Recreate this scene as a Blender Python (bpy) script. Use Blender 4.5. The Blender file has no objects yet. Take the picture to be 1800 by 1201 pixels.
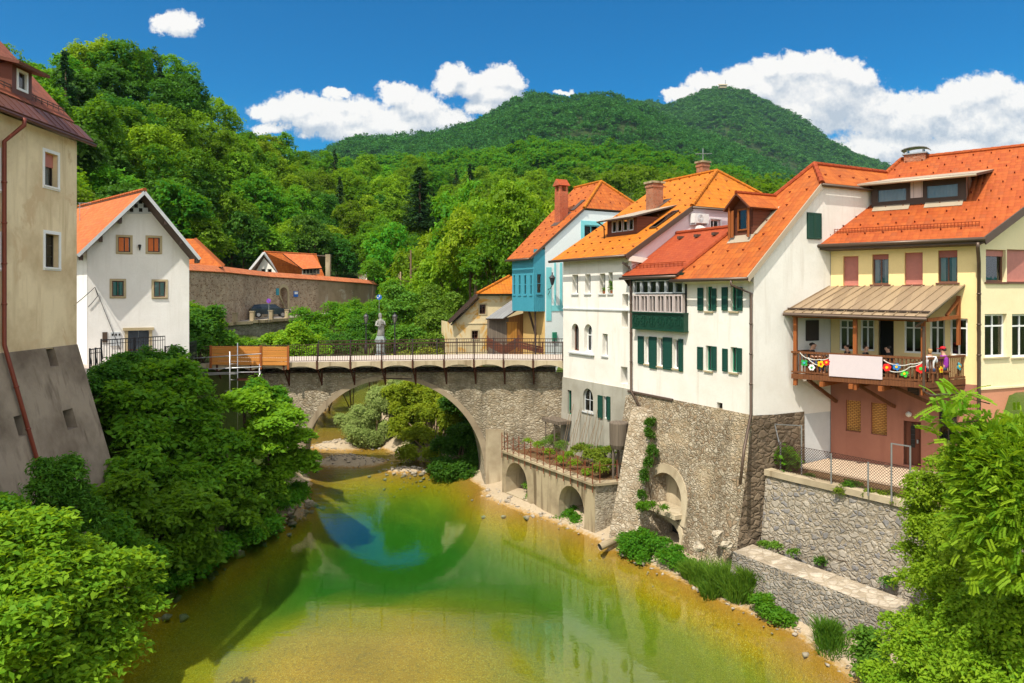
SUN_E,SKY_S,CLOUD_S,EXPO,HAZE=4.8,.14,.86,.27,3.5e-5
import bpy, bmesh, math, random
import numpy as np
from mathutils import Vector, Matrix
from mathutils.geometry import tessellate_polygon
SC = bpy.context.scene
COL = SC.collection
V = Vector
# the surveyed view: eye 12 m above the water, looking along +Y; P() gives the point seen at a pixel at depth Y
FPX, CX, HY, CZ = 1250.0, 900.0, 520.0, 12.0
def P(px, py, Y): return V(((px-CX)/FPX*Y, Y, CZ+(HY-py)/FPX*Y))
def rad(a): return math.radians(a)

# ------------------------------------------------------------------ mesh builder
class MB:
    def __init__(s): s.v=[]; s.f=[]; s.uv=[]; s.m=[]
    def face(s, pts, m=0, uv=None):
        b=len(s.v); s.v += [V(p) for p in pts]; s.f.append(list(range(b,b+len(pts)))); s.m.append(m)
        if uv is None:
            n=V((0,0,0)); k=len(pts)
            for i in range(k):
                a=V(pts[i]); c=V(pts[(i+1)%k]); n += V(((a.y-c.y)*(a.z+c.z),(a.z-c.z)*(a.x+c.x),(a.x-c.x)*(a.y+c.y)))
            if n.length<1e-12: n=V((0,0,1))
            n.normalize()
            if abs(n.z)>0.97: uv=[(p[0],p[1]) for p in pts]
            else:
                t=V((0,0,1)).cross(n).normalized(); bb=n.cross(t)
                uv=[(V(p).dot(t),V(p).dot(bb)) for p in pts]
        s.uv.append(uv)
    def hexa(s, b, t, m=0):     # b, t : four points each, CCW seen from above
        s.face(list(reversed(b)),m); s.face(t,m)
        for i in range(4):
            j=(i+1)%4; s.face([b[i],b[j],t[j],t[i]],m)
    def box(s, c, sx, sy, sz, m=0, d=(1,0)):      # centre, sizes, d = plan direction of local x
        d=V((d[0],d[1],0)).normalized(); e=V((-d.y,d.x,0)); c=V(c); z=V((0,0,sz/2))
        q=[c-d*sx/2-e*sy/2, c+d*sx/2-e*sy/2, c+d*sx/2+e*sy/2, c-d*sx/2+e*sy/2]
        s.hexa([p-z for p in q],[p+z for p in q],m)
    def bar(s, a, b, w, h=None, m=0, up=(0,0,1)):  # rectangular bar from a to b
        a=V(a); b=V(b); h=h or w; d=(b-a).normalized(); u=V(up)
        if abs(d.dot(u))>0.98: u=V((0,1,0))
        x=d.cross(u).normalized()*w/2; y=x.cross(d).normalized()*h/2
        A=[a-x-y,a+x-y,a+x+y,a-x+y]; B=[p+(b-a) for p in A]
        s.face(list(reversed(A)),m) ; s.face(B,m)
        for i in range(4):
            j=(i+1)%4; s.face([A[i],A[j],B[j],B[i]],m)
    def tube(s, pts, r, n=8, m=0, cap=True):
        pts=[V(p) for p in pts]; rr=r if isinstance(r,(list,tuple)) else [r]*len(pts)
        rings=[]; ref=None
        for i,p in enumerate(pts):
            d=(pts[min(i+1,len(pts)-1)]-pts[max(i-1,0)]).normalized()
            if ref is None:
                ref=V((0,0,1)) if abs(d.z)<.9 else V((1,0,0))
            x=d.cross(ref).normalized(); y=d.cross(x).normalized(); ref=-y if False else ref
            rings.append([p+(x*math.cos(2*math.pi*k/n)+y*math.sin(2*math.pi*k/n))*rr[i] for k in range(n)])
        for a,b in zip(rings,rings[1:]):
            for k in range(n):
                j=(k+1)%n; s.face([a[k],b[k],b[j],a[j]],m)
        if cap: s.face(rings[0],m); s.face(list(reversed(rings[-1])),m)
    def lathe(s, c, prof, n=16, m=0):   # prof: (r,z)
        c=V(c); R=[[c+V((r*math.cos(2*math.pi*k/n),r*math.sin(2*math.pi*k/n),z)) for k in range(n)] for r,z in prof]
        for a,b in zip(R,R[1:]):
            for k in range(n):
                j=(k+1)%n; s.face([a[k],a[j],b[j],b[k]],m)
        s.face(list(reversed(R[0])),m); s.face(R[-1],m)
    def slab(s, pts, th, m=0, ms=1, dv=None):    # pts CCW from outside; thickness along -normal
        pts=[V(p) for p in pts]; n=V((0,0,0))
        for i in range(len(pts)):
            a=pts[i]; c=pts[(i+1)%len(pts)]; n += a.cross(c)
        if n.z<-.01 or n.length<1e-9: pts.reverse(); n=-n
        n.normalize(); dv=V(dv) if dv is not None else -n*th
        lo=[p+dv for p in pts]
        s.face(pts,m); s.face(list(reversed(lo)),ms)
        for i in range(len(pts)):
            j=(i+1)%len(pts); s.face([lo[i],lo[j],pts[j],pts[i]],ms)
def mk(name, mb, mats, parent=None, smooth=False, org=None):
    """one mesh object; vertices are given in world space and stored relative to the thing's base"""
    if org is None:
        org=V((0,0,0)); r=parent
        while r is not None: org = org+r.location; r=r.parent
    me=bpy.data.meshes.new(name)
    me.from_pydata([tuple(p-org) for p in mb.v],[],mb.f)
    uvl=me.uv_layers.new(name='UVMap')
    flat=np.array([c for u in mb.uv for q in u for c in q],dtype=np.float32)
    uvl.data.foreach_set('uv',flat)
    if not isinstance(mats,(list,tuple)): mats=[mats]
    for x in mats: me.materials.append(x)
    if len(mats)>1: me.polygons.foreach_set('material_index',np.array(mb.m,dtype=np.int32))
    if smooth:
        me.polygons.foreach_set('use_smooth',[True]*len(me.polygons))
        me.update(); bm=bmesh.new(); bm.from_mesh(me); bmesh.ops.remove_doubles(bm,verts=bm.verts,dist=1e-4); bm.to_mesh(me); bm.free()
    me.update()
    o=bpy.data.objects.new(name,me); COL.objects.link(o)
    if parent is not None: o.parent=parent
    else: o.location=org
    return o
def tag(o,label=None,cat=None,group=None,kind=None):
    if label: o['label']=label
    if cat: o['category']=cat
    if group: o['group']=group
    if kind: o['kind']=kind
    return o
def thing(name,label,cat,loc,group=None):
    o=bpy.data.objects.new(name,None); o.empty_display_size=.2; COL.objects.link(o); o.location=V(loc)
    return tag(o,label,cat,group)
def solo(name,mb,mats,label,cat,loc,group=None,smooth=False,kind=None):
    o=mk(name,mb,mats,None,smooth,org=V(loc)); return tag(o,label,cat,group,kind)
def copy_thing(o, loc, label=None, rz=None, sc=None):
    def rec(x,par):
        c=x.copy(); COL.objects.link(c)
        if par is not None: c.parent=par
        for ch in x.children: rec(ch,c)
        return c
    c=rec(o,None); c.location=V(loc)
    if rz is not None: c.rotation_euler=(0,0,rz)
    if sc is not None: c.scale=(sc,sc,sc) if not isinstance(sc,(tuple,list)) else sc
    if label: c['label']=label
    return c

# ------------------------------------------------------------------ facades
class Facade:
    def __init__(s,p0,p1):
        s.o=V((p0[0],p0[1],0)); e=V((p1[0],p1[1],0)); s.L=(e-s.o).length; s.d=(e-s.o).normalized(); s.n=V((s.d.y,-s.d.x,0))
    def pt(s,u,z,out=0): return s.o+s.d*u+s.n*out+V((0,0,z))
    def uz(s,px,py,out=0):
        rx=(px-CX)/FPX; o=s.o+s.n*out
        t=(rx*o.y-o.x)/(s.d.x-rx*s.d.y); Y=o.y+s.d.y*t
        return t, CZ+(HY-py)/FPX*Y
    def rect(s,x0,y0,x1,y1,out=0):
        xm=(x0+x1)/2
        return s.uz(x0,y0,out)[0], s.uz(xm,y1,out)[1], s.uz(x1,y0,out)[0], s.uz(xm,y0,out)[1]
def arch_poly(u0,z0,u1,z1,pointed=False,n=12):
    r=(u1-u0)/2; c=(u0+u1)/2; zs=z1-r*(1.25 if pointed else 1.0)
    k=(z1-zs)
    pts=[(u0,z0),(u1,z0)]
    for i in range(n+1):
        a=math.pi*i/n; e=1.0 if not pointed else .85
        pts.append((c+r*math.cos(a), zs+k*math.sin(a)**e if math.sin(a)>0 else zs))
    return pts
def rect_poly(u0,z0,u1,z1): return [(u0,z0),(u1,z0),(u1,z1),(u0,z1)]
def inset(poly,d):
    c=[sum(p[0] for p in poly)/len(poly),sum(p[1] for p in poly)/len(poly)]
    us=[p[0] for p in poly]; zs=[p[1] for p in poly]; w=max(us)-min(us); h=max(zs)-min(zs)
    cu=(max(us)+min(us))/2; cz=(max(zs)+min(zs))/2
    return [(cu+(p[0]-cu)*(w-2*d)/w, cz+(p[1]-cz)*(h-2*d)/h) for p in poly]
def wall(mb,F,outline,holes=(),depth=.2,m=0,out=0,mr=None):
    mr=m if mr is None else mr
    loops=[[V((u,z,0)) for u,z in outline]]+[[V((u,z,0)) for u,z in h] for h in holes]
    flat=[q for l in loops for q in l]
    for t in tessellate_polygon(loops):
        a,b,c=[flat[i] for i in t]
        cr=(b-a).cross(c-a).z
        if abs(cr)<1e-9: continue
        if cr<0: b,c=c,b
        mb.face([F.pt(q.x,q.y,out) for q in (a,b,c)],m)
    for h in holes:
        k=len(h)
        for i in range(k):
            a=h[i]; b=h[(i+1)%k]
            mb.face([F.pt(a[0],a[1],out),F.pt(b[0],b[1],out),F.pt(b[0],b[1],out-depth),F.pt(a[0],a[1],out-depth)],mr)
def fbox(mb,F,u0,z0,u1,z1,o0,o1,m=0):   # box on a facade between outsets o0<o1
    b=[F.pt(u0,z0,o1),F.pt(u1,z0,o1),F.pt(u1,z0,o0),F.pt(u0,z0,o0)]
    t=[F.pt(u0,z1,o1),F.pt(u1,z1,o1),F.pt(u1,z1,o0),F.pt(u0,z1,o0)]
    mb.hexa(b,t,m)
def fpoly(mb,F,poly,out,m=0): mb.face([F.pt(u,z,out) for u,z in poly],m)
def fprism(mb,F,poly,o0,o1,m=0):
    mb.face([F.pt(u,z,o1) for u,z in poly],m); mb.face([F.pt(u,z,o0) for u,z in reversed(poly)],m)
    k=len(poly)
    for i in range(k):
        a=poly[i]; b=poly[(i+1)%k]
        mb.face([F.pt(a[0],a[1],o0),F.pt(b[0],b[1],o0),F.pt(b[0],b[1],o1),F.pt(a[0],a[1],o1)],m)
def ring(mb,F,outer,inner,o0,o1,m=0):
    k=len(outer)
    for i in range(k):
        j=(i+1)%k; a,b,c,d=outer[i],outer[j],inner[j],inner[i]
        mb.face([F.pt(a[0],a[1],o1),F.pt(b[0],b[1],o1),F.pt(c[0],c[1],o1),F.pt(d[0],d[1],o1)],m)
        mb.face([F.pt(d[0],d[1],o1),F.pt(c[0],c[1],o1),F.pt(c[0],c[1],o0),F.pt(d[0],d[1],o0)],m)
        mb.face([F.pt(a[0],a[1],o0),F.pt(b[0],b[1],o0),F.pt(b[0],b[1],o1),F.pt(a[0],a[1],o1)],m)
def window(root,F,r,frame,depth=.18,cols=2,rows=1,fw=.06,arch=0,sill=None,sur=None,surw=.12,shut=None,shutm=None,curt=0,blind=None,blindm=None,name='window',label=None,trans=None,bars=None):
    """builds a window part with its pane, sill, surround, shutters, curtain and blind as sub-parts; returns the hole outline"""
    u0,z0,u1,z1=r; poly=arch_poly(u0,z0,u1,z1,arch==2) if arch else rect_poly(u0,z0,u1,z1)
    mb=MB(); inn=inset(poly,fw); o=-depth
    ring(mb,F,poly,inn,o-.06,o+.012)
    w=u1-u0; h=z1-z0
    for i in range(1,cols):
        c=u0+w*i/cols; fbox(mb,F,c-fw*.45,z0+fw,c+fw*.45,z1-fw*(1 if not arch else 3),o-.04,o+.006)
    if trans: fbox(mb,F,u0+fw,z0+h*trans-fw*.4,u1-fw,z0+h*trans+fw*.4,o-.04,o+.009)
    else:
        for i in range(1,rows):
            c=z0+h*i/rows; fbox(mb,F,u0+fw,c-fw*.3,u1-fw,c+fw*.3,o-.04,o+.003)
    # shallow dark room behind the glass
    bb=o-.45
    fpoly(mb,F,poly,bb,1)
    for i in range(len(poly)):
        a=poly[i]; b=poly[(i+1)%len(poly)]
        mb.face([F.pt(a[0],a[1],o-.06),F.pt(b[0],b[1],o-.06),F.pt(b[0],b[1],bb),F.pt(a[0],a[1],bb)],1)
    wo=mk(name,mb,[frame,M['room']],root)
    if label: wo['label']=label
    p=MB(); fpoly(p,F,inn,o-.022); mk('pane',p,M['glass'],wo)
    if curt:
        c=MB(); n=14
        spans={1:[(0,.34),(.66,1)],2:[(0,1)],3:[(0,.4)],4:[(.6,1)]}[curt]
        for a,b in spans:
            for i in range(n):
                ua=u0+w*(a+(b-a)*i/n); ub=u0+w*(a+(b-a)*(i+1)/n); oa=o-.10-.03*(i%2); ob=o-.10-.03*((i+1)%2)
                c.face([F.pt(ua,z0+.02,oa),F.pt(ub,z0+.02,ob),F.pt(ub,z1-.02 if not arch else z1-w*.4,ob),F.pt(ua,z1-.02 if not arch else z1-w*.4,oa)])
        mk('curtain',c,M['curtain'],wo)
    if blind:
        c=MB(); fbox(c,F,u0+.01,z1-h*blind,u1-.01,z1-.004,o+.014,o+.05); mk('roller_blind',c,blindm,wo)
    if sill is not None:
        c=MB(); fbox(c,F,u0-.08,z0-.07,u1+.08,z0-.002,-depth+.01,.07); mk('sill',c,sill,wo)
    if sur is not None:
        c=MB(); op=rect_poly(u0-surw,z0-surw,u1+surw,z1+surw) if not arch else arch_poly(u0-surw,z0-surw,u1+surw,z1+surw,arch==2)
        ring(c,F,op,poly,-.02,.03); mk('surround',c,sur,wo)
    for s in (shut or []):
        c=MB(); a0,b0,a1,b1=s
        ring(c,F,rect_poly(*s),rect_poly(a0+.05,b0+.06,a1-.05,b1-.06),.02,.065)
        fpoly(c,F,rect_poly(a0+.05,b0+.06,a1-.05,b1-.06),.03,1)
        z=b0+.06
        while z<b1-.1:
            c.face([F.pt(a0+.05,z,.058),F.pt(a1-.05,z,.058),F.pt(a1-.05,z+.07,.034),F.pt(a0+.05,z+.07,.034)],1); z+=.075
        mk('shutter',c,[shutm,shutm],wo)
    return poly
def gutter(root,a,b,r,m,name='gutter'):
    mb=MB(); mb.tube([a,b],r,8); return mk(name,mb,m,root,True)
def pipe(root,pts,r,m,name='downpipe'):
    mb=MB(); mb.tube(pts,r,10); 
    for a,b in zip(pts,pts[1:]):
        L=(V(b)-V(a)).length
        if L>2:
            k=int(L/1.6)
            for i in range(1,k+1):
                c=V(a).lerp(V(b),i/(k+1)); d=(V(b)-V(a)).normalized()*.03
                mb.tube([c-d,c+d],r*1.25,10)
    return mk(name,mb,m,root,True)
def roofmesh(polys,th,ridges=(),guards=True,gs=(1.0,1.15),bat=None):
    """tiled slabs with ridge caps and rows of snow hooks; polys CCW seen from above"""
    mb=MB()
    for pts in polys:
        pts=[V(p) for p in pts]; mb.slab(pts,th,0,1)
        if not guards: continue
        n=V((0,0,0))
        for i in range(len(pts)): n+=pts[i].cross(pts[(i+1)%len(pts)])
        if n.z<0: n=-n; pts.reverse()
        n.normalize(); t=V((0,0,1)).cross(n)
        if t.length<.05: continue
        t.normalize(); b=n.cross(t)
        c2=[(p.dot(t),p.dot(b)) for p in pts]; off=pts[0].dot(n)
        def ins(x,y):
            r=False
            for i in range(len(c2)):
                (x1,y1),(x2,y2)=c2[i],c2[(i+1)%len(c2)]
                if (y1>y)!=(y2>y) and x<(x2-x1)*(y-y1)/(y2-y1)+x1: r=not r
            return r
        y0=min(c[1] for c in c2); y1=max(c[1] for c in c2); x0=min(c[0] for c in c2); x1=max(c[0] for c in c2)
        row=0; y=y0+.75
        while y<y1-.3:
            x=x0+(.5 if row%2 else 0)*gs[0]
            while x<x1:
                if ins(x-.1,y-.1) and ins(x+.1,y+.1):
                    p=t*x+b*y+n*(off+.0)
                    q=[p-t*.022,p+t*.022,p+t*.022+b*.12,p-t*.022+b*.12]
                    mb.hexa([w-n*.01 for w in q],[q[0]+n*.10,q[1]+n*.10,q[2]+n*.015,q[3]+n*.015],4)
                x+=gs[0]
            y+=gs[1]; row+=1
    for a,b in ridges:
        a=V(a); b=V(b); L=(b-a).length; k=max(1,int(L/.38)); d=(b-a)/k
        for i in range(k):
            mb.tube([a+d*i+V((0,0,.0)),a+d*(i+1.12)+V((0,0,.012))],[.13,.105],8,3)
    return mb
# ------------------------------------------------------------------ materials (procedural)
M={}
class NT:
    def __init__(s,t): s.t=t
    def n(s,typ,ins=None,**pr):
        nd=s.t.nodes.new(typ)
        for k,v in pr.items(): setattr(nd,k,v)
        for k,v in (ins or {}).items():
            so=nd.inputs[k]
            if isinstance(v,bpy.types.NodeSocket): s.t.links.new(v,so)
            else: so.default_value=v
        return nd
    def math(s,op,a,b=0.0,c=0.0,clamp=False): return s.n('ShaderNodeMath',{0:a,1:b,2:c},operation=op,use_clamp=clamp).outputs[0]
    def mix(s,f,a,b,mode='MIX'):
        a=(*a,1) if isinstance(a,tuple) and len(a)==3 else a; b=(*b,1) if isinstance(b,tuple) and len(b)==3 else b
        return s.n('ShaderNodeMix',{0:f,6:a,7:b},data_type='RGBA',blend_type=mode).outputs[2]
    def ramp(s,f,lo,hi): return s.n('ShaderNodeMapRange',{0:f,1:lo,2:hi,3:0.0,4:1.0}).outputs[0]
    def noise(s,vec,scale,detail=4,rough=.55,dist=0): return s.n('ShaderNodeTexNoise',{'Vector':vec,'Scale':scale,'Detail':detail,'Roughness':rough,'Distortion':dist})
    def mapping(s,vec,scale=(1,1,1),rot=(0,0,0)): return s.n('ShaderNodeMapping',{'Vector':vec,'Scale':scale,'Rotation':rot}).outputs[0]
    def vm(s,op,a,b=(0,0,0)): return s.n('ShaderNodeVectorMath',{0:a,1:b},operation=op)
def newmat(name):
    m=bpy.data.materials.new(name); m.use_nodes=True; t=m.node_tree; t.nodes.clear(); k=NT(t)
    out=k.n('ShaderNodeOutputMaterial'); return m,k,out
def finish(k,out,color,rough=.8,bump=None,bs=.3,bd=.02,spec=.3,metal=0.0,extra=None):
    p=k.n('ShaderNodeBsdfPrincipled',{'Base Color':color if not (isinstance(color,tuple) and len(color)==3) else (*color,1),'Roughness':rough,'Specular IOR Level':spec,'Metallic':metal})
    if bump is not None:
        b=k.n('ShaderNodeBump',{'Strength':bs,'Distance':bd,'Height':bump}); k.t.links.new(b.outputs[0],p.inputs['Normal'])
    k.t.links.new(p.outputs[0],out.inputs[0]); return p
def uvv(k): return k.n('ShaderNodeTexCoord').outputs['UV']
def obv(k): return k.n('ShaderNodeNewGeometry').outputs['Position']
def plaster(name,c,c2=None,dirt=.25,streak=.2,sc=1.0,patch=None,patch_lo=.55):
    m,k,out=newmat(name); g=obv(k); c2=c2 or tuple(x*.78 for x in c)
    n1=k.noise(g,.45*sc,6,.62).outputs[0]; n2=k.noise(k.mapping(g,(2.2,2.2,.18)),1.0,5,.6).outputs[0]
    f=k.math('MULTIPLY',k.ramp(n1,.42,.72),dirt*2); f2=k.math('MULTIPLY',k.ramp(n2,.5,.75),streak*2)
    col=k.mix(k.math('MAXIMUM',f,f2,clamp=True),c,c2)
    if patch: 
        n4=k.noise(g,.55,7,.68,.6).outputs[0]; col=k.mix(k.ramp(n4,patch_lo,patch_lo+.07),col,patch)
    n3=k.noise(g,9,5,.65).outputs[0]
    col=k.mix(k.math('MULTIPLY',k.ramp(n3,.35,.7),.16),col,tuple(x*.72 for x in c))
    wv=k.noise(g,1.6,3,.5).outputs[0]
    bh=k.math('ADD',k.math('MULTIPLY',n3,.35),wv)
    finish(k,out,col,.92,bh,.35,.04,.15); M[name]=m; return m
def stone(name,cols,mortar,scale=2.2,mw=.05,bump=.8,flat=(1,1,1),warp=.12,cover=None,bd=.06,stain=.35):
    m,k,out=newmat(name); g=obv(k)
    w=k.noise(g,3.0,3,.5).outputs['Color']
    g2=k.vm('ADD',g,k.vm('MULTIPLY',k.vm('SUBTRACT',w,(.5,.5,.5)).outputs[0],(warp*2,)*3).outputs[0]).outputs[0]
    gm=k.mapping(g2,tuple(scale*x for x in flat))
    v=k.n('ShaderNodeTexVoronoi',{'Vector':gm,'Scale':1.0},feature='F1'); e=k.n('ShaderNodeTexVoronoi',{'Vector':gm,'Scale':1.0},feature='DISTANCE_TO_EDGE')
    rs=k.n('ShaderNodeSeparateColor',{0:v.outputs['Color']})
    fine=k.noise(g,14,5,.7).outputs[0]; big=k.noise(g,.35,4,.6).outputs[0]
    col=k.mix(rs.outputs[0],cols[0],cols[1]); col=k.mix(k.ramp(rs.outputs[1],.6,.75),col,cols[2])
    col=k.mix(k.math('MULTIPLY',k.ramp(fine,.4,.75),.55),col,tuple(x*.45 for x in cols[0]))
    mort=k.ramp(e.outputs[0],mw,mw*2.2)
    col=k.mix(mort,mortar,col)
    if cover: col=k.mix(k.math('MULTIPLY',k.math('MULTIPLY',k.ramp(big,.50,.62),k.ramp(fine,.30,.55)),.6),col,cover)
    med=k.noise(g,1.1,5,.65).outputs[0]; col=k.mix(k.math('MULTIPLY',k.ramp(med,.46,.70),.36),col,tuple(x*.55 for x in cols[1])); col=k.mix(k.math('MULTIPLY',k.ramp(med,.50,.30),.35),col,tuple(min(.8,x*1.25) for x in cols[1]))
    stn=k.noise(k.mapping(g,(.55,.55,.09)),1.0,4,.55).outputs[0]; col=k.mix(k.math('MULTIPLY',k.ramp(stn,.54,.68),stain),col,tuple(x*.22 for x in cols[0]))
    col=k.mix(k.math('MULTIPLY',k.ramp(big,.5,.72),.4),col,tuple(x*.4 for x in cols[0]))
    hh=k.math('ADD',k.math('MULTIPLY',k.ramp(e.outputs[0],0,.22),1.0),k.math('MULTIPLY',fine,.4))
    if cover: hh=k.math('MULTIPLY',hh,k.math('SUBTRACT',1.25,k.ramp(big,.50,.66)))
    finish(k,out,col,.95,hh,bump,bd,.15); M[name]=m; return m
def tile(name,c,c2,c3,tw=.24,th=.30,flat=False,old=.25):
    m,k,out=newmat(name); uv=k.n('ShaderNodeSeparateXYZ',{0:uvv(k)}); u,v=uv.outputs[0],uv.outputs[1]
    vr=k.math('DIVIDE',v,th); row=k.math('FLOOR',vr); fv=k.math('FRACT',vr)
    uo=k.math('DIVIDE',u,tw)
    if flat: uo=k.math('ADD',uo,k.math('MULTIPLY',k.math('MODULO',row,2.0),.5))
    colm=k.math('FLOOR',uo); fu=k.math('FRACT',uo)
    wn=k.n('ShaderNodeTexWhiteNoise',{'Vector':k.n('ShaderNodeCombineXYZ',{0:colm,1:row,2:0.0}).outputs[0]},noise_dimensions='3D').outputs[0]
    g=obv(k); big=k.noise(g,.7,5,.65).outputs[0]; fine=k.noise(g,7,4,.6).outputs[0]
    col=k.mix(wn,c,c2); col=k.mix(k.math('MULTIPLY',k.ramp(wn,.86,.95),old*2,clamp=True),col,c3)
    col=k.mix(k.math('MULTIPLY',k.ramp(big,.48,.75),old*1.6,clamp=True),col,c3)
    col=k.mix(k.math('MULTIPLY',k.ramp(fine,.45,.75),.25),col,tuple(x*.5 for x in c))
    prof=k.math('ABSOLUTE',k.math('SINE',k.math('MULTIPLY',fu,math.pi))) if not flat else k.ramp(k.math('ABSOLUTE',k.math('SUBTRACT',fu,.5)),.5,.44)
    saw=k.math('SUBTRACT',1.0,fv)
    hh=k.math('ADD',k.math('MULTIPLY',saw,1.0),k.math('MULTIPLY',prof,.55 if not flat else .25))
    lap=k.ramp(fv,.9,1.0); col=k.mix(k.math('MULTIPLY',lap,.45),col,tuple(x*.3 for x in c))
    finish(k,out,col,.75,hh,.9,.045,.2); M[name]=m; return m
def paint(name,c,rough=.5,spec=.4,metal=0.0,var=.15,bump=.1,sc=6):
    m,k,out=newmat(name); n=k.noise(obv(k),sc,5,.6).outputs[0]
    col=k.mix(k.math('MULTIPLY',k.ramp(n,.35,.75),var*2,clamp=True),c,tuple(x*.55 for x in c))
    finish(k,out,col,rough,n,bump,.01,spec,metal); M[name]=m; return m
def wood(name,c,c2,plank=.14,axis=0,rough=.75,gap=.06):
    m,k,out=newmat(name); uv=k.n('ShaderNodeSeparateXYZ',{0:uvv(k)}); a=uv.outputs[axis]; b=uv.outputs[1-axis]
    q=k.math('DIVIDE',a,plank); fl=k.math('FLOOR',q); fr=k.math('FRACT',q)
    wn=k.n('ShaderNodeTexWhiteNoise',{'W':fl},noise_dimensions='1D').outputs[0]
    gv=k.n('ShaderNodeCombineXYZ',{0:k.math('MULTIPLY',a,22.0),1:k.math('MULTIPLY',b,1.3),2:k.math('MULTIPLY',wn,30.0)}).outputs[0]
    gr=k.noise(gv,1.0,5,.6).outputs[0]
    col=k.mix(k.ramp(gr,.3,.75),c,c2); col=k.mix(k.math('MULTIPLY',wn,.45),col,c2)
    gp=k.ramp(k.math('ABSOLUTE',k.math('SUBTRACT',fr,.5)),.5-gap,.5)
    col=k.mix(k.math('MULTIPLY',gp,.8),col,tuple(x*.2 for x in c2))
    finish(k,out,col,rough,k.math('SUBTRACT',k.math('MULTIPLY',gr,.3),gp),.6,.012,.25); M[name]=m; return m
def leafmat(name,c1,c2,ct,tr=.32,rv=.25):
    m,k,out=newmat(name); at=k.n('ShaderNodeAttribute',attribute_name='tint').outputs['Fac']; oi=k.n('ShaderNodeObjectInfo').outputs['Random']
    col=k.mix(at,c1,c2); hs=k.n('ShaderNodeHueSaturation',{'Hue':k.math('ADD',k.math('MULTIPLY',oi,.05*rv*4),.5-.025*rv*4),'Saturation':1.0,'Value':k.math('ADD',k.math('MULTIPLY',k.math('FRACT',k.math('MULTIPLY',oi,7.31)),rv*2),1-rv),'Color':col}).outputs[0]
    p=k.n('ShaderNodeBsdfPrincipled',{'Base Color':hs,'Roughness':.62,'Specular IOR Level':.14})
    tl=k.n('ShaderNodeBsdfTranslucent',{'Color':k.mix(.65,hs,ct)})
    ms=k.n('ShaderNodeMixShader',{0:tr,1:p.outputs[0],2:tl.outputs[0]})
    k.t.links.new(ms.outputs[0],out.inputs[0]); M[name]=m; return m
plaster('white_wall',(.82,.79,.73),(.60,.54,.45),.24,.40,1,(.74,.70,.62),.60)
plaster('white_gable',(.80,.78,.73),(.60,.55,.48),.26,.38,1,(.73,.70,.63),.58)
plaster('cool_white',(.80,.79,.77),(.58,.55,.50),.2,.26)
plaster('lilac_wall',(.72,.62,.66),(.62,.55,.58),.1,.1)
plaster('grey_plaster',(.42,.40,.34),(.24,.22,.17),.4,.5)
plaster('blue_grey_plaster',(.55,.57,.58),(.40,.42,.43),.35,.4)
plaster('beige_wall',(.80,.66,.44),(.52,.39,.23),.55,.5,1,(.62,.46,.28),.56)
plaster('yellow_wall',(.86,.67,.33),(.68,.51,.24),.14,.14)
plaster('pale_yellow_wall',(.86,.74,.48),(.70,.56,.30),.14,.12)
plaster('pink_wall',(.37,.165,.115),(.25,.105,.075),.3,.3)
plaster('salmon_wall',(.62,.28,.17),(.48,.20,.12),.2,.2)
plaster('ochre_wall',(.72,.60,.38),(.52,.38,.18),.3,.2,1,(.62,.33,.07),.53)
plaster('ochre_plain',(.62,.42,.16),(.46,.28,.10),.3,.3)
plaster('pale_blue_wall',(.76,.81,.81),(.66,.74,.75),.1,.15)
plaster('turquoise_trim',(.22,.62,.66),(.16,.5,.55),.1,.1)
plaster('concrete',(.42,.34,.22),(.15,.11,.065),.55,.8)
plaster('bridge_ring',(.36,.29,.20),(.20,.15,.10),.5,.6)
plaster('concrete_light',(.50,.42,.29),(.24,.18,.11),.45,.6)
plaster('base_render',(.29,.24,.185),(.13,.10,.075),.6,.6)
plaster('surround_stone',(.46,.38,.24),(.3,.24,.14),.3,.2)
plaster('white_trim',(.80,.80,.80),(.6,.6,.6),.1,.1)
plaster('statue_stone',(.27,.27,.25),(.09,.09,.085),.5,.55,2.5,(.55,.38,.12),.66)
plaster('pedestal_stone',(.34,.40,.40),(.2,.23,.23),.4,.4)
stone('rubble',((.41,.32,.21),(.56,.49,.38),(.32,.22,.13)),(.33,.26,.17),5.2,.05,.9,(1,1,1.45),.28,(.50,.38,.23),.07,.35)
stone('rubble_grey',((.40,.34,.25),(.56,.50,.40),(.30,.24,.17)),(.46,.39,.28),5.0,.05,.7,(1,1,1.5),.22,None,.04)
stone('buttress_stone',((.44,.36,.26),(.56,.49,.38),(.33,.25,.16)),(.34,.26,.17),5.0,.04,.9,(1,1,1.25),.2,None,.05)
stone('bridge_stone',((.42,.35,.25),(.54,.47,.36),(.32,.25,.16)),(.31,.25,.17),4.2,.05,.85,(1,1,1.9),.2,None,.055,.75)
stone('quay_stone',((.27,.245,.21),(.37,.34,.30),(.19,.18,.165)),(.33,.27,.20),4.8,.06,.9,(1,1,1.5),.18,None,.05)
stone('yard_wall_stone',((.34,.30,.24),(.45,.40,.33),(.22,.215,.22)),(.32,.265,.19),3.7,.06,.85,(1,1,1.4),.24,None,.05)
stone('quay_top',((.44,.37,.28),(.52,.45,.36),(.35,.28,.2)),(.33,.27,.19),3.0,.04,.6)
stone('dark_ashlar',((.17,.12,.08),(.25,.19,.13),(.12,.09,.06)),(.13,.10,.07),2.3,.04,.9,(1,1,1.8),.2,None,.05)
stone('old_brick',((.40,.25,.16),(.52,.40,.29),(.25,.15,.09)),(.46,.37,.28),2.6,.05,.6,(1,1,2.2),.12,None,.03)
stone('brick_red',((.48,.10,.045),(.54,.15,.07),(.36,.08,.04)),(.40,.15,.09),8,.05,.4,(1,1,2),.02,None,.015)
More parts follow.
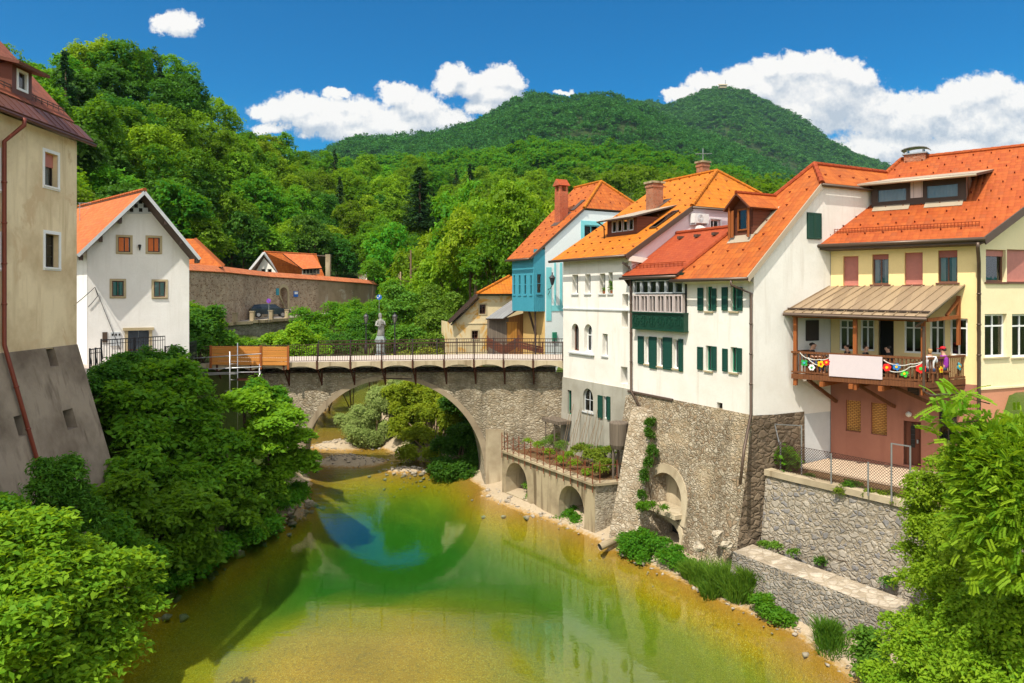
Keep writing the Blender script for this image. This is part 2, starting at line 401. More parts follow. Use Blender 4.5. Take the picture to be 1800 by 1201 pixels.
stone('brick',((.42,.14,.07),(.48,.19,.10),(.30,.10,.05)),(.34,.21,.15),8,.05,.5,(1,1,2),.02,None,.02)
stone('road_wall_stone',((.20,.19,.15),(.26,.25,.20),(.14,.13,.10)),(.2,.19,.15),2.6,.05,.8,(1,1,1.6))
tile('tile_orange',(.44,.130,.009),(.52,.17,.013),(.26,.085,.02),.26,.33,False,.26)
tile('tile_red',(.34,.078,.014),(.44,.120,.020),(.22,.055,.02),.26,.34,False,.26)
tile('tile_deep',(.30,.050,.015),(.36,.070,.02),(.22,.042,.02),.24,.2,True,.2)
tile('tile_scarlet',(.32,.062,.014),(.41,.098,.02),(.21,.048,.02),.22,.3,False,.25)
tile('tile_brown',(.20,.055,.03),(.27,.085,.045),(.11,.04,.03),.20,.26,True,.4)
tile('tile_house',(.46,.11,.03),(.54,.16,.05),(.32,.09,.04),.22,.24,True,.3)
tile('tile_coping',(.46,.13,.045),(.52,.18,.075),(.30,.10,.05),.22,.3,False,.4)
paint('red_metal',(.15,.055,.036),.45,.4,.2); paint('pipe_red',(.17,.035,.02),.4,.4,.2)
paint('pipe_brown',(.10,.065,.045),.4,.5,.3); paint('fascia_brown',(.085,.055,.04),.55); paint('dark_wood',(.06,.035,.025),.6)
paint('white_frame',(.80,.80,.80),.4); paint('grey_frame',(.5,.53,.56),.4); paint('brown_frame',(.13,.05,.03),.5); paint('dark_frame',(.04,.03,.025),.5)
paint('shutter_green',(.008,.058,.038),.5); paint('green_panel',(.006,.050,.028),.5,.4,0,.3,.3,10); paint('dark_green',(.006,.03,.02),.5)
paint('turquoise',(.055,.29,.38),.55,.3,0,.12); paint('window_green',(.02,.20,.12),.5)
paint('iron',(.055,.028,.02),.7,.3,.2); paint('rust',(.20,.055,.025),.85,.2,0,.4,.4,12); paint('dark_iron',(.025,.025,.03),.5)
paint('zinc',(.35,.36,.37),.4,.5,.6); paint('scaffold',(.55,.56,.57),.35,.5,.7); paint('blind_pink',(.46,.17,.14),.55); paint('blind_red',(.36,.12,.10),.55)
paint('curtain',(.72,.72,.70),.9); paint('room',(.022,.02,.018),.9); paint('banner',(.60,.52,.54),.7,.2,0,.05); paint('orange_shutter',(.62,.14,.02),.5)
paint('door_blue',(.05,.065,.085),.6,.3,0,.3); paint('ac_white',(.75,.75,.73),.4); paint('sign_blue',(.02,.14,.55),.4); paint('sign_purple',(.20,.10,.55),.4); paint('sign_red',(.24,.05,.34),.4)
paint('car_paint',(.02,.03,.04),.2,.6,.4,.03,0); paint('tyre',(.015,.015,.015),.8); paint('rim',(.4,.4,.42),.3,.5,.8); paint('lamp_grey',(.16,.155,.14),.35); paint('lamp_glass',(.7,.68,.6),.3)
paint('asphalt',(.30,.27,.24),.9,.2,0,.2,.3,8); paint('paving',(.50,.42,.36),.9,.2,0,.2,.3,5); paint('yard_paving',(.60,.46,.33),.9,.2,0,.2,.3,3)
paint('bracket_rust',(.085,.03,.018),.85,.2,0,.3,.4,12); paint('soil',(.15,.09,.045),.95,.1,0,.4,.8,6); paint('skin',(.55,.30,.20),.5); paint('hair_dark',(.02,.014,.01),.6); paint('hair_blonde',(.42,.24,.09),.6)
paint('cloth_black',(.015,.015,.018),.9); paint('cloth_white',(.70,.70,.72),.9); paint('cloth_purple',(.30,.03,.36),.8); paint('cloth_jeans',(.04,.07,.15),.9); paint('cap_red',(.55,.01,.02),.7)
for nm,c in (('green',(.02,.32,.06)),('white',(.75,.75,.75)),('yellow',(.80,.50,.01)),('red',(.65,.02,.015)),('blue',(.03,.18,.50)),('teal',(.05,.36,.45)),('lime',(.05,.50,.05))): paint('petal_'+nm,c,.6,.3,0,.05)
paint('rope',(.62,.60,.55),.9); paint('terracotta',(.45,.16,.07),.8); paint('bark',(.12,.08,.05),.95,.1,0,.4,.8,9); paint('bark_pale',(.30,.22,.14),.9,.1,0,.4,.6,8); paint('rock',(.42,.36,.28),.95,.2,0,.45,.9,5); paint('snow_hook',(.20,.028,.012),.6)
wood('wood_rail',(.20,.075,.025),(.11,.04,.018),.11,0); wood('wood_post',(.34,.105,.025),(.22,.065,.018),.3,0); wood('hoarding_wood',(.62,.27,.06),(.45,.17,.035),.28,1,.7,.03)
wood('annex_grey',(.20,.16,.12),(.11,.085,.065),.18,0); wood('annex_brown',(.36,.17,.05),(.24,.10,.03),.2,0); wood('door_wood',(.16,.055,.03),(.10,.035,.02),.25,0); wood('slate_wood',(.25,.25,.25),(.17,.17,.17),.3,0); wood('ochre_door',(.55,.28,.06),(.42,.19,.04),.3,0)
wood('brown_cladding',(.16,.055,.03),(.11,.035,.02),.16,1); wood('ivory_wood',(.60,.52,.50),(.5,.42,.40),.3,0)
def seam(name,c,c2,w=.5):
    m,k,out=newmat(name); n=k.noise(obv(k),1.1,4,.6).outputs[0]; uv=k.n('ShaderNodeSeparateXYZ',{0:uvv(k)})
    wn=k.n('ShaderNodeTexWhiteNoise',{'W':k.math('FLOOR',k.math('DIVIDE',uv.outputs[0],w))},noise_dimensions='1D').outputs[0]
    finish(k,out,k.mix(k.math('ADD',k.math('MULTIPLY',wn,.6),k.math('MULTIPLY',n,.4)),c,c2),.5,n,.05,.01,.4,.25); M[name]=m
seam('canopy_metal',(.26,.185,.12),(.42,.31,.19)); seam('dormer_metal',(.15,.10,.075),(.20,.14,.10),.4); seam('flashing',(.40,.33,.24),(.46,.38,.28))
def lattice():
    m,k,out=newmat('orange_lattice'); b=k.n('ShaderNodeTexBrick',{'Vector':uvv(k),'Color1':(.62,.33,.08,1),'Color2':(.55,.27,.06,1),'Mortar':(.16,.06,.02,1),'Scale':1.0,'Mortar Size':.012,'Brick Width':.16,'Row Height':.075})
    finish(k,out,b.outputs[0],.6); M['orange_lattice']=m
lattice()
def glass():
    m,k,out=newmat('glass'); fr=k.n('ShaderNodeFresnel',{'IOR':1.55}).outputs[0]
    t=k.n('ShaderNodeBsdfTransparent',{'Color':(.62,.66,.68,1)}); g=k.n('ShaderNodeBsdfGlossy',{'Color':(.9,.95,1,1),'Roughness':.03})
    nb=k.noise(obv(k),1.5,2,.5).outputs[0]; b=k.n('ShaderNodeBump',{'Strength':.06,'Distance':.05,'Height':nb}); k.t.links.new(b.outputs[0],g.inputs['Normal'])
    ms=k.n('ShaderNodeMixShader',{0:k.math('ADD',k.math('MULTIPLY',fr,1.0),.02,clamp=True),1:t.outputs[0],2:g.outputs[0]}); k.t.links.new(ms.outputs[0],out.inputs[0]); M['glass']=m
glass()
leafmat('leaf_hill',(.036,.130,.008),(.145,.285,.012),(.26,.50,.010),.38,.38)
leafmat('leaf_conifer',(.016,.052,.016),(.036,.085,.022),(.05,.12,.02),.15,.2)
leafmat('leaf_mountain',(.020,.098,.013),(.072,.19,.018),(.10,.28,.02),.25,.2)
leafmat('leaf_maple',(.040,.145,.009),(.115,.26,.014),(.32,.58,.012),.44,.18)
leafmat('leaf_dark',(.024,.10,.010),(.065,.175,.014),(.18,.40,.015),.36,.15)
leafmat('leaf_bright',(.105,.25,.012),(.26,.40,.018),(.42,.60,.012),.42,.12)
leafmat('leaf_yellow',(.09,.16,.012),(.20,.25,.02),(.32,.40,.02),.35,.2)
leafmat('leaf_willow',(.19,.28,.07),(.36,.44,.14),(.40,.55,.16),.4,.1)
leafmat('leaf_weed',(.05,.15,.015),(.13,.25,.02),(.22,.40,.02),.3,.2)
leafmat('leaf_bright_deep',(.075,.21,.010),(.24,.39,.018),(.42,.60,.012),.42,.12)
leafmat('leaf_elder',(.04,.135,.012),(.09,.23,.018),(.2,.42,.015),.35,.15)
leafmat('leaf_hazel',(.15,.25,.014),(.32,.38,.025),(.5,.58,.02),.44,.15)
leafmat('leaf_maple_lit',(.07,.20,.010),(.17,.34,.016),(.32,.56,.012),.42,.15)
leafmat('leaf_hill_dark',(.022,.085,.010),(.07,.17,.014),(.12,.32,.012),.32,.25)
leafmat('leaf_hill_lime',(.07,.17,.008),(.23,.35,.014),(.36,.56,.010),.40,.25)
# ------------------------------------------------------------------ ground, river, hills
RNG=np.random.default_rng(7)
def sst(x,a,b): t=np.clip((x-a)/(b-a),0,1); return t*t*(3-2*t)
def vnoise(x,y,seed=0):
    x=np.asarray(x,float); y=np.asarray(y,float); xi=np.floor(x).astype(int); yi=np.floor(y).astype(int); xf=x-xi; yf=y-yi
    def h(i,j):
        n=np.sin((i+seed*17)*127.1+(j+seed*31)*311.7)*43758.5453; return n-np.floor(n)
    u=xf*xf*(3-2*xf); v=yf*yf*(3-2*yf)
    return (h(xi,yi)*(1-u)+h(xi+1,yi)*u)*(1-v)+(h(xi,yi+1)*(1-u)+h(xi+1,yi+1)*u)*v
def fbm(x,y,o=4,seed=0):
    r=0;a=.5
    for i in range(o): r=r+a*vnoise(x*2**i,y*2**i,seed+i); a*=.5
    return r
XLY=[-50,10,22.4,28.6,31.2,36,41,45,50,57,65,72,80,110]; XLX=[-14,-14.5,-14.2,-14.9,-14.3,-12.6,-11.9,-12.6,-14.5,-16.9,-18.2,-19,-20,-24]
XRY=[-50,10,22.4,25.4,27.8,32.3,36.1,39,42.3,44,49,52,56,62,75,110]; XRX=[11.8,11.8,10.7,10.0,8.2,5.6,3.2,.9,-1.6,-1.7,-3.5,-7.6,-10.6,-12.0,-14,-18]
def XL(y): return np.interp(y,XLY,XLX)+.35*(vnoise(np.asarray(y)*.6,0*np.asarray(y),3)-.5)
def XR(y): return np.interp(y,XRY,XRX)+.5*(vnoise(np.asarray(y)*.5,0*np.asarray(y)+5,4)-.5)
def ground_z(X,Y):
    X=np.asarray(X,float); Y=np.asarray(Y,float); xl=XL(Y); xr=XR(Y); dl=xl-X; dr=X-xr
    n=fbm(X*.5,Y*.5,4,2)-.47; nf=fbm(X*2.1,Y*2.1,3,9)-.45
    # river bed
    mid=np.minimum(-dl,-dr)
    depth=.12+.50*sst(mid,0,1.6)+.70*sst(mid,.8,4.5)*sst(Y,23,36)+(.95*sst(X,-4,3.5)*sst(-dr,.2,1.2)+.6*sst(-X,7.5,11)*sst(-dl,.4,1.8))*(1-sst(Y,36,42))
    pool=np.exp(-(((X+6.0)/6.2)**2+((Y-39.5)/7.2)**2)**1.0); depth=depth+1.9*pool*sst(mid,.3,3)
    lip=sst(-dr,.2,1.1); depth=np.where(Y<44,depth*(.25+.75*lip),depth)
    up=sst(Y,46,49); depth=depth*(1-up)+(.18+.35*sst(Y,60,70))*up
    bar=.62*np.exp(-(((X+11.8)/2.6)**2+((Y-51.3)/1.5)**2))+.62*np.exp(-(((X+13.6)/2.2)**2+((Y-57)/1.9)**2))+.5*np.exp(-(((X+7.2)/1.6)**2+((Y-48.5)/1.0)**2))
    zb=-depth+bar+n*.28*(1-up*.4)+nf*.10
    # left bank
    zl=np.where(Y<46, 2.6*sst(dl,0,3.2)+4.75*sst(dl-3.0*sst(Y,35,41),4.2,6.0), 7.2*sst(dl,0,5)+2.3*sst(dl,5,14))
    zl=np.where(Y<46,zl,zl)+n*.5*sst(dl,.2,1.5)
    # right bank
    yard=np.interp(Y,[10,22,25.3,29.8,33,37,43,46],[19,17.2,14.2,11.1,10.5,9.0,6.5,3.0])
    near=.12*sst(dr,0,.5)+.36*sst(dr,.5,1.8)
    zr=near+3.9*sst(X-yard,.9,2.2)+3.6*sst(X-yard,7,9)
    zr2=1.0*sst(dr,0,2.0)+6.6*sst(dr,5,9.5)
    k=sst(Y,45.5,48); zr=zr*(1-k)+zr2*k
    k2=1-sst(Y,19,23); zr=zr*(1-k2)+(near+4.0*sst(dr,1.8,6))*k2
    zr=zr+n*.22*sst(dr,.3,1.5)+nf*.16*sst(dr,.15,.8)
    z=np.where(dl>0,zl,np.where(dr>0,zr,zb))
    far=sst(Y,100,140); z=z*(1-far)+10*far
    side=sst(np.abs(X),45,70); z=z*(1-side)+np.where(X<0,9.5,8.0)*side
    return z
def grid_object(name,xs,ys,fz,m,smooth=True):
    X,Y=np.meshgrid(xs,ys); Z=fz(X,Y); nx=len(xs); ny=len(ys)
    return np_mesh(name,np.stack([X.ravel(),Y.ravel(),Z.ravel()],1),grid_faces(nx,ny),m,smooth)
def grid_faces(nx,ny):
    i=np.arange(nx-1)[None,:]+np.arange(ny-1)[:,None]*nx
    return np.stack([i,i+1,i+1+nx,i+nx],-1).reshape(-1,4)
def np_mesh(name,v,f,m,smooth=False,tint=None,parent=None,loc=None):
    me=bpy.data.meshes.new(name); v=np.asarray(v,np.float32); f=np.asarray(f,np.int32)
    me.vertices.add(len(v)); me.vertices.foreach_set('co',v.ravel())
    me.loops.add(f.size); me.loops.foreach_set('vertex_index',f.ravel())
    me.polygons.add(len(f)); me.polygons.foreach_set('loop_start',np.arange(0,f.size,f.shape[1],dtype=np.int32)); me.polygons.foreach_set('loop_total',np.full(len(f),f.shape[1],np.int32))
    if smooth: me.polygons.foreach_set('use_smooth',np.ones(len(f),bool))
    if tint is not None:
        a=me.attributes.new('tint','FLOAT','POINT'); a.data.foreach_set('value',np.asarray(tint,np.float32))
    me.materials.append(m); me.update(calc_edges=True)
    o=bpy.data.objects.new(name,me); COL.objects.link(o)
    if parent is not None: o.parent=parent
    if loc is not None: o.location=V(loc)
    return o
def ground_material():
    m,k,out=newmat('ground'); g=obv(k); z=k.n('ShaderNodeSeparateXYZ',{0:g}).outputs[2]
    v=k.n('ShaderNodeTexVoronoi',{'Vector':k.mapping(g,(7,7,7))}); rs=k.n('ShaderNodeSeparateColor',{0:v.outputs['Color']})
    v2=k.n('ShaderNodeTexVoronoi',{'Vector':k.mapping(g,(2.2,2.2,2.2))}); rs2=k.n('ShaderNodeSeparateColor',{0:v2.outputs['Color']})
    big=k.noise(g,.22,5,.6).outputs[0]; fine=k.noise(g,6,5,.65).outputs[0]
    bed=k.mix(rs.outputs[0],(.43,.215,.004),(.65,.345,.010)); bed=k.mix(k.ramp(rs.outputs[1],.88,.92),bed,(.70,.46,.10)); bed=k.mix(k.math('MULTIPLY',k.ramp(big,.45,.7),.5),bed,(.26,.15,.006)); bed=k.mix(k.math('MULTIPLY',k.ramp(rs2.outputs[0],.75,.9),.3),bed,(.16,.12,.03))
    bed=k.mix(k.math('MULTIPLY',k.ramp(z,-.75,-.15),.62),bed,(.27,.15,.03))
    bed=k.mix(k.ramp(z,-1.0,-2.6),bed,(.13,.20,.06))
    sand=k.mix(fine,(.38,.29,.18),(.56,.46,.33)); sand=k.mix(k.math('MULTIPLY',k.ramp(rs.outputs[0],.6,.8),.45),sand,(.40,.33,.24))
    grass=k.mix(fine,(.05,.085,.015),(.10,.15,.025)); grass=k.mix(k.math('MULTIPLY',k.ramp(big,.5,.65),.5),grass,(.16,.11,.06))
    zz=k.math('ADD',z,k.math('MULTIPLY',k.math('SUBTRACT',fine,.5),.25))
    c=k.mix(k.ramp(zz,-.02,.10),bed,sand); c=k.mix(k.ramp(zz,.55,.85),c,grass)
    h=k.math('ADD',v.outputs['Distance'],fine)
    finish(k,out,c,.9,h,.6,.05,.2); M['ground']=m
def water_material():
    m,k,out=newmat('river_water'); g=obv(k)
    n1=k.noise(k.mapping(g,(.9,1.6,1),(0,0,.3)),1.0,4,.55,.3).outputs[0]; n2=k.noise(k.mapping(g,(2.6,6.0,1),(0,0,.25)),1.0,3,.55).outputs[0]
    y=k.n('ShaderNodeSeparateXYZ',{0:g}).outputs[1]; rough=k.math('ADD',.30,k.math('MULTIPLY',k.ramp(y,40,48),2.2))
    h=k.math('MULTIPLY',k.math('ADD',n1,k.math('MULTIPLY',n2,.35)),rough)
    b=k.n('ShaderNodeBump',{'Strength':1.0,'Distance':.016,'Height':h}).outputs[0]
    fr=k.n('ShaderNodeFresnel',{'IOR':1.45,'Normal':b}).outputs[0]
    t=k.n('ShaderNodeBsdfTransparent',{'Color':(1,1,1,1)}); gl=k.n('ShaderNodeBsdfGlossy',{'Color':(1,1,1,1),'Roughness':.02,'Normal':b})
    ms=k.n('ShaderNodeMixShader',{0:k.math('MULTIPLY',fr,1.18,clamp=True),1:t.outputs[0],2:gl.outputs[0]}); k.t.links.new(ms.outputs[0],out.inputs[0])
    va=k.n('ShaderNodeVolumeAbsorption',{'Color':(.34,.80,.38,1),'Density':.30}); k.t.links.new(va.outputs[0],out.inputs[1])
    M['river_water']=m
ground_material(); water_material()
gx=np.concatenate([[-2600,-1200,-600,-300,-160,-100,-75,-60,-52],np.arange(-48,24,.36),[26,30,36,46,60,80,130,250,600,1500,2600]])
gy=np.concatenate([[-300,-150,-60,-20,-6],np.arange(2,112,.5),[114,120,130,150,200,300,500,900,1800,3200]])
tag(grid_object('ground',gx,gy,ground_z,M['ground']),kind='structure')
w=MB(); xs=np.linspace(-42,16,2); 
def wbox():
    b=[V((-40,3,-7)),V((15.6,3,-7)),V((15.6,108,-7)),V((-40,108,-7))]; w.hexa(b,[p+V((0,0,7)) for p in b])
wbox(); tag(mk('river_water',w,M['river_water']),kind='structure')

def hill(name,ridge,foot,px0,px1,nu,nv,m,amp,seed,drop,power=1.0,fs=.05):
    """a hillside given by its skyline (px, py, distance) and the line of its foot (px, distance, height)"""
    r=np.array(ridge,float); f=np.array(foot,float); u=np.linspace(px0,px1,nu)
    def base(px,v):
        Yr=np.interp(px,r[:,0],r[:,2]); zr=CZ+(HY-np.interp(px,r[:,0],r[:,1]))/FPX*Yr
        Y0=np.interp(px,f[:,0],f[:,1]); z0=np.interp(px,f[:,0],f[:,2])
        Y=Y0+(Yr-Y0)*v; z=z0+(zr-z0)*np.clip(v,0,1)**power
        z=z-np.clip(v-1,0,None)*drop*(Yr-Y0)
        X=(px-CX)/FPX*Y
        z=z+amp*(fbm(X*fs,Y*fs,4,seed)-.47)*sst(v,0,.25)
        return X,Y,z
    vv=np.concatenate([np.linspace(-.05,1,nv),[1.06,1.15,1.3,1.6]])
    U,W=np.meshgrid(u,vv); X,Y,Z=base(U,W); Z=np.where(W<0,Z-3,Z)
    o=np_mesh(name,np.stack([X.ravel(),Y.ravel(),Z.ravel()],1),grid_faces(len(u),len(vv)),m,True)
    tag(o,kind='structure'); return base
plaster('forest_floor',(.022,.045,.010),(.045,.06,.015),.5,0,.3)
H1=hill('wooded_hill',[(-500,150,120),(-150,150,120),(0,200,122),(70,258,126),(160,212,136),(240,222,146),(300,235,155),(380,272,170),(450,315,190),(540,332,215),(640,352,240),(760,360,270),(900,355,290),(1100,345,300),(1300,360,310),(1700,420,320)],
        [(-500,58,10),(0,64,10),(300,84,10),(420,114,10.5),(500,130,11),(600,132,11),(660,126,10.5),(800,116,9),(1000,100,9),(1300,95,9),(1700,95,9)],-480,1680,140,26,M['forest_floor'],5,3,.7)
H2=hill('forest_hill',[(-200,250,500),(420,330,480),(560,310,480),(640,300,470),(720,310,470),(800,300,460),(880,285,450),(960,276,440),(1050,278,440),(1130,288,440),(1200,306,440),(1260,322,440),(1330,350,440),(1450,372,440),(2300,410,440)],
        [(-200,300,12),(500,300,12),(900,300,12),(2300,320,12)],-180,2280,120,20,M['forest_floor'],8,11,.5,.8,.02)
H3=hill('mountain',[(300,330,1400),(480,310,1400),(575,278,1400),(620,252,1400),(700,234,1400),(760,230,1400),(820,214,1400),(870,196,1400),(935,168,1400),(965,174,1400),(1000,180,1400),(1050,174,1400),(1080,180,1400),(1110,190,1400),(1160,212,1400),(1220,240,1400),(1290,266,1400),(1350,302,1400),(1420,338,1400),(1500,364,1400),(1900,430,1400)],
        [(300,620,30),(900,560,40),(1900,620,20)],260,1880,240,60,M['forest_floor'],70,21,.4,.95,.006)
H4=hill('mountain',[(700,330,2300),(1000,235,2300),(1110,188,2300),(1170,192,2300),(1200,184,2300),(1240,164,2300),(1275,155,2300),(1310,160,2300),(1350,181,2300),(1400,216,2300),(1450,256,2300),(1500,288,2300),(1560,306,2300),(1650,322,2300),(1900,350,2300),(2300,380,2300)],
        [(700,1300,40),(1300,1200,40),(2300,1300,20)],680,2280,240,60,M['forest_floor'],110,33,.4,.95,.004)

# ------------------------------------------------------------------ vegetation generators
def rnd_dirs(rng,n): v=rng.normal(size=(n,3)); return v/np.linalg.norm(v,axis=1)[:,None]
def nrm(v): return v/np.maximum(np.linalg.norm(v,axis=1)[:,None],1e-9)
def leaves(rng,c,n,per,spread,size,up=.6,flat=.25,aspect=.55,jit=.45):
    """leaf blades round spray centres c with outward normals n -> verts, quads, tint"""
    K=len(c); C=np.repeat(c,per,0); N=nrm(np.repeat(n,per,0)*(1-up)+np.array([0,0,1.0])*up)
    T=nrm(np.cross(N,rnd_dirs(rng,K*per))); B=np.cross(N,T)
    r=np.sqrt(rng.random(K*per))*spread*np.repeat(.7+.6*rng.random(K),per); a=rng.random(K*per)*6.283
    P_=C+T*(r*np.cos(a))[:,None]+B*(r*np.sin(a))[:,None]+N*(rng.normal(size=K*per)*spread*flat)[:,None]
    P_-= np.array([0,0,1.0])*(r*.18)[:,None]
    L=nrm(N+rng.normal(size=(K*per,3))*jit); D=nrm(np.cross(L,rnd_dirs(rng,K*per))); S=np.cross(L,D)
    s=size*(.6+.8*rng.random(K*per)); h=(s*.5)[:,None]; w=(s*aspect*.5)[:,None]; fd=(s*.12)[:,None]
    v=np.stack([P_-D*h,P_+S*w+L*fd-D*h*.1,P_+D*h,P_-S*w+L*fd-D*h*.1],1).reshape(-1,3)
    f=np.arange(len(v)).reshape(-1,4)
    tn=np.clip(np.repeat(rng.random(K),per)*.7+rng.random(K*per)*.3,0,1)
    return v,f,np.repeat(tn,4)
def lobes_points(rng,lobes,n,low=-.35,rmin=.72):
    lb=np.array([(*c,*( (r,r,r) if np.isscalar(r) else r)) for c,r in lobes],float)
    wgt=(lb[:,3]*lb[:,4]+lb[:,4]*lb[:,5])**1.0; idx=rng.choice(len(lb),size=int(n*1.9),p=wgt/wgt.sum())
    d=rnd_dirs(rng,len(idx)); d[:,2]=np.where(d[:,2]<low,-d[:,2],d[:,2])
    rr=rmin+(1.05-rmin)*rng.random(len(idx))**.6; rr=np.where(rng.random(len(idx))<.13,1.05+.38*rng.random(len(idx))**1.5,rr)
    p=lb[idx,:3]+d*lb[idx,3:]*rr[:,None]
    q=(p[:,None,:]-lb[None,:,:3])/lb[None,:,3:]; dist=np.linalg.norm(q,axis=2); dist[np.arange(len(idx)),idx]=9
    keep=(dist.min(1)>.72)|(rng.random(len(idx))<.12)
    return p[keep][:n],nrm(d/lb[idx,3:])[keep][:n]
def merge(parts):
    vs=[];fs=[];ts=[];o=0
    for v,f,t in parts: vs.append(v);fs.append(f+o);ts.append(t);o+=len(v)
    return np.concatenate(vs),np.concatenate(fs),np.concatenate(ts)
def trunk_mb(base,tips,r0,h,rng,lean=(0,0)):
    mb=MB(); b=V(base); top=b+V((lean[0],lean[1],h)); mid=b.lerp(top,.5)+V((rng.normal()*.12,rng.normal()*.12,0))
    mb.tube([b-V((0,0,.5)),b+V((0,0,.3)),mid,top],[r0*1.35,r0,r0*.75,r0*.3],8)
    for t in tips:
        t=V(t); k=.35+.5*rng.random(); s=b.lerp(top,k); m_=s.lerp(t,.5)+V((0,0,.25*(t-s).length*.5))
        mb.tube([s,m_,t],[r0*.45,r0*.28,r0*.08],6)
    return mb
def deciduous(rng,H=12,W=4.6,nl=16,nc=520,per=13,size=.46,spread=.62,low=.24):
    cz=H*(.5+low/2); rz=H*(1-low)/2*1.0; lobes=[((0,0,cz),(W*.55,W*.55,rz*.8))]
    for i in range(nl):
        d=rnd_dirs(rng,1)[0]; d[2]=d[2]*.9+.1; k=.62+.28*rng.random(); taper=1-.30*max(0,d[2])
        lobes.append(((d[0]*W*k*taper,d[1]*W*k*taper,cz+d[2]*rz*k*1.02),W*(.26+.17*rng.random())))
    p,n=lobes_points(rng,lobes,nc); v,f,t=leaves(rng,p,n,per,spread,size)
    tips=[l[0] for l in lobes[1:] if l[0][2]<cz+rz*.6][:7]
    return (v,f,t),trunk_mb((0,0,0),tips,.22*H/12,H*.75,rng)
def conifer(rng,H=15,W=2.6,levels=26,nb=11,size=.5,per=5):
    cs=[];ns=[]
    for i in range(levels):
        z=H*(.12+.87*i/levels); R=W*(1-(i/levels))**.85+.15; ph=rng.random()*6.28
        for j in range(max(4,int(nb*(1-.6*i/levels)))):
            a=ph+6.283*j/nb+rng.normal()*.15; rl=R*(.8+.3*rng.random())
            for q in np.linspace(.25,1,4):
                cs.append((math.cos(a)*rl*q,math.sin(a)*rl*q,z-.30*rl*q+.1*rng.normal())); ns.append((math.cos(a)*.5,math.sin(a)*.5,.8))
    v,f,t=leaves(rng,np.array(cs),np.array(ns),per,.28,size,.5,.3,.4)
    mb=MB(); mb.tube([(0,0,-.5),(0,0,H*.6),(0,0,H*.98)],[.24,.14,.03],8); return (v,f,t),mb
def tree_thing(name,label,cat,crown,trunk,lm,bm,loc,group=None,sc=1.0,rz=0,tn='trunk'):
    r=thing(name,label,cat,(0,0,0),group)
    np_mesh('crown',crown[0],crown[1],M[lm],False,crown[2],r)
    mk(tn,trunk,M[bm],r,True,org=V((0,0,0)))
    r.location=V(loc); r.scale=(sc,sc,sc); r.rotation_euler=(0,0,rz); return r
def sublobes(rng,lobes,k=6):
    out=[]
    for c,r in lobes:
        R3=np.array((r,r,r) if np.isscalar(r) else r,float); c=np.array(c)
        out.append((tuple(c),tuple(R3*.55)))
        for i in range(k):
            d=rnd_dirs(rng,1)[0]; d[2]=abs(d[2])*.9-.25 if d[2]<0 else d[2]
            out.append((tuple(c+d*R3*(.55+.3*rng.random())),tuple(R3*(.26+.24*rng.random()))))
    return out
def shrub(name,label,cat,lobes,nc,per,size,spread,lm,base,group=None,bm='bark',up=.6,flat=.2,aspect=.55,seed=1,stems=6,r0=.07,low=-.35,jit=.45,rmin=.72,extra=None):
    """lobes in world space; the thing stands at base"""
    rng=np.random.default_rng(seed); lobes0=lobes; lobes=sublobes(rng,lobes); p,n=lobes_points(rng,lobes,nc,low,rmin); parts=[leaves(rng,p,n,per,spread,size,up,flat,aspect,jit)]
    if extra: parts+=extra(rng)
    v,f,t=merge(parts)
    r=thing(name,label,cat,base,group); np_mesh('foliage',v-np.array(base,float),f,M[lm],False,t,r)
    mb=MB(); b=V(base)
    for i in range(stems):
        c=V(lobes0[i%len(lobes0)][0]); s=b+V((rng.normal()*.25,rng.normal()*.25,-.1)); e=c+V((rng.normal()*.3,rng.normal()*.3,.2)); m_=s.lerp(e,.5)+V((rng.normal()*.15,rng.normal()*.15,.25))
        mb.tube([s,m_,e],[r0,r0*.7,r0*.2],6)
    mk('stem',mb,M[bm],r,True); return r
# ------------------------------------------------------------------ houses on the right bank
def Q(o,i,b):           # plan frame: o corner, i inward unit, b along unit -> (a,b,z) to world
    return lambda a,bb,z: V((o[0]+i[0]*a+b[0]*bb, o[1]+i[1]*a+b[1]*bb, z))
# ---- white house with glazed veranda (the near white house)
C1=(10.2,30.0); C2=(6.32,37.6); IW=(.8916,.4529); BW=(-.4529,.8916)
W=Q(C1,IW,BW); ze=12.79; sw=.95
FW=Facade(C2,C1); FS=Facade(C1,W(12,0,0)[:2])
house=thing('white_house','white house with glazed veranda, dark green shutters and red-orange roof on a stone base','house',(10.2,30,.4))
holes=[]; k=dict(sill=M['surround_stone'],shutm=M['shutter_green'])
for (x0,y0,x1,y1),sh in [((1241,504,1252,547),[(1227.5,506,1237,546),(1252.8,507,1260,546)]),((1284,503,1296.5,547),[(1270,505,1280,546),(1297.3,505,1306,546)]),
        ((1240.5,608,1251.5,652),[(1227,610,1236.5,650),(1252.3,609,1260.5,651)]),((1284,610.5,1296,655),[(1271,613,1280,653),(1296.8,612,1305,654)])]:
    holes.append(window(house,FW,FW.rect(x0,y0,x1,y1),M['window_green'],.16,2,1,.05,curt=1,shut=[FW.rect(*s) for s in sh],**k))
tri=[((1134,592,1141,640),0),((1156.5,594,1165,644),0),((1183.5,597,1193,648),0)]
shs=[[(1122.5,591,1132.5,640)],[(1142.5,592,1155,648)],[(1166.5,593,1182,650),(1194,596,1201.5,653)]]
for (b,_),s in zip(tri,shs): holes.append(window(house,FW,FW.rect(*b),M['white_frame'],.16,2,1,.05,curt=2,shut=[FW.rect(*q) for q in s],**k))
hb=FW.rect(1260,708,1270,724); holes.append(rect_poly(*hb))
mb=MB(); L=FW.L
wall(mb,FW,[(0,6.95),(L,6.95),(L,13.05),(0,13.05)],holes,.2); fpoly(mb,FW,rect_poly(*hb),-.2,1)
sholes=[]
gw=FS.rect(1418,374,1443,421)
fs_out=[(0,6.78),(9.5,6.78),(9.5,16.95),(3.97,16.95),(0,13.15)]
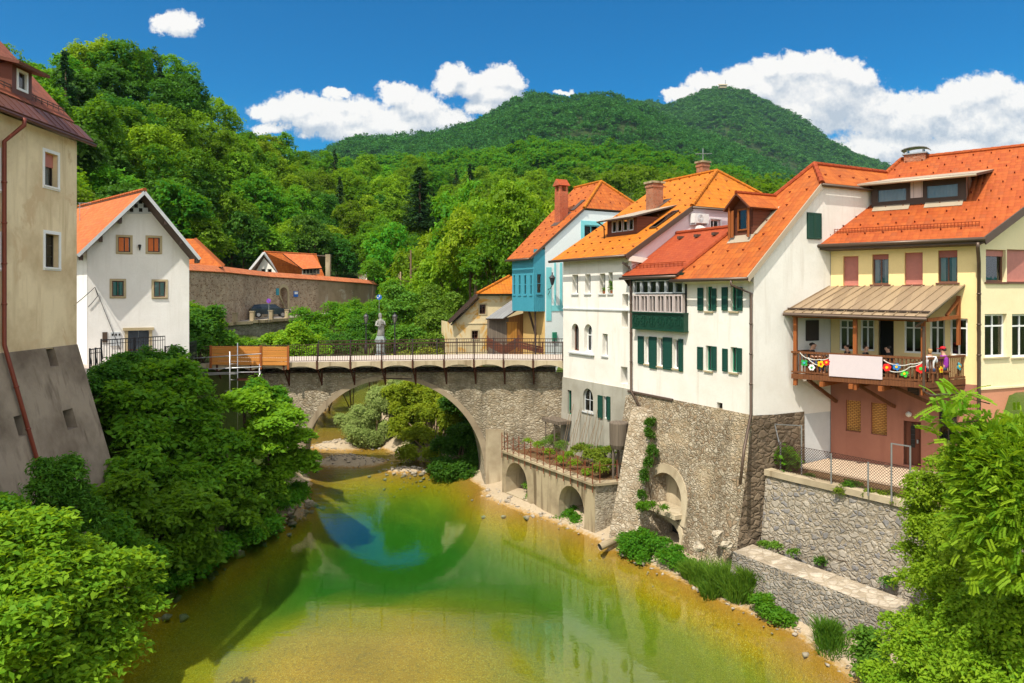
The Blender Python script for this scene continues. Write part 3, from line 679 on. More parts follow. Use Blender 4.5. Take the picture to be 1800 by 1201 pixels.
sholes.append(window(house,FS,gw,M['dark_green'],.10,2,1,.05,shut=[(gw[0]+.02,gw[1]+.02,(gw[0]+gw[2])/2-.01,gw[3]-.02),((gw[0]+gw[2])/2+.01,gw[1]+.02,gw[2]-.02,gw[3]-.02)],shutm=M['shutter_green'],label='dark green closed gable shutters'))
pb=FS.rect(1416,563,1438,599)
wall(mb,FS,fs_out,sholes,.2,2)
fbox(mb,FS,1.0,4.5,9.5,6.78,-.3,-.015,3)         # grey rendered plinth above the yard
mb.face([W(9.5,0,4),W(9.5,8.6,4),W(9.5,8.6,13),W(9.5,0,13)][::-1],0); mb.face([W(0,8.53,7),W(0,8.53,13),W(9.5,8.53,13),W(9.5,8.53,7)],0)
mk('wall',mb,[M['white_wall'],M['room'],M['white_gable'],M['blue_grey_plaster']],house)
mb=MB(); fbox(mb,FS,pb[0],pb[1],pb[2],pb[3],.003,.05); mk('notice_board',mb,M['dark_frame'],house)
zr=lambda a:ze+(a+.5)*sw
R=W(5.2,1.29,zr(5.2)); T=W(3.97,-.14,zr(3.97)); R2=W(12,1.29,zr(5.2)); T2=W(12,-.14,zr(3.97)); EL=W(-.5,4.7,ze); ER=W(-.5,-.14,ze); B2=W(12,5.6,ze+1)
rm=roofmesh([[EL,ER,T,R],[T,T2,R2,R],[B2,W(0,5.2,ze),EL,R,R2]],.16,[(EL,R),(T,R),(R,R2)],True,(.95,1.0))
roof=mk('roof',rm,[M['tile_red'],M['fascia_brown'],M['tile_deep'],M['tile_deep'],M['snow_hook']],house)
gutter(house,W(-.58,-.2,ze-.08),W(-.58,4.75,ze-.08),.075,M['pipe_brown']); gutter(house,T+V((0,-.06,-.1)),T2+V((0,-.06,-.1)),.07,M['pipe_brown'])
mb=MB(); mb.bar(ER+V((0,0,-.14)),T+V((0,0,-.14)),.05,.22); mk('bargeboard',mb,M['flashing'],house)
mb=MB(); mb.face([FW.pt(3.6,12.7,.45),FW.pt(L,12.7,.45),FW.pt(L,12.55,0),FW.pt(3.6,12.55,0)][::-1]); mk('soffit',mb,M['white_wall'],house)
d0=FW.pt(FW.uz(1303,488)[0],12.66,.58); x1=FW.uz(1320,508,.1)[0]
pipe(house,[d0,d0+V((0,0,-.2)),FW.pt(x1,12.1,.1),FW.pt(x1,7.0,.1),P(1308,790,29.2),P(1301,852,28.75)],.06,M['pipe_brown'])
d0=FW.pt(.12,13.0,.5); pipe(house,[FW.pt(-.1,13.75,.5),FW.pt(-.05,13.5,.12),FW.pt(.06,13.1,.10),FW.pt(.1,7.0,.10),P(1125,717,36.6)],.06,M['pipe_brown'])
# veranda
zv=13.05; sv=.66
def VR(a,b): return W(a,b,zv+(a+.5)*sv)
vt=3.1
rm=roofmesh([[VR(-.5,8.75),VR(-.5,4.35),VR(vt,4.2),VR(vt,8.75)],[VR(vt,8.75),VR(vt,4.2),W(6.5,4.2,14),W(6.5,8.6,14)]],.14,[(VR(vt,8.75),VR(vt,4.2))],False)
vr=mk('veranda_roof',rm,[M['tile_deep'],M['dark_wood'],M['tile_deep'],M['tile_deep']],house)
mb=MB()
for r_ in (0,1):
    a=.05+.12*r_
    mb.bar(VR(a,8.5)+V((0,0,.14+.02)),VR(a,4.5)+V((0,0,.16)),.03)
for i in range(14):
    b=8.5-i*.3; mb.bar(VR(.05,b)+V((0,0,.02)),VR(.05,b)+V((0,0,.2)),.03)
mk('snow_guard',mb,M['tile_deep'],vr)
for i in range(3):
    mb=MB(); p=VR(2.5,5.0+i*1.3); mb.box(p+V((0,0,.07)),.3,.22,.14,0,IW); mk('roof_vent',mb,M['fascia_brown'],vr)
gutter(house,VR(-.58,8.8)+V((0,0,-.09)),VR(-.58,4.3)+V((0,0,-.09)),.07,M['pipe_brown'])
mb=MB(); mb.face([VR(-.45,8.7)+V((0,0,-.16)),VR(vt,8.7)+V((0,0,-.16)),W(vt,8.7,12.5),W(-.1,8.7,12.5)]); mb.face([VR(-.45,8.55),W(-.1,8.55,12.5),W(vt,8.55,12.5),VR(vt,8.55)]); mk('veranda_gable',mb,M['fascia_brown'],house)
g=FW.rect(1120,493,1208,550); pn=FW.rect(1119,551,1210,579); dk=FW.rect(1120,478,1208,493)
ver=MB(); fbox(ver,FW,g[0]-.05,g[3]+.0,g[2]+.05,13.1,.004,.30); ver=mk('veranda_header',ver,M['dark_green'],house)
mb=MB(); n=6; wd=(g[2]-g[0])/n; zt=g[3]; zb=g[1]; zm=zb+(zt-zb)*.58
for i in range(n):
    u=g[0]+wd*i
    o=rect_poly(u+.015,zb,u+wd-.015,zm-.03); ring(mb,FW,o,inset(o,.075),.12,.30)
    fbox(mb,FW,u+wd/2-.03,zb+.07,u+wd/2+.03,zm-.1,.2,.29)
    o=rect_poly(u+.015,zm+.03,u+wd-.015,zt); ring(mb,FW,o,inset(o,.05),.12,.26,1)
glz=mk('veranda_glazing',mb,[M['ivory_wood'],M['grey_frame']],house)
mb=MB(); fpoly(mb,FW,rect_poly(g[0],zb,g[2],zt),.17); mk('pane',mb,M['glass'],glz)
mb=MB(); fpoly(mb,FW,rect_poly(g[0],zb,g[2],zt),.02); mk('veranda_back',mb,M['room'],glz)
for i in range(n):
    if i in (1,4): continue
    mb=MB(); u=g[0]+wd*i; fpoly(mb,FW,rect_poly(u+.05,zb+.05,u+wd-.08,zm),.11); mk('curtain',mb,M['curtain'],glz)
mb=MB(); fbox(mb,FW,pn[0],pn[1],pn[2],pn[3],.004,.28); fbox(mb,FW,pn[0]-.03,pn[1]-.06,pn[2]+.03,pn[1]-.003,.004,.34); fbox(mb,FW,pn[0]-.03,pn[3]+.003,pn[2]+.03,pn[3]+.06,.004,.36)
for i in range(6):     # carved rosettes and scrolls on the green parapet
    c=(pn[0]+pn[2])/2+((i-2.5)*(pn[2]-pn[0])/6); zc=(pn[1]+pn[3])/2
    for q in range(8):
        a=q*math.pi/4; fbox(mb,FW,c+.22*math.cos(a)-.035,zc+.22*math.sin(a)-.035,c+.22*math.cos(a)+.035,zc+.22*math.sin(a)+.035,.28,.315)
    ring(mb,FW,[(c+.30*math.cos(t),zc+.30*math.sin(t)) for t in np.linspace(0,6.28,17)[:-1]],[(c+.26*math.cos(t),zc+.26*math.sin(t)) for t in np.linspace(0,6.28,17)[:-1]],.28,.30)
    fbox(mb,FW,c-.04,zc-.12,c+.04,zc+.12,.28,.32)
mk('carved_panel',mb,M['green_panel'],house)
# dormer with little gabled roof
def dorm():
    ad=1.55; zf=zr(ad); b0,b1=1.55,2.75; zt=zf+1.35; bm=(b0+b1)/2
    w=MB(); 
    back=lambda z: (z-ze)/sw-.5
    w.face([W(ad,b1,zf-.1),W(ad,b0,zf-.1),W(ad,b0,zt),W(ad,bm,zt+.55),W(ad,b1,zt)],0)
    for b in (b0,b1):
        q=[W(ad,b,zf-.1),W(ad,b,zt),W(back(zt)+.1,b,zt)]; w.face(q if b==b1 else q[::-1],0)
    d=mk('dormer',w,[M['brown_cladding']],roof)
    r=MB(); ov=.45; zp=zt+.62; e=.25
    ra=W(ad-ov,bm,zp); rb=W(back(zp)+.05,bm,zp)
    for s,b in ((1,b1+e),(-1,b0-e)):
        zl=zt-.12; q=[W(ad-ov,b,zl),ra,rb,W(back(zl)+.1,b,zl)]; r.slab(q if s<0 else q[::-1],.08,0,1)
    for i in range(9):
        p=ra.lerp(rb,i/9); p2=ra.lerp(rb,(i+1.1)/9); r.tube([p,p2],[.1,.08],7,2)
    mk('dormer_roof',r,[M['tile_red'],M['brown_cladding'],M['tile_deep']],roof)
    w=MB(); FD=Facade(W(ad,b1,0)[:2],W(ad,b0,0)[:2]); o=rect_poly(.28,zf+.25,FD.L-.28,zt-.1); ring(w,FD,o,inset(o,.07),.005,.06); fpoly(w,FD,inset(o,.07),.012,1); mk('dormer_window',w,[M['wood_post'],M['glass']],roof)
    w=MB(); fbox(w,FD,-.05,zf-.05,.22,zt-.15,.2,.24); mk('dormer_shutter',w,M['wood_post'],roof)
    for b in (b1,b0): w=MB(); w.bar(W(ad-.3,b,zf-.1),W(ad-.3,b,zt),.08); mk('dormer_post',w,M['wood_post'],roof)
    f=MB(); f.slab([W(ad-.35,b1+.1,zr(ad-.35)+.03),W(ad-.35,b0-.1,zr(ad-.35)+.03),W(ad+.05,b0-.1,zr(ad+.05)+.05),W(ad+.05,b1+.1,zr(ad+.05)+.05)],.02,0,0)
    f.bar(W(ad,b0-.12,zr(ad)+.05),W(back(zt)+.3,b0-.12,zt+.25),.22,.03); mk('flashing',f,M['flashing'],roof)
dorm()

# ---- stone base of the near white house: battered rubble wall with niche, corner pier, buttress
base=thing('stone_base_wall','battered rubble stone base wall with arched niche under the white veranda house','wall',(8.0,32,.3))
def batt(u,z): return .02+max(0,7.0-z)*.17
class Batter(Facade):
    def pt(s,u,z,out=0): return Facade.pt(s,u,z,out+batt(u,z))
    def uz(s,px,py,out=0):
        z=4.0
        for i in range(12):
            u,z2=Facade.uz(s,px,py,out+batt(0,z)); z=.5*z+.5*z2
        return u,z
FB=Batter(C2,C1); FB.o=FW.o.copy(); FB.d=FW.d; FB.n=FW.n; FB.L=FW.L
nb=MB(); na=FB.rect(1142,832,1206,915); nl=FB.rect(1122,905,1202,948)
niche=arch_poly(na[0],na[1],na[2],na[3],False,14); low=[(nl[0],.1),(nl[2],.1)]+[(nl[0]+(nl[2]-nl[0])*(.5+.5*math.cos(math.pi*i/8)),.9+.62*math.sin(math.pi*i/8)) for i in range(9)]
# subdivide the wall so the batter and roughness read
def rough_wall(mb,F,outline,holes,depth,m,step=.5):
    us=[p[0] for p in outline]; zs=[p[1] for p in outline]
    wall(mb,F,outline,holes,depth,m)
rough_wall(nb,FB,[(-.4,-.3),(L,-.3),(L,6.95),(-.4,6.95)],[niche,low],.75,0)
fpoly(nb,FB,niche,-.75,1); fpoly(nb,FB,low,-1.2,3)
for q in (0,): 
    pts=[FB.pt(-.4,6.95,-.0),FB.pt(L,6.95,0),FW.pt(L,6.95,-.3),FW.pt(-.4,6.95,-.3)]; nb.face(pts[::1],0)
S0=FB.pt(L,-.3); S1=FB.pt(L,6.95); 
nb.face([S0,W(1.6,-.32,-.3),W(1.2,-.02,6.9),S1],2)
nb.face([W(1.6,-.32,-.3),W(3,-.1,-.3),W(3,-.02,6.9),W(1.2,-.02,6.9)],2)
mk('wall_face',nb,[M['rubble'],M['concrete_light'],M['dark_ashlar'],M['room']],base)
r=MB(); op=arch_poly(na[0]-.38,na[1],na[2]+.38,na[3]+.42,False,14); ring(r,FB,op[1:],niche[1:],-.05,.05); mk('arch_ring',r,M['concrete_light'],base)
r=MB(); fbox(r,FB,nl[0]-.1,1.75,na[2]+.15,1.95,-.7,.45); mk('ledge',r,M['concrete_light'],base)
r=MB(); ring(r,FB,[(nl[0]-.05,.1),(nl[2]+.15,.1)]+[(nl[0]-.05+(nl[2]-nl[0]+.2)*(.5+.5*math.cos(math.pi*i/8)),1.1+.62*math.sin(math.pi*i/8)) for i in range(9)],low,-.2,.08); mk('lower_arch',r,M['concrete_light'],base)
r=MB(); fbox(r,FB,-.2,6.90,3.4,6.99,.0,.09); mk('cap_course',r,M['fascia_brown'],base)
q=MB()      # buttress, tapering upwards
b0=P(1070,945,34.6); b1=P(1124,962,33.6); t0=P(1110,716,36.4); t1=P(1147,722,35.7)
back=V((.8916,.4529,0))*2.0
q.hexa([b0,b1,b1+back,b0+back],[t0,t1,t1+back*.45,t0+back*.45]); solo('buttress',q,M['buttress_stone'],'tapering pale stone buttress between the garden terrace and the arched niche','buttress',(6.0,35,.3))
# big stones at the foot
rng=random.Random(4)
def rock(loc,r,seed,fl=.7):
    rg=np.random.default_rng(seed); bm=bmesh.new(); bmesh.ops.create_icosphere(bm,subdivisions=2,radius=1)
    for v_ in bm.verts:
        c=v_.co; s=1+.9*(fbm(np.array(c.x*1.6+seed),np.array(c.y*1.6+c.z),3,seed)-.45)*2
        v_.co=V((c.x*s*r,c.y*s*r*(.8),c.z*s*r*fl))
    me=bpy.data.meshes.new('boulder'); bm.to_mesh(me); bm.free(); me.materials.append(M['rubble_grey'])
    o=bpy.data.objects.new('boulder',me); COL.objects.link(o); o.location=loc; o.rotation_euler=(0,0,seed*1.3); return o
for i,(px,py,Y,r_,lb) in enumerate([(1262,938,29.9,.24,'pale grey boulder lodged in the foot of the rubble base wall'),(1228,960,30.3,.30,'brownish boulder at the foot of the rubble base wall, left of the pale one'),(1278,960,29.3,.26,'grey boulder low beside the corner of the stone base')]):
    tag(rock(P(px,py,Y),r_,i+3),lb,'boulder','boulders at the stone base')

# ---- second white house, orange roof
I2=(.876,.482); B2v=(-.482,.876); W2=Q(C2,I2,B2v); e2=14.18; s2=.613; z2=lambda a:e2+(a+.5)*s2
N2=W2(0,6.62,0); F2=Facade((N2.x,N2.y),C2); F2S=Facade(C2,W2(17,0,0)[:2])
h2=thing('white_house','white house with bright orange roof, arched windows and brick chimneys above the garden terrace','house',(5,40,2.6))
holes=[]; kk=dict(frame=M['white_frame'],sill=M['blue_grey_plaster'])
for b,c in [((1006,483,1016,517),1),((1028.5,482,1038,516.5),2),((1054,481,1064,516.5),1),((1069.5,479,1077,516),2)]:
    holes.append(window(h2,F2,F2.rect(*b),depth=.3,cols=1,fw=.05,curt=c,**kk))
for b in [(1094,461,1104.5,484),(1093.7,517,1104,538),(1092.8,547,1104,576),(1091,645,1103,675)]:
    holes.append(window(h2,F2,F2.rect(*b),M['blue_grey_plaster'],.42,1,1,.04))
holes.append(window(h2,F2,F2.rect(1005,569,1017.5,617),M['brown_frame'],.25,2,1,.07,arch=1,curt=2))
holes.append(window(h2,F2,F2.rect(1027,570,1041,618.5),M['white_frame'],.25,2,1,.07,arch=1,curt=1,trans=.6))
holes.append(window(h2,F2,F2.rect(1059,587,1068,626),depth=.25,cols=1,fw=.05,curt=2,**kk))
mb=MB(); wall(mb,F2,[(0,7.05),(F2.L,7.05),(F2.L,14.4),(0,14.4)],holes,.42)
gh=[]; 
F2g=Facade((N2.x,N2.y),C2); F2g.o=F2.o+F2.n*.06
gh.append(window(h2,F2g,F2.rect(999,686,1006,729),M['window_green'],.15,1,1,.05))
gh.append(window(h2,F2g,F2.rect(1026,683,1044,724),M['blue_grey_plaster'],.15,2,2,.05,arch=2,sill=M['blue_grey_plaster']))
a=F2.rect(1062,697,1069,736); gh.append(window(h2,F2g,a,M['white_frame'],.12,1,1,.05,shut=[F2.rect(1053.5,695,1061.5,735),F2.rect(1069.5,697,1075,738)],shutm=M['shutter_green'],curt=2))
dr=F2.rect(992,742,1003,776); gh.append(rect_poly(*dr)); fpoly(mb,F2,rect_poly(*dr),-.4,2)
wall(mb,F2,[(-.3,2.0),(F2.L,2.0),(F2.L,7.05),(0,7.05)],gh,.2,1,out=.06)
mb.face([F2.pt(0,7.05,.06),F2.pt(F2.L,7.05,.06),F2.pt(F2.L,7.05,0),F2.pt(0,7.05,0)],1)
so=[(0,12.5),(17,12.5),(17,14.4),(12.9,16.9),(4.1,16.9),(0,14.4)]
sw_=F2S.rect(1249,386,1266,411); sh=[window(h2,F2S,sw_,M['white_frame'],.15,2,1,.07,sur=M['white_trim'],surw=.08)]
wall(mb,F2S,so,sh,.2,3)
FN=Facade(W2(17,6.62,0)[:2],N2[:2]); wall(mb,FN,[(0,2),(17,2),(17,14.3),(8.5,19.2),(0,14.3)],[],.1,0)
FE=Facade(W2(17,0,0)[:2],W2(17,6.62,0)[:2]); wall(mb,FE,[(0,7),(6.62,7),(6.62,14.3),(0,14.3)],[],.1,0)
mk('wall',mb,[M['white_wall'],M['grey_plaster'],M['room'],M['lilac_wall']],h2)
mb=MB(); fbox(mb,F2,0,11.18,F2.L,11.25,.003,.06); mk('string_course',mb,M['blue_grey_plaster'],h2)
mb=MB(); sl=F2.rect(1001,0,1045,1); zz=F2.uz(1023,621)[1]; fbox(mb,F2,sl[0],zz-.07,sl[2],zz,.003,.12); mk('sill',mb,M['blue_grey_plaster'],h2)
def R2_(a,b): return W2(a,b,z2(a) if a<=8.5 else z2(17-a))
Aa=R2_(8.5,2.4); An=R2_(8.5,7.25)
rm=roofmesh([[R2_(-.5,7.25),R2_(-.5,-.15),R2_(4.1,-.15),Aa,An],[R2_(4.1,-.15),R2_(12.9,-.15),Aa],[R2_(12.9,-.15),R2_(17.5,-.15),R2_(17.5,7.25),An,Aa]],.16,[(R2_(4.1,-.15),Aa),(R2_(12.9,-.15),Aa),(Aa,An)],True,(.9,.95))
r2=mk('roof',rm,[M['tile_orange'],M['fascia_brown'],M['tile_red'],M['tile_orange'],M['snow_hook']],h2)
gutter(h2,W2(-.6,7.3,e2-.1),W2(-.6,-.2,e2-.1),.08,M['pipe_brown']); gutter(h2,R2_(4.1,-.2)+V((0,-.05,-.12)),R2_(12.9,-.2)+V((0,-.05,-.12)),.07,M['pipe_brown'])
mb=MB(); mb.bar(R2_(-.5,-.17)+V((0,0,-.17)),R2_(4.1,-.17)+V((0,0,-.17)),.05,.26); mk('bargeboard',mb,M['fascia_brown'],h2)
mb=MB(); mb.bar(W2(-.3,-.14,e2-.2),W2(1.2,-.14,e2-.35),.10,.3); mk('eave_bracket',mb,M['white_wall'],h2)
def chimney(root,o,w,h,zb,m,capm,style='slab'):
    mb=MB(); mb.box(o+V((0,0,(h+zb)/2)),w,w*.85,h-zb,0,I2)
    if style=='slab': mb.box(o+V((0,0,h+.06)),w*1.25,w*1.1,.12,1,I2); mb.box(o+V((0,0,h-.18)),w*1.12,w*.97,.12,0,I2)
    c=mk('chimney',mb,[m,capm],root); return c
c=W2(4.6,3.6,0); chimney(r2,c,.78,z2(4.6)+1.45,z2(4.6)-.7,M['brick'],M['concrete'])
f=MB(); f.slab([W2(3.9,4.1,z2(3.9)+.03),W2(3.9,3.1,z2(3.9)+.03),W2(5.5,3.1,z2(5.5)+.03),W2(5.5,4.1,z2(5.5)+.03)],.02,0,0); mk('flashing',f,M['fascia_brown'],r2)
c=W2(8.9,4.0,0); ch=chimney(r2,c,.62,20.45,18.8,M['brick'],M['concrete'])
mb=MB(); c0=V((c.x,c.y,20.5)); mb.tube([c0,c0+V((0,0,.9))],.025); mb.bar(c0+V((-.5,0,.55)),c0+V((.6,.1,.6)),.02)
for i in range(6): mb.bar(c0+V((-.4+.18*i,-.22,.56)),c0+V((-.4+.18*i,.22,.58)),.015)
solo('tv_antenna',mb,M['zinc'],'thin rooftop aerial on the brick chimney of the orange roof','antenna',c0)
# shed dormer with skylight
def shed2():
    ad=1.6; zf=z2(ad); b0,b1=1.55,4.3; zt=zf+1.0; w=MB(); bk=lambda z:(z-e2)/s2-.5
    FD=Facade(W2(ad,b1,0)[:2],W2(ad,b0,0)[:2])
    wh=[]; n=4; 
    for i in range(n): wh.append(rect_poly(.45+i*.52,zf+.22,.45+i*.52+.44,zt-.1))
    wall(w,FD,rect_poly(0,zf-.05,FD.L,zt),wh,.08)
    for b in (b0,b1):
        q=[W2(ad,b,zf-.1),W2(ad,b,zt),W2(bk(zt)+.1,b,zt)]; w.face(q if b==b1 else q[::-1],0)
    mk('dormer',w,M['brown_cladding'],r2)
    w=MB()
    for h in wh: ring(w,FD,h,inset(h,.05),-.06,.01); fpoly(w,FD,inset(h,.05),-.05,1)
    mk('dormer_window',w,[M['grey_frame'],M['glass']],r2)
    ov=.55; t=.22; za=zt+.05-ov*t; ab=(za+t*(ad+ov)*0-0)
    A=[W2(ad-ov,b1+.35,za),W2(ad-ov,b0-.3,za)]; aend=bk(zt+.75); E=[W2(aend,b0-.1,zt+.78),W2(aend,b1+.2,zt+.78)]
    w=MB(); w.slab([A[0],A[1],E[0],E[1]],.09,0,1); mk('dormer_roof',w,[M['flashing'],M['fascia_brown']],r2)
    pipe(r2,[W2(ad-ov+.05,b1+.25,za-.05),W2(ad-.1,b1+.2,za-.3),W2(ad-.1,b1+.15,zf-.15)],.045,M['pipe_brown'])
    w=MB(); w.slab([W2(1.9,.9,z2(1.9)+.1),W2(1.9,.35,z2(1.9)+.1),W2(3.6,.35,z2(3.6)+.1),W2(3.6,.9,z2(3.6)+.1)],.09,0,1)
    w.slab([W2(2.0,.82,z2(2.0)+.108),W2(2.0,.43,z2(2.0)+.108),W2(3.5,.43,z2(3.5)+.108),W2(3.5,.82,z2(3.5)+.108)],.005,1,1); mk('skylight',w,[M['dark_frame'],M['glass']],r2)
shed2()
ac=F2S.rect(1211,377,1236,393.5); mb=MB(); fbox(mb,F2S,ac[0],ac[1],ac[2],ac[3],.12,.45); 
cu=(ac[0]*.6+ac[2]*.4); cz=(ac[1]+ac[3])/2; rr=(ac[3]-ac[1])*.4
for q in (1,.75,.5,.25):
    pl=[(cu+rr*q*math.cos(t),cz+rr*q*math.sin(t)) for t in np.linspace(0,6.28,21)[:-1]]; ring(mb,F2S,pl,[(cu+(x-cu)*.93,cz+(y-cz)*.93) for x,y in pl],.45,.462,1)
fbox(mb,F2S,ac[0]+.05,ac[1]-.1,ac[0]+.1,ac[1],.0,.45,1); fbox(mb,F2S,ac[2]-.1,ac[1]-.1,ac[2]-.05,ac[1],.0,.45,1)
solo('air_conditioner',mb,[M['ac_white'],M['grey_frame']],'white air conditioning unit on the lilac gable wall under the orange roof','air conditioner',F2S.pt(ac[0],ac[1],.1))
dish=MB(); dc=F2S.pt(F2S.uz(1220,412)[0],F2S.uz(1220,412)[1],.5); dish.lathe(dc,[(.02,.0),(.25,.05),(.42,.16),(.44,.16),(.26,.03),(.02,-.03)],16); 
o=solo('satellite_dish',dish,M['ac_white'],'small white dish at the foot of the lilac gable wall','satellite dish',dc,smooth=True); o.rotation_euler=(rad(65),0,rad(20))
# pots on the sills
def potted(px,py,lab,hh,sd):
    u,z=F2.uz(px,py,.03); b=F2.pt(u,z,-.06); t=thing('potted_plant',lab,'potted plant',b)
    m_=MB(); m_.lathe(b,[(.07,0),(.10,.16),(.11,.16),(.09,.14)],10); mk('pot',m_,M['terracotta'],t,True)
    rg=np.random.default_rng(sd); n=int(40*hh/.3); c=np.array(b)+np.stack([rg.normal(size=n)*.08,rg.normal(size=n)*.08,.18+rg.random(n)*hh],1)
    v,f,tt=leaves(rg,c,nrm(rg.normal(size=(n,3))+[0,0,1]),4,.06,.09); np_mesh('foliage',v-np.array(b),f,M['leaf_maple'],False,tt,t)
potted(1059.5,516.5,'low planter of green leaves on the upper window sill of the white house',.15,1); potted(1073,516,'tall leafy pot plant on the upper window sill of the white house',.5,2)

# ---- turquoise house with boarded bay
C3=(2.32,50.0); W3=Q(C3,I2,B2v); z3=lambda a:14.65+(a+1.3)*.817
h3=thing('turquoise_house','pale blue house with turquoise boarded bay and hipped orange roof behind the bridge','house',(2.3,50,7.5))
F3S=Facade(C3,W3(12.4,0,0)[:2]); F3W=Facade(W3(0,3.1,0)[:2],C3)
mb=MB(); hh=[]
w1=F3S.rect(1027,396,1054,430); hh.append(window(h3,F3S,w1,M['turquoise_trim'],.15,2,1,.08,sur=M['turquoise_trim'],surw=.3))
so=[(0,6),(12.4,6),(12.4,15.6),(9.2,18.2),(3.24,18.2),(0,15.5)]
wall(mb,F3S,so,hh,.2,0); wall(mb,F3W,[(0,6),(3.1,6),(3.1,15.4),(0,15.4)],[],.2,1)
mb.face([W3(0,3.1,6),W3(0,3.1,z3(0)-.25),W3(6.2,5.3,z3(6.2)-.25),W3(6.2,5.3,6)],0); mb.face([W3(6.2,5.3,6),W3(6.2,5.3,z3(6.2)-.25),W3(12.4,5.3,15.4),W3(12.4,5.3,6)],0)
mk('wall',mb,[M['pale_blue_wall'],M['ochre_plain']],h3)
mb=MB()
def tr(x0,y0,x1,y1,o=.03): r=F3S.rect(x0,y0,x1,y1); fbox(mb,F3S,r[0],r[1],r[2],r[3],.003,o)
tr(960,470,969,564); tr(969.5,537,990,547,.034); tr(974,462,977,537,.028); tr(984,462,988,537,.028)
mk('painted_trim',mb,M['turquoise_trim'],h3)
mb=MB(); r=F3S.rect(970.5,584,977.5,599); fbox(mb,F3S,r[0],r[1],r[2],r[3],.003,.12); mk('meter_box',mb,M['window_green'],h3)
# bay
bw=.93; bl=3.1; zb=10.9; bz=14.75; b=MB()
FBs=Facade(W3(-bw,0,0)[:2],C3); FBw=Facade(W3(-bw,bl,0)[:2],W3(-bw,0,0)[:2])
bay_h=[]
bayo=thing_bay=None
bh=[]
for x0,x1 in ((902.5,906),(911.5,915.5),(921,925.5),(931.5,935.5)):
    r=FBw.rect(x0,483,x1,518); bh.append(r)
rs_=FBs.rect(943,481,952,516)
wall(b,FBw,rect_poly(0,zb,FBw.L,bz),[rect_poly(*r) for r in bh],.12,0); wall(b,FBs,rect_poly(0,zb,FBs.L,bz+.5),[rect_poly(*rs_)],.12,0)
b.face([W3(0,0,zb),W3(-bw,0,zb),W3(-bw,bl,zb),W3(0,bl,zb)][::-1],0); b.face([W3(-bw,bl,zb),W3(0,bl,zb),W3(0,bl,bz),W3(-bw,bl,bz)][::-1],0)
for i in range(int(FBw.L/.16)): fbox(b,FBw,.05+i*.16,zb+.02,.065+i*.16,bh[0][1]-.12,.0,.018,0)
for i in range(int(FBs.L/.16)): fbox(b,FBs,.05+i*.16,zb+.02,.065+i*.16,rs_[1]-.12,.0,.018,0)
bay=mk('bay',b,[M['turquoise']],h3)
mb=MB()
for F_,rs2 in ((FBw,bh),(FBs,[rs_])):
    for r in rs2:
        o=rect_poly(*r); ring(mb,F_,o,inset(o,.05),-.08,.015); fpoly(mb,F_,inset(o,.05),-.07,1); zc=r[1]+(r[3]-r[1])*.5; fbox(mb,F_,r[0]+.04,zc-.025,r[2]-.04,zc+.025,-.07,.0)
        fbox(mb,F_,r[0]-.04,r[1]-.09,r[2]+.04,r[1]-.002,-.02,.06)
mk('bay_window',mb,[M['turquoise'],M['glass']],h3)
mb=MB(); mb.bar(W3(-.6,1.2,zb-.05),W3(-.05,1.2,9.2),.12); mb.bar(W3(-.5,.5,6),W3(-.5,.5,zb),.12); mk('bay_post',mb,M['dark_wood'],h3)
def R3(a,b): return W3(a,b,z3(a) if a<=6.2 else z3(12.4-a))
Ap=R3(6.2,1.86); An=R3(6.2,5.5)
rm=roofmesh([[R3(-1.3,3.3),R3(-1.3,-.12),R3(3.24,-.12),Ap,An],[R3(3.24,-.12),R3(9.16,-.12),Ap],[R3(9.16,-.12),R3(13,-.12),R3(13,5.5),An,Ap]],.16,[(R3(3.24,-.12),Ap),(R3(9.16,-.12),Ap),(Ap,An)],True,(.9,.95))
r3=mk('roof',rm,[M['tile_red'],M['fascia_brown'],M['tile_deep'],M['tile_orange'],M['snow_hook']],h3)
gutter(h3,W3(-1.38,3.35,14.55),W3(-1.38,-.15,14.55),.07,M['pipe_brown'])
c=W3(2.4,1.6,0); c.z=0; cz=z3(2.4)-.25; mb=MB(); mb.box(c+V((0,0,cz+.95)),.72,.72,2.6,0,I2)
for a in (-1,1):
    for b_ in (-1,1): mb.box(c+V((I2[0]*.26*a-I2[1]*.26*b_,I2[1]*.26*a+I2[0]*.26*b_,cz+2.45)),.18,.18,.45,0,I2)
t=cz+2.68; e=.48
q=[c+V((I2[0]*x-I2[1]*y,I2[1]*x+I2[0]*y,t)) for x,y in ((-e,-e),(e,-e),(e,e),(-e,e))]; ap=[c+V((I2[0]*-e,I2[1]*-e,t+.5)),c+V((I2[0]*e,I2[1]*e,t+.5))]
mb.face(q[::-1],0); mb.face([q[0],q[1],ap[1],ap[0]],1); mb.face([q[2],q[3],ap[0],ap[1]],1); mb.face([q[1],q[2],ap[1]],0); mb.face([q[3],q[0],ap[0]],0)
mk('chimney',mb,[M['brick_red'],M['tile_deep']],r3)
f=MB(); f.slab([W3(1.7,2.05,z3(1.7)+.03),W3(1.7,1.15,z3(1.7)+.03),W3(3.0,1.15,z3(3.0)+.03),W3(3.0,2.05,z3(3.0)+.03)],.02,0,0); f.slab([W3(3.1,1.5,z3(3.1)+.1),W3(3.1,1.0,z3(3.1)+.1),W3(4.1,1.0,z3(4.1)+.1),W3(4.1,1.5,z3(4.1)+.1)],.08,0,0); mk('skylight',f,M['fascia_brown'],r3)
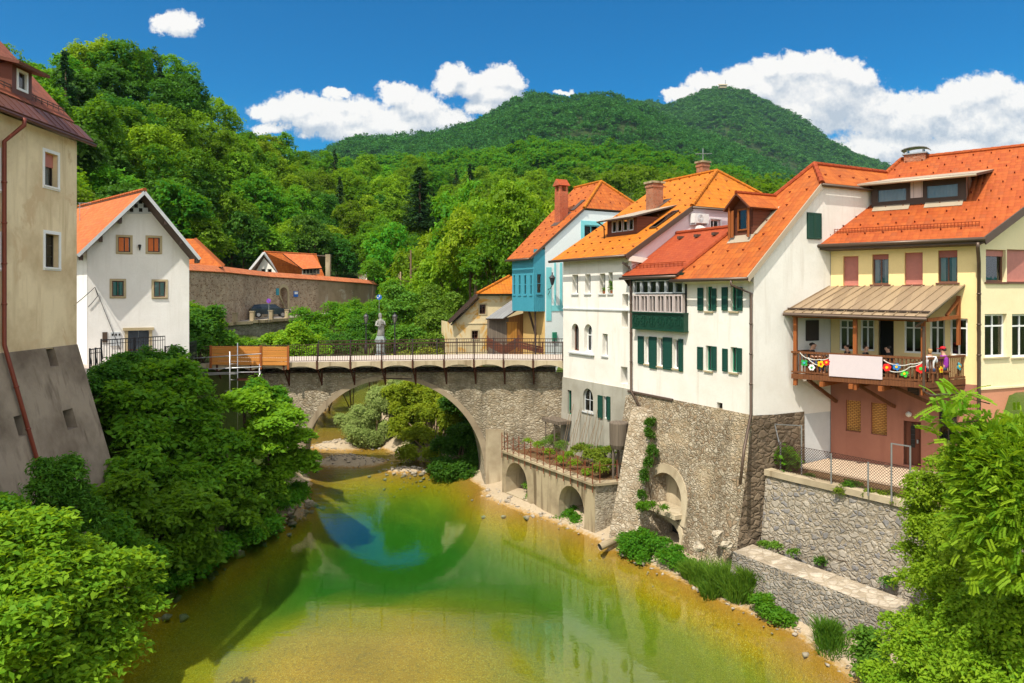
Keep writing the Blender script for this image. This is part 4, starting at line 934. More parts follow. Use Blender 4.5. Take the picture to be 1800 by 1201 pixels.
# wall lantern on its arm
lu,lz=F3S.uz(969.5,500,.5); lb=F3S.pt(lu,lz,.6)
t=thing('wall_lantern','dark iron lantern on a bracket at the corner of the pale blue house','lantern',F3S.pt(lu,lz,0))
m_=MB(); m_.lathe(lb,[(.05,-.05),(.10,0),(.20,.42),(.24,.44),(.10,.62),(.03,.72),(.05,.78),(.02,.84)],8); mk('lantern_head',m_,M['dark_iron'],t)
m_=MB(); m_.tube([F3S.pt(lu,lz-.35,0),F3S.pt(lu,lz-.3,.35),F3S.pt(lu,lz-.05,.6)],.025); m_.tube([F3S.pt(lu,lz-.75,0),F3S.pt(lu,lz-.45,.3)],.02); mk('bracket_arm',m_,M['dark_iron'],t)
m_=MB(); m_.lathe(lb,[(.105,.03),(.195,.40)],8); 
# ---- ochre house and its annex
oh=thing('ochre_house','weathered ochre cottage with brown eaves and orange hipped roof end beyond the bridge','house',(-3,56,7))
FO=Facade((-4.62,56.2),(1.2,57.6)); fo=lambda px,py:FO.uz(px,py)
mb=MB(); hh=[]
for b in ((843,535.5,854,552),(829.5,581.5,840.5,596)): hh.append(window(oh,FO,FO.rect(*b),M['brown_frame'],.2,2,2,.07,sur=M['surround_stone'],surw=.1))
zl=fo(797,568)[1]; zt=fo(838,520)[1]; ut=fo(838,520)[0]
wall(mb,FO,[(0,0),(6,0),(6,zt),(ut,zt),(0,zl)],hh,.2); 
FO2=Facade((-6.2,62.5),(-4.62,56.2)); wall(mb,FO2,[(0,0),(FO2.L,0),(FO2.L,zl),(0,zl)],[],.2)
mk('wall',mb,M['ochre_wall'],oh)
dn=V((-FO.n.x,-FO.n.y,0)); e0=FO.pt(fo(787,566)[0],fo(787,566)[1]+.1,.45); e1=FO.pt(fo(836,519)[0],fo(836,519)[1]+.12,.45); ap=P(895,485.5,58.5); 
rm=roofmesh([[e0,e1,ap,ap+V((.3,6,-.1)),e0+V((.45,7,-.15))][::1],[e1,FO.pt(6.2,fo(838,519)[1]+.12,.45),ap+V((2.2,.6,0)),ap]],.15,[(e1,ap)],False)
mk('roof',rm,[M['tile_orange'],M['fascia_brown'],M['tile_red'],M['tile_orange'],M['snow_hook']],oh)
mb=MB(); mb.bar(e0+V((0,0,-.14)),e1+V((0,0,-.14)),.06,.3); mb.bar(e0+dn*.4+V((.25,0,-.35)),e1+dn*.4+V((.25,0,-.35)),.5,.06); mk('bargeboard',mb,M['dark_wood'],oh)
mb=MB(); r=FO.rect(800,567,900,569.5); fbox(mb,FO,r[0],r[1],r[2],r[3],.003,.04); mk('string_course',mb,M['ochre_wall'],oh)
an=thing('wooden_annex','weathered grey plank lean-to with ochre double door beside the turquoise bay','shed',(-1,53,7.4))
FA=Facade((-1.85,53.0),(-.25,52.6)); FA2=Facade((-.25,52.6),(1.3,53.3))
mb=MB(); wall(mb,FA,[(0,7),(FA.L,7),(FA.L,FA.uz(883,558)[1]),(0,FA.uz(857,560)[1])],[],.1,0)
wall(mb,FA2,[(0,7),(1.7,7),(1.7,FA2.uz(914,548)[1]),(0,FA2.uz(886,558)[1])],[],.1,1); mk('plank_wall',mb,[M['annex_grey'],M['annex_brown']],an)
r=FA2.rect(891,568,908,605); mb=MB(); fbox(mb,FA2,r[0],r[1],r[2],r[3],.003,.05); fbox(mb,FA2,(r[0]+r[2])/2-.02,r[1],(r[0]+r[2])/2+.02,r[3],.05,.07); fbox(mb,FA2,r[0]-.06,r[3],r[2]+.06,r[3]+.08,.003,.07)
mk('door',mb,M['ochre_door'],an)
q=[P(852,562,52.4),P(880,560,51.9),P(915,543,53),P(902,526,55.5),P(897,528,56)]; mb=MB(); mb.slab([P(853.5,560,52.6),P(884,560,51.9),P(915,540,52.6),P(899,528,55.2)],.1); mk('lean_to_roof',mb,[M['slate_wood'],M['dark_wood']],an)
rp=MB(); 
for i in range(3):
    z=i*.22; rp.bar(P(857,606,51)+V((0,0,z)),P(886,622,49.5)+V((0,0,z)),.05,.2)
    rp.bar(P(886,622,49.5)+V((0,0,z)),P(912,606,49.8)+V((0,0,z)),.05,.2); 
rp.bar(P(912,608,49.8),P(955,618,48.8),.05,.3); rp.bar(P(912,602,49.8),P(955,612,48.8),.05,.12)
for px,py,y in ((857,612,51),(886,628,49.5),(912,612,49.8),(954,624,48.8)): rp.bar(P(px,py,y)-V((0,0,.2)),P(px,py,y)+V((0,0,.9)),.09)
solo('plank_fence',rp,M['brown_cladding'],'dark brown plank barrier zigzagging in front of the wooden lean-to','fence',P(886,628,49.5))

# ---- yellow house with balcony
Yc=(14.39,32.1); fy=(.768,-.640); iy=(.640,.768); WY=Q(Yc,iy,fy)   # (inward, along to the right)
LY=5.62; Y2=WY(0,LY,0); gy_=V((1,.4,0)).normalized(); Y3=Y2+gy_*9
FY=Facade(Yc,Y2[:2]); FG=Facade(Y2[:2],Y3[:2])
yh=thing('yellow_house','yellow house over a pink ground floor with red-orange roof and long brown dormer','house',(16,30.5,4.8))
mb=MB(); up=[]; 
for b,kw in [((1482,450.5,1509,503),dict(blind=.985,blindm=M['blind_pink'])),((1533,447,1562,500),dict(blind=.17,blindm=M['blind_red'],curt=1)),((1590,444,1622,501),dict(blind=.985,blindm=M['blind_pink'])),((1649,440,1683,497),dict(blind=.22,blindm=M['blind_red'],curt=1))]:
    up.append(window(yh,FY,FY.rect(*b),M['brown_frame'],.22,2,1,.06,sill=M['brown_frame'],**kw))
for b in ((1475,562,1503,617),(1512,561,1537,617),(1589,561,1622,621),(1634,560,1661,623),(1670,560,1701,626)):
    r=FY.rect(*b); r=(r[0],max(r[1],9.25),r[2],r[3]); up.append(window(yh,FY,r,M['white_frame'],.12,2,1,.07,trans=.74,curt=0))
dr=FY.rect(1543,561,1571,640); dr=(dr[0],8.62,dr[2],dr[3]); up.append(rect_poly(*dr))
zj=8.42
wall(mb,FY,[(0,zj),(LY,zj),(LY,14.6),(0,14.6)],up,.25,0); fpoly(mb,FY,rect_poly(*dr),-.5,4)
lo=[]
for b in ((1486.6,704.5,1513,759),(1531,709,1559,765)):
    r=FY.rect(*b); lo.append(rect_poly(*r)); fpoly(mb,FY,rect_poly(*r),-.22,5)
r=FY.rect(1650,721,1682,781); lo.append(window(yh,FY,r,M['dark_frame'],.2,2,2,.05))
dp=FY.rect(1588,741,1619,828); dp=(dp[0],4.82,dp[2],dp[3]); lo.append(rect_poly(*dp))
vt_=FY.rect(1598,684,1613,693)
wall(mb,FY,[(0,4.3),(LY,4.3),(LY,zj),(0,zj)],lo,.25,1)
gl=[]; r=FG.rect(1733,439,1768,496); gl.append(window(yh,FG,r,M['brown_frame'],.16,1,1,.09,sill=M['brown_frame'],blind=.2,blindm=M['blind_pink']))
r2b=FG.rect(1770,439,1815,496); gl.append(window(yh,FG,r2b,M['brown_frame'],.16,1,1,.09,sill=M['brown_frame'],blind=.985,blindm=M['blind_pink']))
for a,b in ((1731,1770),(1779,1818)):
    r=FG.rect(a,552,b,628); gl.append(window(yh,FG,r,M['white_frame'],.16,2,1,.08,sill=M['surround_stone'],trans=.72,curt=0))
zy=lambda a:14.3+(a+.6)*.62
gt=lambda u:(14.35+u*(gy_.x*iy[0]+gy_.y*iy[1])*.62+.33)
wall(mb,FG,[(0,8.25),(9,8.25),(9,gt(6.2)),(6.2,gt(6.2)),(0,14.5)],gl,.2,2); wall(mb,FG,[(0,4.3),(9,4.3),(9,8.25),(0,8.25)],[],.2,3)
mb.face([Y3+V((0,0,4)),WY(9,0,0)+V((8,3,4)),WY(9,0,0)+V((8,3,17)),Y3+V((0,0,17))],2)
mk('wall',mb,[M['yellow_wall'],M['pink_wall'],M['pale_yellow_wall'],M['salmon_wall'],M['room'],M['orange_lattice']],yh)
mb=MB(); fbox(mb,FG,0,8.22,9,8.30,.003,.05); mk('string_course',mb,M['pale_yellow_wall'],yh)
d=MB(); fbox(d,FY,dp[0]+.03,dp[1],dp[2]-.03,dp[3]-.03,-.22,-.17); fbox(d,FY,dp[0]+.25,dp[1]+.75,dp[2]-.25,dp[3]-.2,-.17,-.15,1)
for i in range(6): fbox(d,FY,dp[0]+.25,dp[1]+.85+i*.22,dp[2]-.25,dp[1]+.87+i*.22,-.15,-.13,2)
dd=mk('door',d,[M['door_wood'],M['room'],M['dark_iron']],yh); d=MB(); fbox(d,FY,dp[2]-.18,dp[1]+.95,dp[2]-.12,dp[1]+1.1,-.17,-.10); mk('handle',d,M['zinc'],dd)
d=MB(); 
for i in range(4): fbox(d,FY,vt_[0],vt_[1]+i*.06,vt_[2],vt_[1]+i*.06+.035,.003,.03)
ring(d,FY,rect_poly(vt_[0]-.05,vt_[1]-.05,vt_[2]+.05,vt_[3]+.05),rect_poly(*vt_),.003,.035); mk('vent_grille',d,M['dark_frame'],yh)
l=MB(); lu,lz=FY.uz(1598,728); l.lathe(FY.pt(lu,lz,.10),[(.02,-.12),(.10,-.07),(.12,.0),(.10,.07),(.02,.12)],12); l.box(FY.pt(lu,lz,.03),.1,.06,.1,0,fy); solo('wall_lamp',l,M['lamp_glass'],'round white lamp on the pink wall above the brown door','wall lamp',FY.pt(lu,lz,0),smooth=True)
def RY(a,b): return WY(a,b,zy(a))
E0=RY(-.6,-.75); E1=RY(-.6,LY+.25); Rl=RY(6.96,1.48); 
gd=(gy_.x*iy[0]+gy_.y*iy[1]); gf=(gy_.x*fy[0]+gy_.y*fy[1])
Rr=RY(6.96,LY+.25+(7.56/gd)*gf)
rm=roofmesh([[E0,E1,Rr,Rl],[Rl,Rr,Rr+V((5,6,-4.5)),Rl+V((5,6,-4.5))]],.2,[(Rl,Rr),(RY(5.6,1.05),Rl)],True,(.72,.85))
ry=mk('roof',rm,[M['tile_scarlet'],M['fascia_brown'],M['tile_deep'],M['tile_scarlet'],M['snow_hook']],yh)
mb=MB(); fz=V((0,0,-.12)); mb.bar(E0+fz,E1+fz,.05,.26); mb.bar(E1+fz+V((0,-.02,-.04)),Rr+fz+V((0,-.02,-.04)),.06,.30); mk('fascia',mb,M['fascia_brown'],yh)
mb=MB(); mb.face([E0+V((0,0,-.24)),E1+V((0,0,-.24)),FY.pt(LY,14.0),FY.pt(-.6,14.0)][::-1]); mk('soffit',mb,M['fascia_brown'],yh)
gutter(yh,WY(-.70,-.8,14.22),WY(-.70,LY+.3,14.22),.085,M['pipe_brown'])
mb=MB()
for q in (.10,.20): mb.bar(RY(.2,.1)+V((0,0,q)),RY(.2,LY)+V((0,0,q)),.025)
for i in range(46): mb.bar(RY(.2,.1+i*(LY-.1)/45)+V((0,0,.0)),RY(.2,.1+i*(LY-.1)/45)+V((0,0,.22)),.018)
mk('snow_guard',mb,M['tile_deep'],ry)
px_=FY.uz(1717,560,.1)[0]; q=WY(-.68,LY+.05,14.1)
pipe(yh,[q,q+V((0,0,-.2)),WY(-.1,LY+.02,13.3),WY(-.1,LY+.02,8.4),WY(-.1,LY+.02,4.4)],.07,M['pipe_brown'])
# long shed dormer
def longdorm():
    ad=2.3; b0,b1=1.15,4.9; zf=zy(ad); zt=zf+1.12; w=MB(); bk=lambda z:(z-14.3)/.62-.6
    FD=Facade(WY(ad,b0,0)[:2],WY(ad,b1,0)[:2]); wins=[(.22,zf+.18,1.5,zt-.28),(2.2,zf+.18,3.5,zt-.28)]
    wall(w,FD,rect_poly(0,zf-.1,FD.L,zt),[rect_poly(*x) for x in wins],.12,0)
    fbox(w,FD,1.62,zf+.3,2.1,zt-.08,.003,.03,1)
    q=[WY(ad,b1,zf-.1),WY(bk(zt)+.1,b1,zt),WY(ad,b1,zt)]; w.face([q[0],q[1],q[2]],2); q=[WY(ad,b0,zf-.1),WY(ad,b0,zt),WY(bk(zt)+.1,b0,zt)]; w.face(q[::-1],0)
    dm=mk('dormer',w,[M['dark_wood'],M['ivory_wood'],M['dormer_metal']],ry)
    for x in wins:
        w=MB(); wc=MB(); o=rect_poly(*x); ring(w,FD,o,inset(o,.06),-.1,.02); fpoly(w,FD,inset(o,.06),-.06,1)
        n=16
        for i in range(n): wc.face([FD.pt(x[0]+(x[2]-x[0])*i/n,x[1],-.12-.04*(i%2)),FD.pt(x[0]+(x[2]-x[0])*(i+1)/n,x[1],-.12-.04*((i+1)%2)),FD.pt(x[0]+(x[2]-x[0])*(i+1)/n,x[3],-.12-.04*((i+1)%2)),FD.pt(x[0]+(x[2]-x[0])*i/n,x[3],-.12-.04*(i%2))])
        dw=mk('dormer_window',w,[M['dark_wood'],M['glass']],ry)
        wc_=mk('curtain',wc,M['curtain'],ry)
    w=MB(); ov=.6; t=.17; af=ad-ov; zfr=zt+.06-ov*t
    ae=None
    # meet the main slope: zt+.06+(a-ad)*t = zy(a)
    ae=((zt+.06-ad*t)-(14.3+.372))/(.62-t)
    w.slab([WY(af,b0-.45,zfr),WY(af,b1+.45,zfr),WY(ae+.05,b1+.75,zy(ae)+.03),WY(ae+.05,b0-.1,zy(ae)+.03)],.11,0,1)
    mk('dormer_roof',w,[M['flashing'],M['fascia_brown']],ry)
    gutter(ry,WY(af-.05,b0-.45,zfr-.08),WY(af-.05,b1+.45,zfr-.08),.06,M['flashing'])
    w=MB(); w.slab([WY(ad-.4,b0+.1,zy(ad-.4)+.04),WY(ad-.4,b0+1.6,zy(ad-.4)+.04),WY(ad,b0+1.6,zf+.06),WY(ad,b0+.1,zf+.06)],.02,0,0); w.slab([WY(ad-.4,b0+2.2,zy(ad-.4)+.04),WY(ad-.4,b1-.1,zy(ad-.4)+.04),WY(ad,b1-.1,zf+.06),WY(ad,b0+2.2,zf+.06)],.02,0,0); mk('flashing',w,M['flashing'],ry)
    pipe(ry,[WY(af-.02,b1+.2,zfr-.1),WY(ad-.12,b1+.1,zt-.4),WY(ad-.12,b1+.1,zf+.0)],.05,M['pipe_brown'])
    for i in range(6):
        pass
longdorm()
c=RY(6.9,2.15); ch=MB(); ch.box(c+V((0,0,-.12)),.95,.65,.6,0,fy); ch.box(c+V((0,0,.21)),1.1,.8,.06,1,fy)
for s in (-.35,.35): ch.box(c+V((fy[0]*s,fy[1]*s,.33)),.06,.4,.2,1,fy)
cm=[]
for i in range(9):
    a=math.pi*i/8; cm.append((-.62*math.cos(a),.40+.16*math.sin(a)))
for (x0,z0),(x1,z1) in zip(cm,cm[1:]):
    A=c+V((fy[0]*x0,fy[1]*x0,z0)); B=c+V((fy[0]*x1,fy[1]*x1,z1)); e=V((iy[0],iy[1],0))*.4
    ch.slab([A-e,B-e,B+e,A+e],.03,1,1)
mk('chimney',ch,[M['brick'],M['zinc']],ry)
# ------------------------------------------------------------------ left bank houses
# beige house on its battered base
bo=(-18.36,30.0); bd=V((.03,-1,0)).normalized(); BL=14.5
bnear=V((bo[0],bo[1],0))+bd*BL
FB_=Facade((bnear.x,bnear.y),bo); FB_2=None
# seen from the river the far corner is on the right
bh=thing('beige_house','tall weathered beige house with brown tiled roof on a battered stone base','house',(-18.4,28,2))
hl=[]
for b,kw in [((78,270,101,328),dict(blind=.40,blindm=M['blind_pink'],curt=2)),((79,412,103,470),dict(curt=0,rows=3))]:
    r=FB_.rect(*b); hl.append(window(bh,FB_,r,M['dark_frame'],.22,2,kw.pop('rows',1),.05,sur=M['white_trim'],surw=.13,sill=M['white_trim'],**kw))
for b in ((-26,262,-3,330),(-24,412,-1,470)):
    r=FB_.rect(*b); hl.append(window(bh,FB_,r,M['dark_frame'],.22,2,3,.05,sur=M['white_trim'],surw=.13,sill=M['white_trim'],curt=1))
mb=MB(); wall(mb,FB_,[(0,9.9),(BL,9.9),(BL,18.5),(0,18.5)],hl,.25)
bi=V((-bd.y*-1,0,0)); inw=V((-1,-.03,0)).normalized()
FBn=Facade(bo,(V((bo[0],bo[1],0))+inw*11)[:2]); 
far0=V((bo[0],bo[1],0)); far1=far0+inw*11; near1=bnear+inw*11
mb.face([far0+V((0,0,2)),far1+V((0,0,2)),far1+V((0,0,18.5)),far0+V((0,0,18.5))][::1]); mb.face([far0+V((0,0,18.5)),far1+V((0,0,18.5)),(far0+far1)/2+V((0,0,24.6))])
mb.face([bnear+V((0,0,2)),near1+V((0,0,2)),near1+V((0,0,18.5)),bnear+V((0,0,18.5))][::-1]); mb.face([bnear+V((0,0,18.5)),near1+V((0,0,18.5)),(bnear+near1)/2+V((0,0,24.6))]); mb.face([far1+V((0,0,2)),near1+V((0,0,2)),near1+V((0,0,18.5)),far1+V((0,0,18.5))])
mk('wall',mb,M['beige_wall'],bh)
def bp(a,u,z): return bnear-bd*u+inw*a+V((0,0,z))     # a inward, u towards the far corner
zb_=lambda a: 18.45+(a+.55)*1.12
ridge_a=5.5
rm=roofmesh([[bp(.3,-.3,zb_(.3)),bp(.3,BL+.35,zb_(.3)),bp(ridge_a,BL+.2,zb_(ridge_a)),bp(ridge_a,-.3,zb_(ridge_a))],[bp(ridge_a,-.3,zb_(ridge_a)),bp(ridge_a,BL+.2,zb_(ridge_a)),bp(11.5,BL+.35,18.3),bp(11.5,-.3,18.3)]],.16,[(bp(ridge_a,-.3,zb_(ridge_a)),bp(ridge_a,BL+.2,zb_(ridge_a)))],False)
br=mk('roof',rm,[M['tile_brown'],M['red_metal'],M['tile_brown'],M['tile_brown'],M['snow_hook']],bh)
mb=MB(); mb.slab([bp(-.52,-.3,zb_(-.52)+.10),bp(-.52,BL+.35,zb_(-.52)+.10),bp(.12,BL+.35,zb_(.12)+.05),bp(.12,-.3,zb_(.12)+.05)],.07,0,0)
for i in range(30): mb.bar(bp(-.5,.0+i*.49,zb_(-.5)+.13),bp(.1,.0+i*.49,zb_(.1)+.08),.025)
mk('eave_flashing',mb,M['red_metal'],br)
mb=MB()
for q in (.12,.22): mb.bar(bp(.55,0,zb_(.55)+q),bp(.55,BL+.1,zb_(.55)+q),.03)
for i in range(40): mb.bar(bp(.55,.1+i*.37,zb_(.55)),bp(.55,.1+i*.37,zb_(.55)+.25),.02)
mk('snow_guard',mb,M['fascia_brown'],br)
gutter(bh,bp(-.58,-.3,zb_(-.58)),bp(-.58,BL+.35,zb_(-.58)),.07,M['red_metal'])
# dormer of the beige house
def bdorm():
    ad=.5; u0,u1=11.2,12.35; zf=zb_(ad); zt=zf+1.12; bk=lambda z:(z-18.45)/1.12-.55
    FD=Facade(bp(ad,u0,0)[:2],bp(ad,u1,0)[:2]); w=MB(); o=rect_poly(.25,zf+.2,FD.L-.25,zt-.12); wall(w,FD,rect_poly(0,zf-.2,FD.L,zt),[o],.1,0)
    for u in (u0,u1):
        q=[bp(ad,u,zf-.2),bp(ad,u,zt),bp(bk(zt)+.1,u,zt)]; w.face(q if u==u0 else q[::-1],0)
    mk('dormer',w,[M['red_metal']],br)
    w=MB(); ring(w,FD,o,inset(o,.09),-.08,.03); fpoly(w,FD,inset(o,.09),-.06,1); mk('dormer_window',w,[M['white_frame'],M['glass']],br)
    w=MB(); w.slab([bp(ad-.5,u0-.35,zt-.02),bp(ad-.5,u1+.35,zt-.02),bp(bk(zt+.5)+.3,u1+.35,zt+.5),bp(bk(zt+.5)+.3,u0-.35,zt+.5)],.12,0,0); mk('dormer_roof',w,[M['red_metal']],br)
bdorm()
d=FB_.uz(15,240,.1)[0]; dz=FB_.uz(15,605)[1]
def BB(u,z): return (9.95-z)*.27      # batter of the base
u2,_=FB_.uz(88,836,1.6)
pipe(bh,[bp(-.66,d-.0,18.4),bp(-.66,d,18.15),bp(-.12,d-.25,17.5),bp(-.12,d-.25,dz),FB_.pt(u2,4.2,BB(0,4.2)+.12),FB_.pt(u2+.3,3.95,BB(0,4)+.3)],.075,M['pipe_red'])
bb=thing('battered_base_wall','dark grey rendered battered base wall with square drain openings under the beige house','wall',(-16.6,27,1))
class BBF(Facade):
    def pt(s,u,z,out=0): return Facade.pt(s,u,z,out+max(0,(9.95-z))*.27+.03)
    def uz(s,px,py,out=0):
        z=6.0
        for i in range(14):
            u,z2=Facade.uz(s,px,py,out+max(0,(9.95-z))*.27+.03); z=.5*z+.5*z2
        return u,z
FBB=BBF((bnear.x,bnear.y),bo); ho=[]
mb=MB()
for b in ((80,612,95,646),(109,720,128,757),(23,731,39,770),(-60,735,-44,772)):
    r=FBB.rect(*b); h=rect_poly(*r); ho.append(h)
wall(mb,FBB,[(0,0),(BL+.25,0),(BL,9.95),(0,9.95)],ho,.8)
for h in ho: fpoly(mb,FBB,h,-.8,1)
mb.face([FBB.pt(0,9.95),FBB.pt(BL,9.95),FB_.pt(BL,9.95,-.2),FB_.pt(0,9.95,-.2)],0)
e0=FBB.pt(BL+.25,0); e1=FBB.pt(BL,9.95); mb.face([e0,e0+inw*8,e1+inw*6,e1],0); e0=FBB.pt(0,0); e1=FBB.pt(0,9.95); mb.face([e0,e0+inw*8,e1+inw*6,e1][::-1],0)
mk('wall_face',mb,[M['base_render'],M['dark_green']],bb)
mb=MB(); 
for i in range(14):    # the older footing that shows below
    u0=BL-i*1.02; fbox(mb,FBB,u0-1.0,-.2,u0,3.1+.5*math.sin(i*1.7),-.3,.35+.12*math.sin(i*2.3))
mk('footing',mb,M['rubble_grey'],bb)

# white gabled house
lo0=(-23.3,39.0); ld=(.866,.5); LL=5.12
FL=Facade(lo0,(lo0[0]+ld[0]*LL,lo0[1]+ld[1]*LL)); LW=Q(lo0,(-.72,.69),ld)
lh=thing('gabled_house','white gabled house with orange roof and small stone framed windows by the bridge end','house',(-21,40,8.3))
hl=[]; sk=dict(sur=M['surround_stone'],surw=.12)
for b,fm,kw in [((208,417,229,443),'dark_frame',dict(shut=1)),((260,418,281,443),'dark_frame',dict(shut=1)),((197,494,217.5,521),'brown_frame',dict(curt=1)),((270.5,495,291,522),'brown_frame',dict(curt=2))]:
    r=FL.rect(*b); s=kw.pop('shut',0)
    hl.append(window(lh,FL,r,M[fm],.14,2,1,.05,sill=M['surround_stone'],**sk,**kw))
    if s:
        m_=MB(); mid=(r[0]+r[2])/2; fbox(m_,FL,r[0]+.03,r[1]+.05,mid-.03,r[3]-.03,-.12,-.08); fbox(m_,FL,mid+.03,r[1]+.05,r[2]-.08,r[3]-.03,-.12,-.08)
        mk('orange_shutter',m_,M['orange_shutter'],[c for c in lh.children if c.name.startswith('window')][-1])
r=FL.rect(225,581,262,618); r=(r[0],8.3,r[2],r[3]); hl.append(rect_poly(*r)); door=r
az=FL.uz(254.5,336)[1]; au=FL.uz(254.5,336)[0]; le=FL.uz(154,430)[1]; re=FL.uz(332,436)[1]
mb=MB(); wall(mb,FL,[(0,7.5),(LL,7.5),(LL,re-.0),(au,az-.25),(0,le)],hl,.2)
FLs=Facade((lo0[0]-.74*9,lo0[1]+.67*9),lo0); wall(mb,FLs,[(0,7.5),(9,7.5),(9,le),(0,le)],[],.2)
FLr=Facade((lo0[0]+ld[0]*LL,lo0[1]+ld[1]*LL),(lo0[0]+ld[0]*LL-.74*9,lo0[1]+ld[1]*LL+.67*9)); wall(mb,FLr,[(0,7.5),(9,7.5),(9,re),(0,re)],[],.2)
mk('wall',mb,M['cool_white'],lh)
m_=MB(); fbox(m_,FL,door[0],door[1],(door[0]+door[2])/2-.01,door[3],-.18,-.12); fbox(m_,FL,(door[0]+door[2])/2+.01,door[1],door[2],door[3],-.18,-.12); fbox(m_,FL,door[0],door[1]+.62,door[2],door[1]+.66,-.12,-.10,1); mk('door',m_,[M['door_blue'],M['rust']],lh)
m_=MB(); fbox(m_,FL,door[0]-.16,8.3,door[0]-.002,door[3],.003,.06); fbox(m_,FL,door[2]+.002,8.3,door[2]+.16,door[3],.003,.06); fbox(m_,FL,door[0]-.25,door[3]+.002,door[2]+.25,door[3]+.16,.003,.12); mk('door_surround',m_,M['surround_stone'],lh)
m_=MB(); r=FL.rect(180,584,189,602); fbox(m_,FL,r[0],r[1],r[2],r[3],.003,.05); mk('letter_box',m_,M['pipe_brown'],lh)
m_=MB(); r=FL.rect(194,584,211.5,608); fbox(m_,FL,r[0],r[1],r[2],r[3],.003,.06)
for i in range(3): fbox(m_,FL,r[0]+.06+i*.17,r[3]-.2,r[0]+.15+i*.17,r[3]-.08,.06,.07,1)
mk('meter_cabinet',m_,[M['grey_frame'],M['room']],lh)
m_=MB(); r=FL.rect(244,431,247,440); m_.lathe(FL.pt((r[0]+r[2])/2,r[1],.12),[(.03,0),(.09,.3),(.0,.32)],8); mk('wall_light',m_,M['dark_iron'],lh)
# gable board with chequer
g=[FL.uz(224,376),FL.uz(271,376),FL.uz(249,349)]; m_=MB(); fprism(m_,FL,g,.003,.05)
for i in range(5):
    for j in range(3):
        if (i+j)%2==0:
            u,z=FL.uz(228+i*8.0,372-j*7.2); 
            if j==0 or (j==1 and 0<i<4) or (j==2 and i==2): fbox(m_,FL,u-.0,z-.02,u+.18,z+.19,.05,.06,1)
mk('gable_board',m_,[M['grey_frame'],M['room']],lh)
ov=.95
e0=FL.pt(*FL.uz(137,446,ov),ov); ea=FL.pt(*FL.uz(254.5,334,ov),ov); e1=FL.pt(*FL.uz(352,452,ov),ov); bk=V((-.74,.67,0))*11.0
rm=roofmesh([[e0,ea,ea+bk,e0+bk],[ea,e1,e1+bk,ea+bk]],.17,[(ea,ea+bk)],False)
lr=mk('roof',rm,[M['tile_house'],M['fascia_brown'],M['tile_deep'],M['tile_house'],M['snow_hook']],lh)
m_=MB(); dz=V((0,-.02,-.13)); m_.bar(e0+dz,ea+dz,.05,.17); m_.bar(ea+dz,e1+dz,.05,.17); mk('bargeboard',m_,M['grey_frame'],lr)
m_=MB(); bz=V((-.5,.866,0))*.9
for a,b in ((e0,ea),(e1,ea)):
    for t in (.04,.33,.62): 
        p=a.lerp(b,t)+V((0,0,-.34)); m_.bar(p+bz*.05,p+bz*1.1,.2,.26)
    m_.bar(a+V((0,0,-.22))+bz*.3,b+V((0,0,-.22))+bz*.3,.5,.04)
mk('purlin',m_,M['dark_wood'],lr)
m_=MB(); c=ea+bk*.55+V((-1.6,0,-1.3)); m_.bar(c,c+V((0,0,1.1)),.03); m_.bar(c+V((-.1,0,1.1)),c+V((.7,0,1.1)),.025); m_.bar(c+V((-.1,0,.8)),c+V((.6,0,.8)),.025); solo('tv_antenna',m_,M['zinc'],'small grey aerial on the roof of the white gabled house','antenna',c)
# cables
def cable(pts,lab,sag=.0):
    m_=MB(); q=[]
    for a,b in zip(pts,pts[1:]):
        a=V(a);b=V(b)
        for i in range(9):
            t=i/9; q.append(a.lerp(b,t)-V((0,0,sag*4*t*(1-t))))
    q.append(V(pts[-1])); m_.tube(q,.018,5); return solo('cable',m_,M['dark_iron'],lab,'cable',pts[0])
p1=FL.pt(*FL.uz(167,505,.1),.1)
cable([bp(0,BL-.2,11.6),p1,FL.pt(*FL.uz(172,520,.06),.06),FL.pt(*FL.uz(155,540,.06),.06)],'thin black cable from the beige house to the white gabled house',.02)
cable([p1,FL.pt(*FL.uz(211,615,.05),.05)],'slack black cable slanting down the white gabled wall',-.02)
# orange roof behind, church-side house
oh2=thing('low_house','low house with scarlet roof just behind the white gabled house','house',P(365,480,73.0))
a=[P(330,468,73.0),P(391,468,72.0),P(338,420,75.0),P(318,420,75.0)]
rm=roofmesh([[P(300,470,72.5),P(391,469,71.5),P(340,420,74.5),P(290,420,75.0)],[P(391,469,71.5),P(396,466,79.0),P(345,418,80.0),P(340,420,74.5)]],.15,[],False); mk('roof',rm,[M['tile_red'],M['fascia_brown'],M['tile_red'],M['tile_red'],M['snow_hook']],oh2)
m_=MB(); m_.hexa([P(302,560,72.8),P(384,560,72.0),P(388,560,78.0),P(302,560,78.0)],[P(302,471,72.8),P(384,471,72.0),V((P(388,471,78.0).x,78,P(384,471,72.0).z)),V((P(302,471,78.0).x,78,P(384,471,72.0).z))]); mk('wall',m_,M['ochre_plain'],oh2)
def PH(x,y,Y): return P(x,y-5,Y)
ph=thing('parish_house','white gabled house with orange roof and brown dormer behind the long brick wall','house',PH(510,500,110))
Yp=108.0
FP=Facade((PH(441,0,Yp+1.2).x,Yp+1.2),(PH(488,0,Yp).x,Yp)); hl=[]
for b in ((458.5,473,466,480),(470,473,477.5,480)): hl.append(window(ph,FP,FP.rect(*b),M['dark_frame'],.2,2,1,.06))
u=lambda px,py: FP.uz(px,py)
mb=MB(); wall(mb,FP,[(0,9),(FP.L,9),(FP.L,u(488,482)[1]),u(463,452),(0,u(442,480)[1])],hl,.2); mk('wall',mb,M['white_wall'],ph)
g0=PH(438,480,Yp-.6); g1=PH(464,447.5,Yp); g2=PH(489,482,Yp+2); r1=PH(556,452.5,Yp+6); r3_=PH(575,487,Yp+5); r4=PH(500,490,Yp-6)
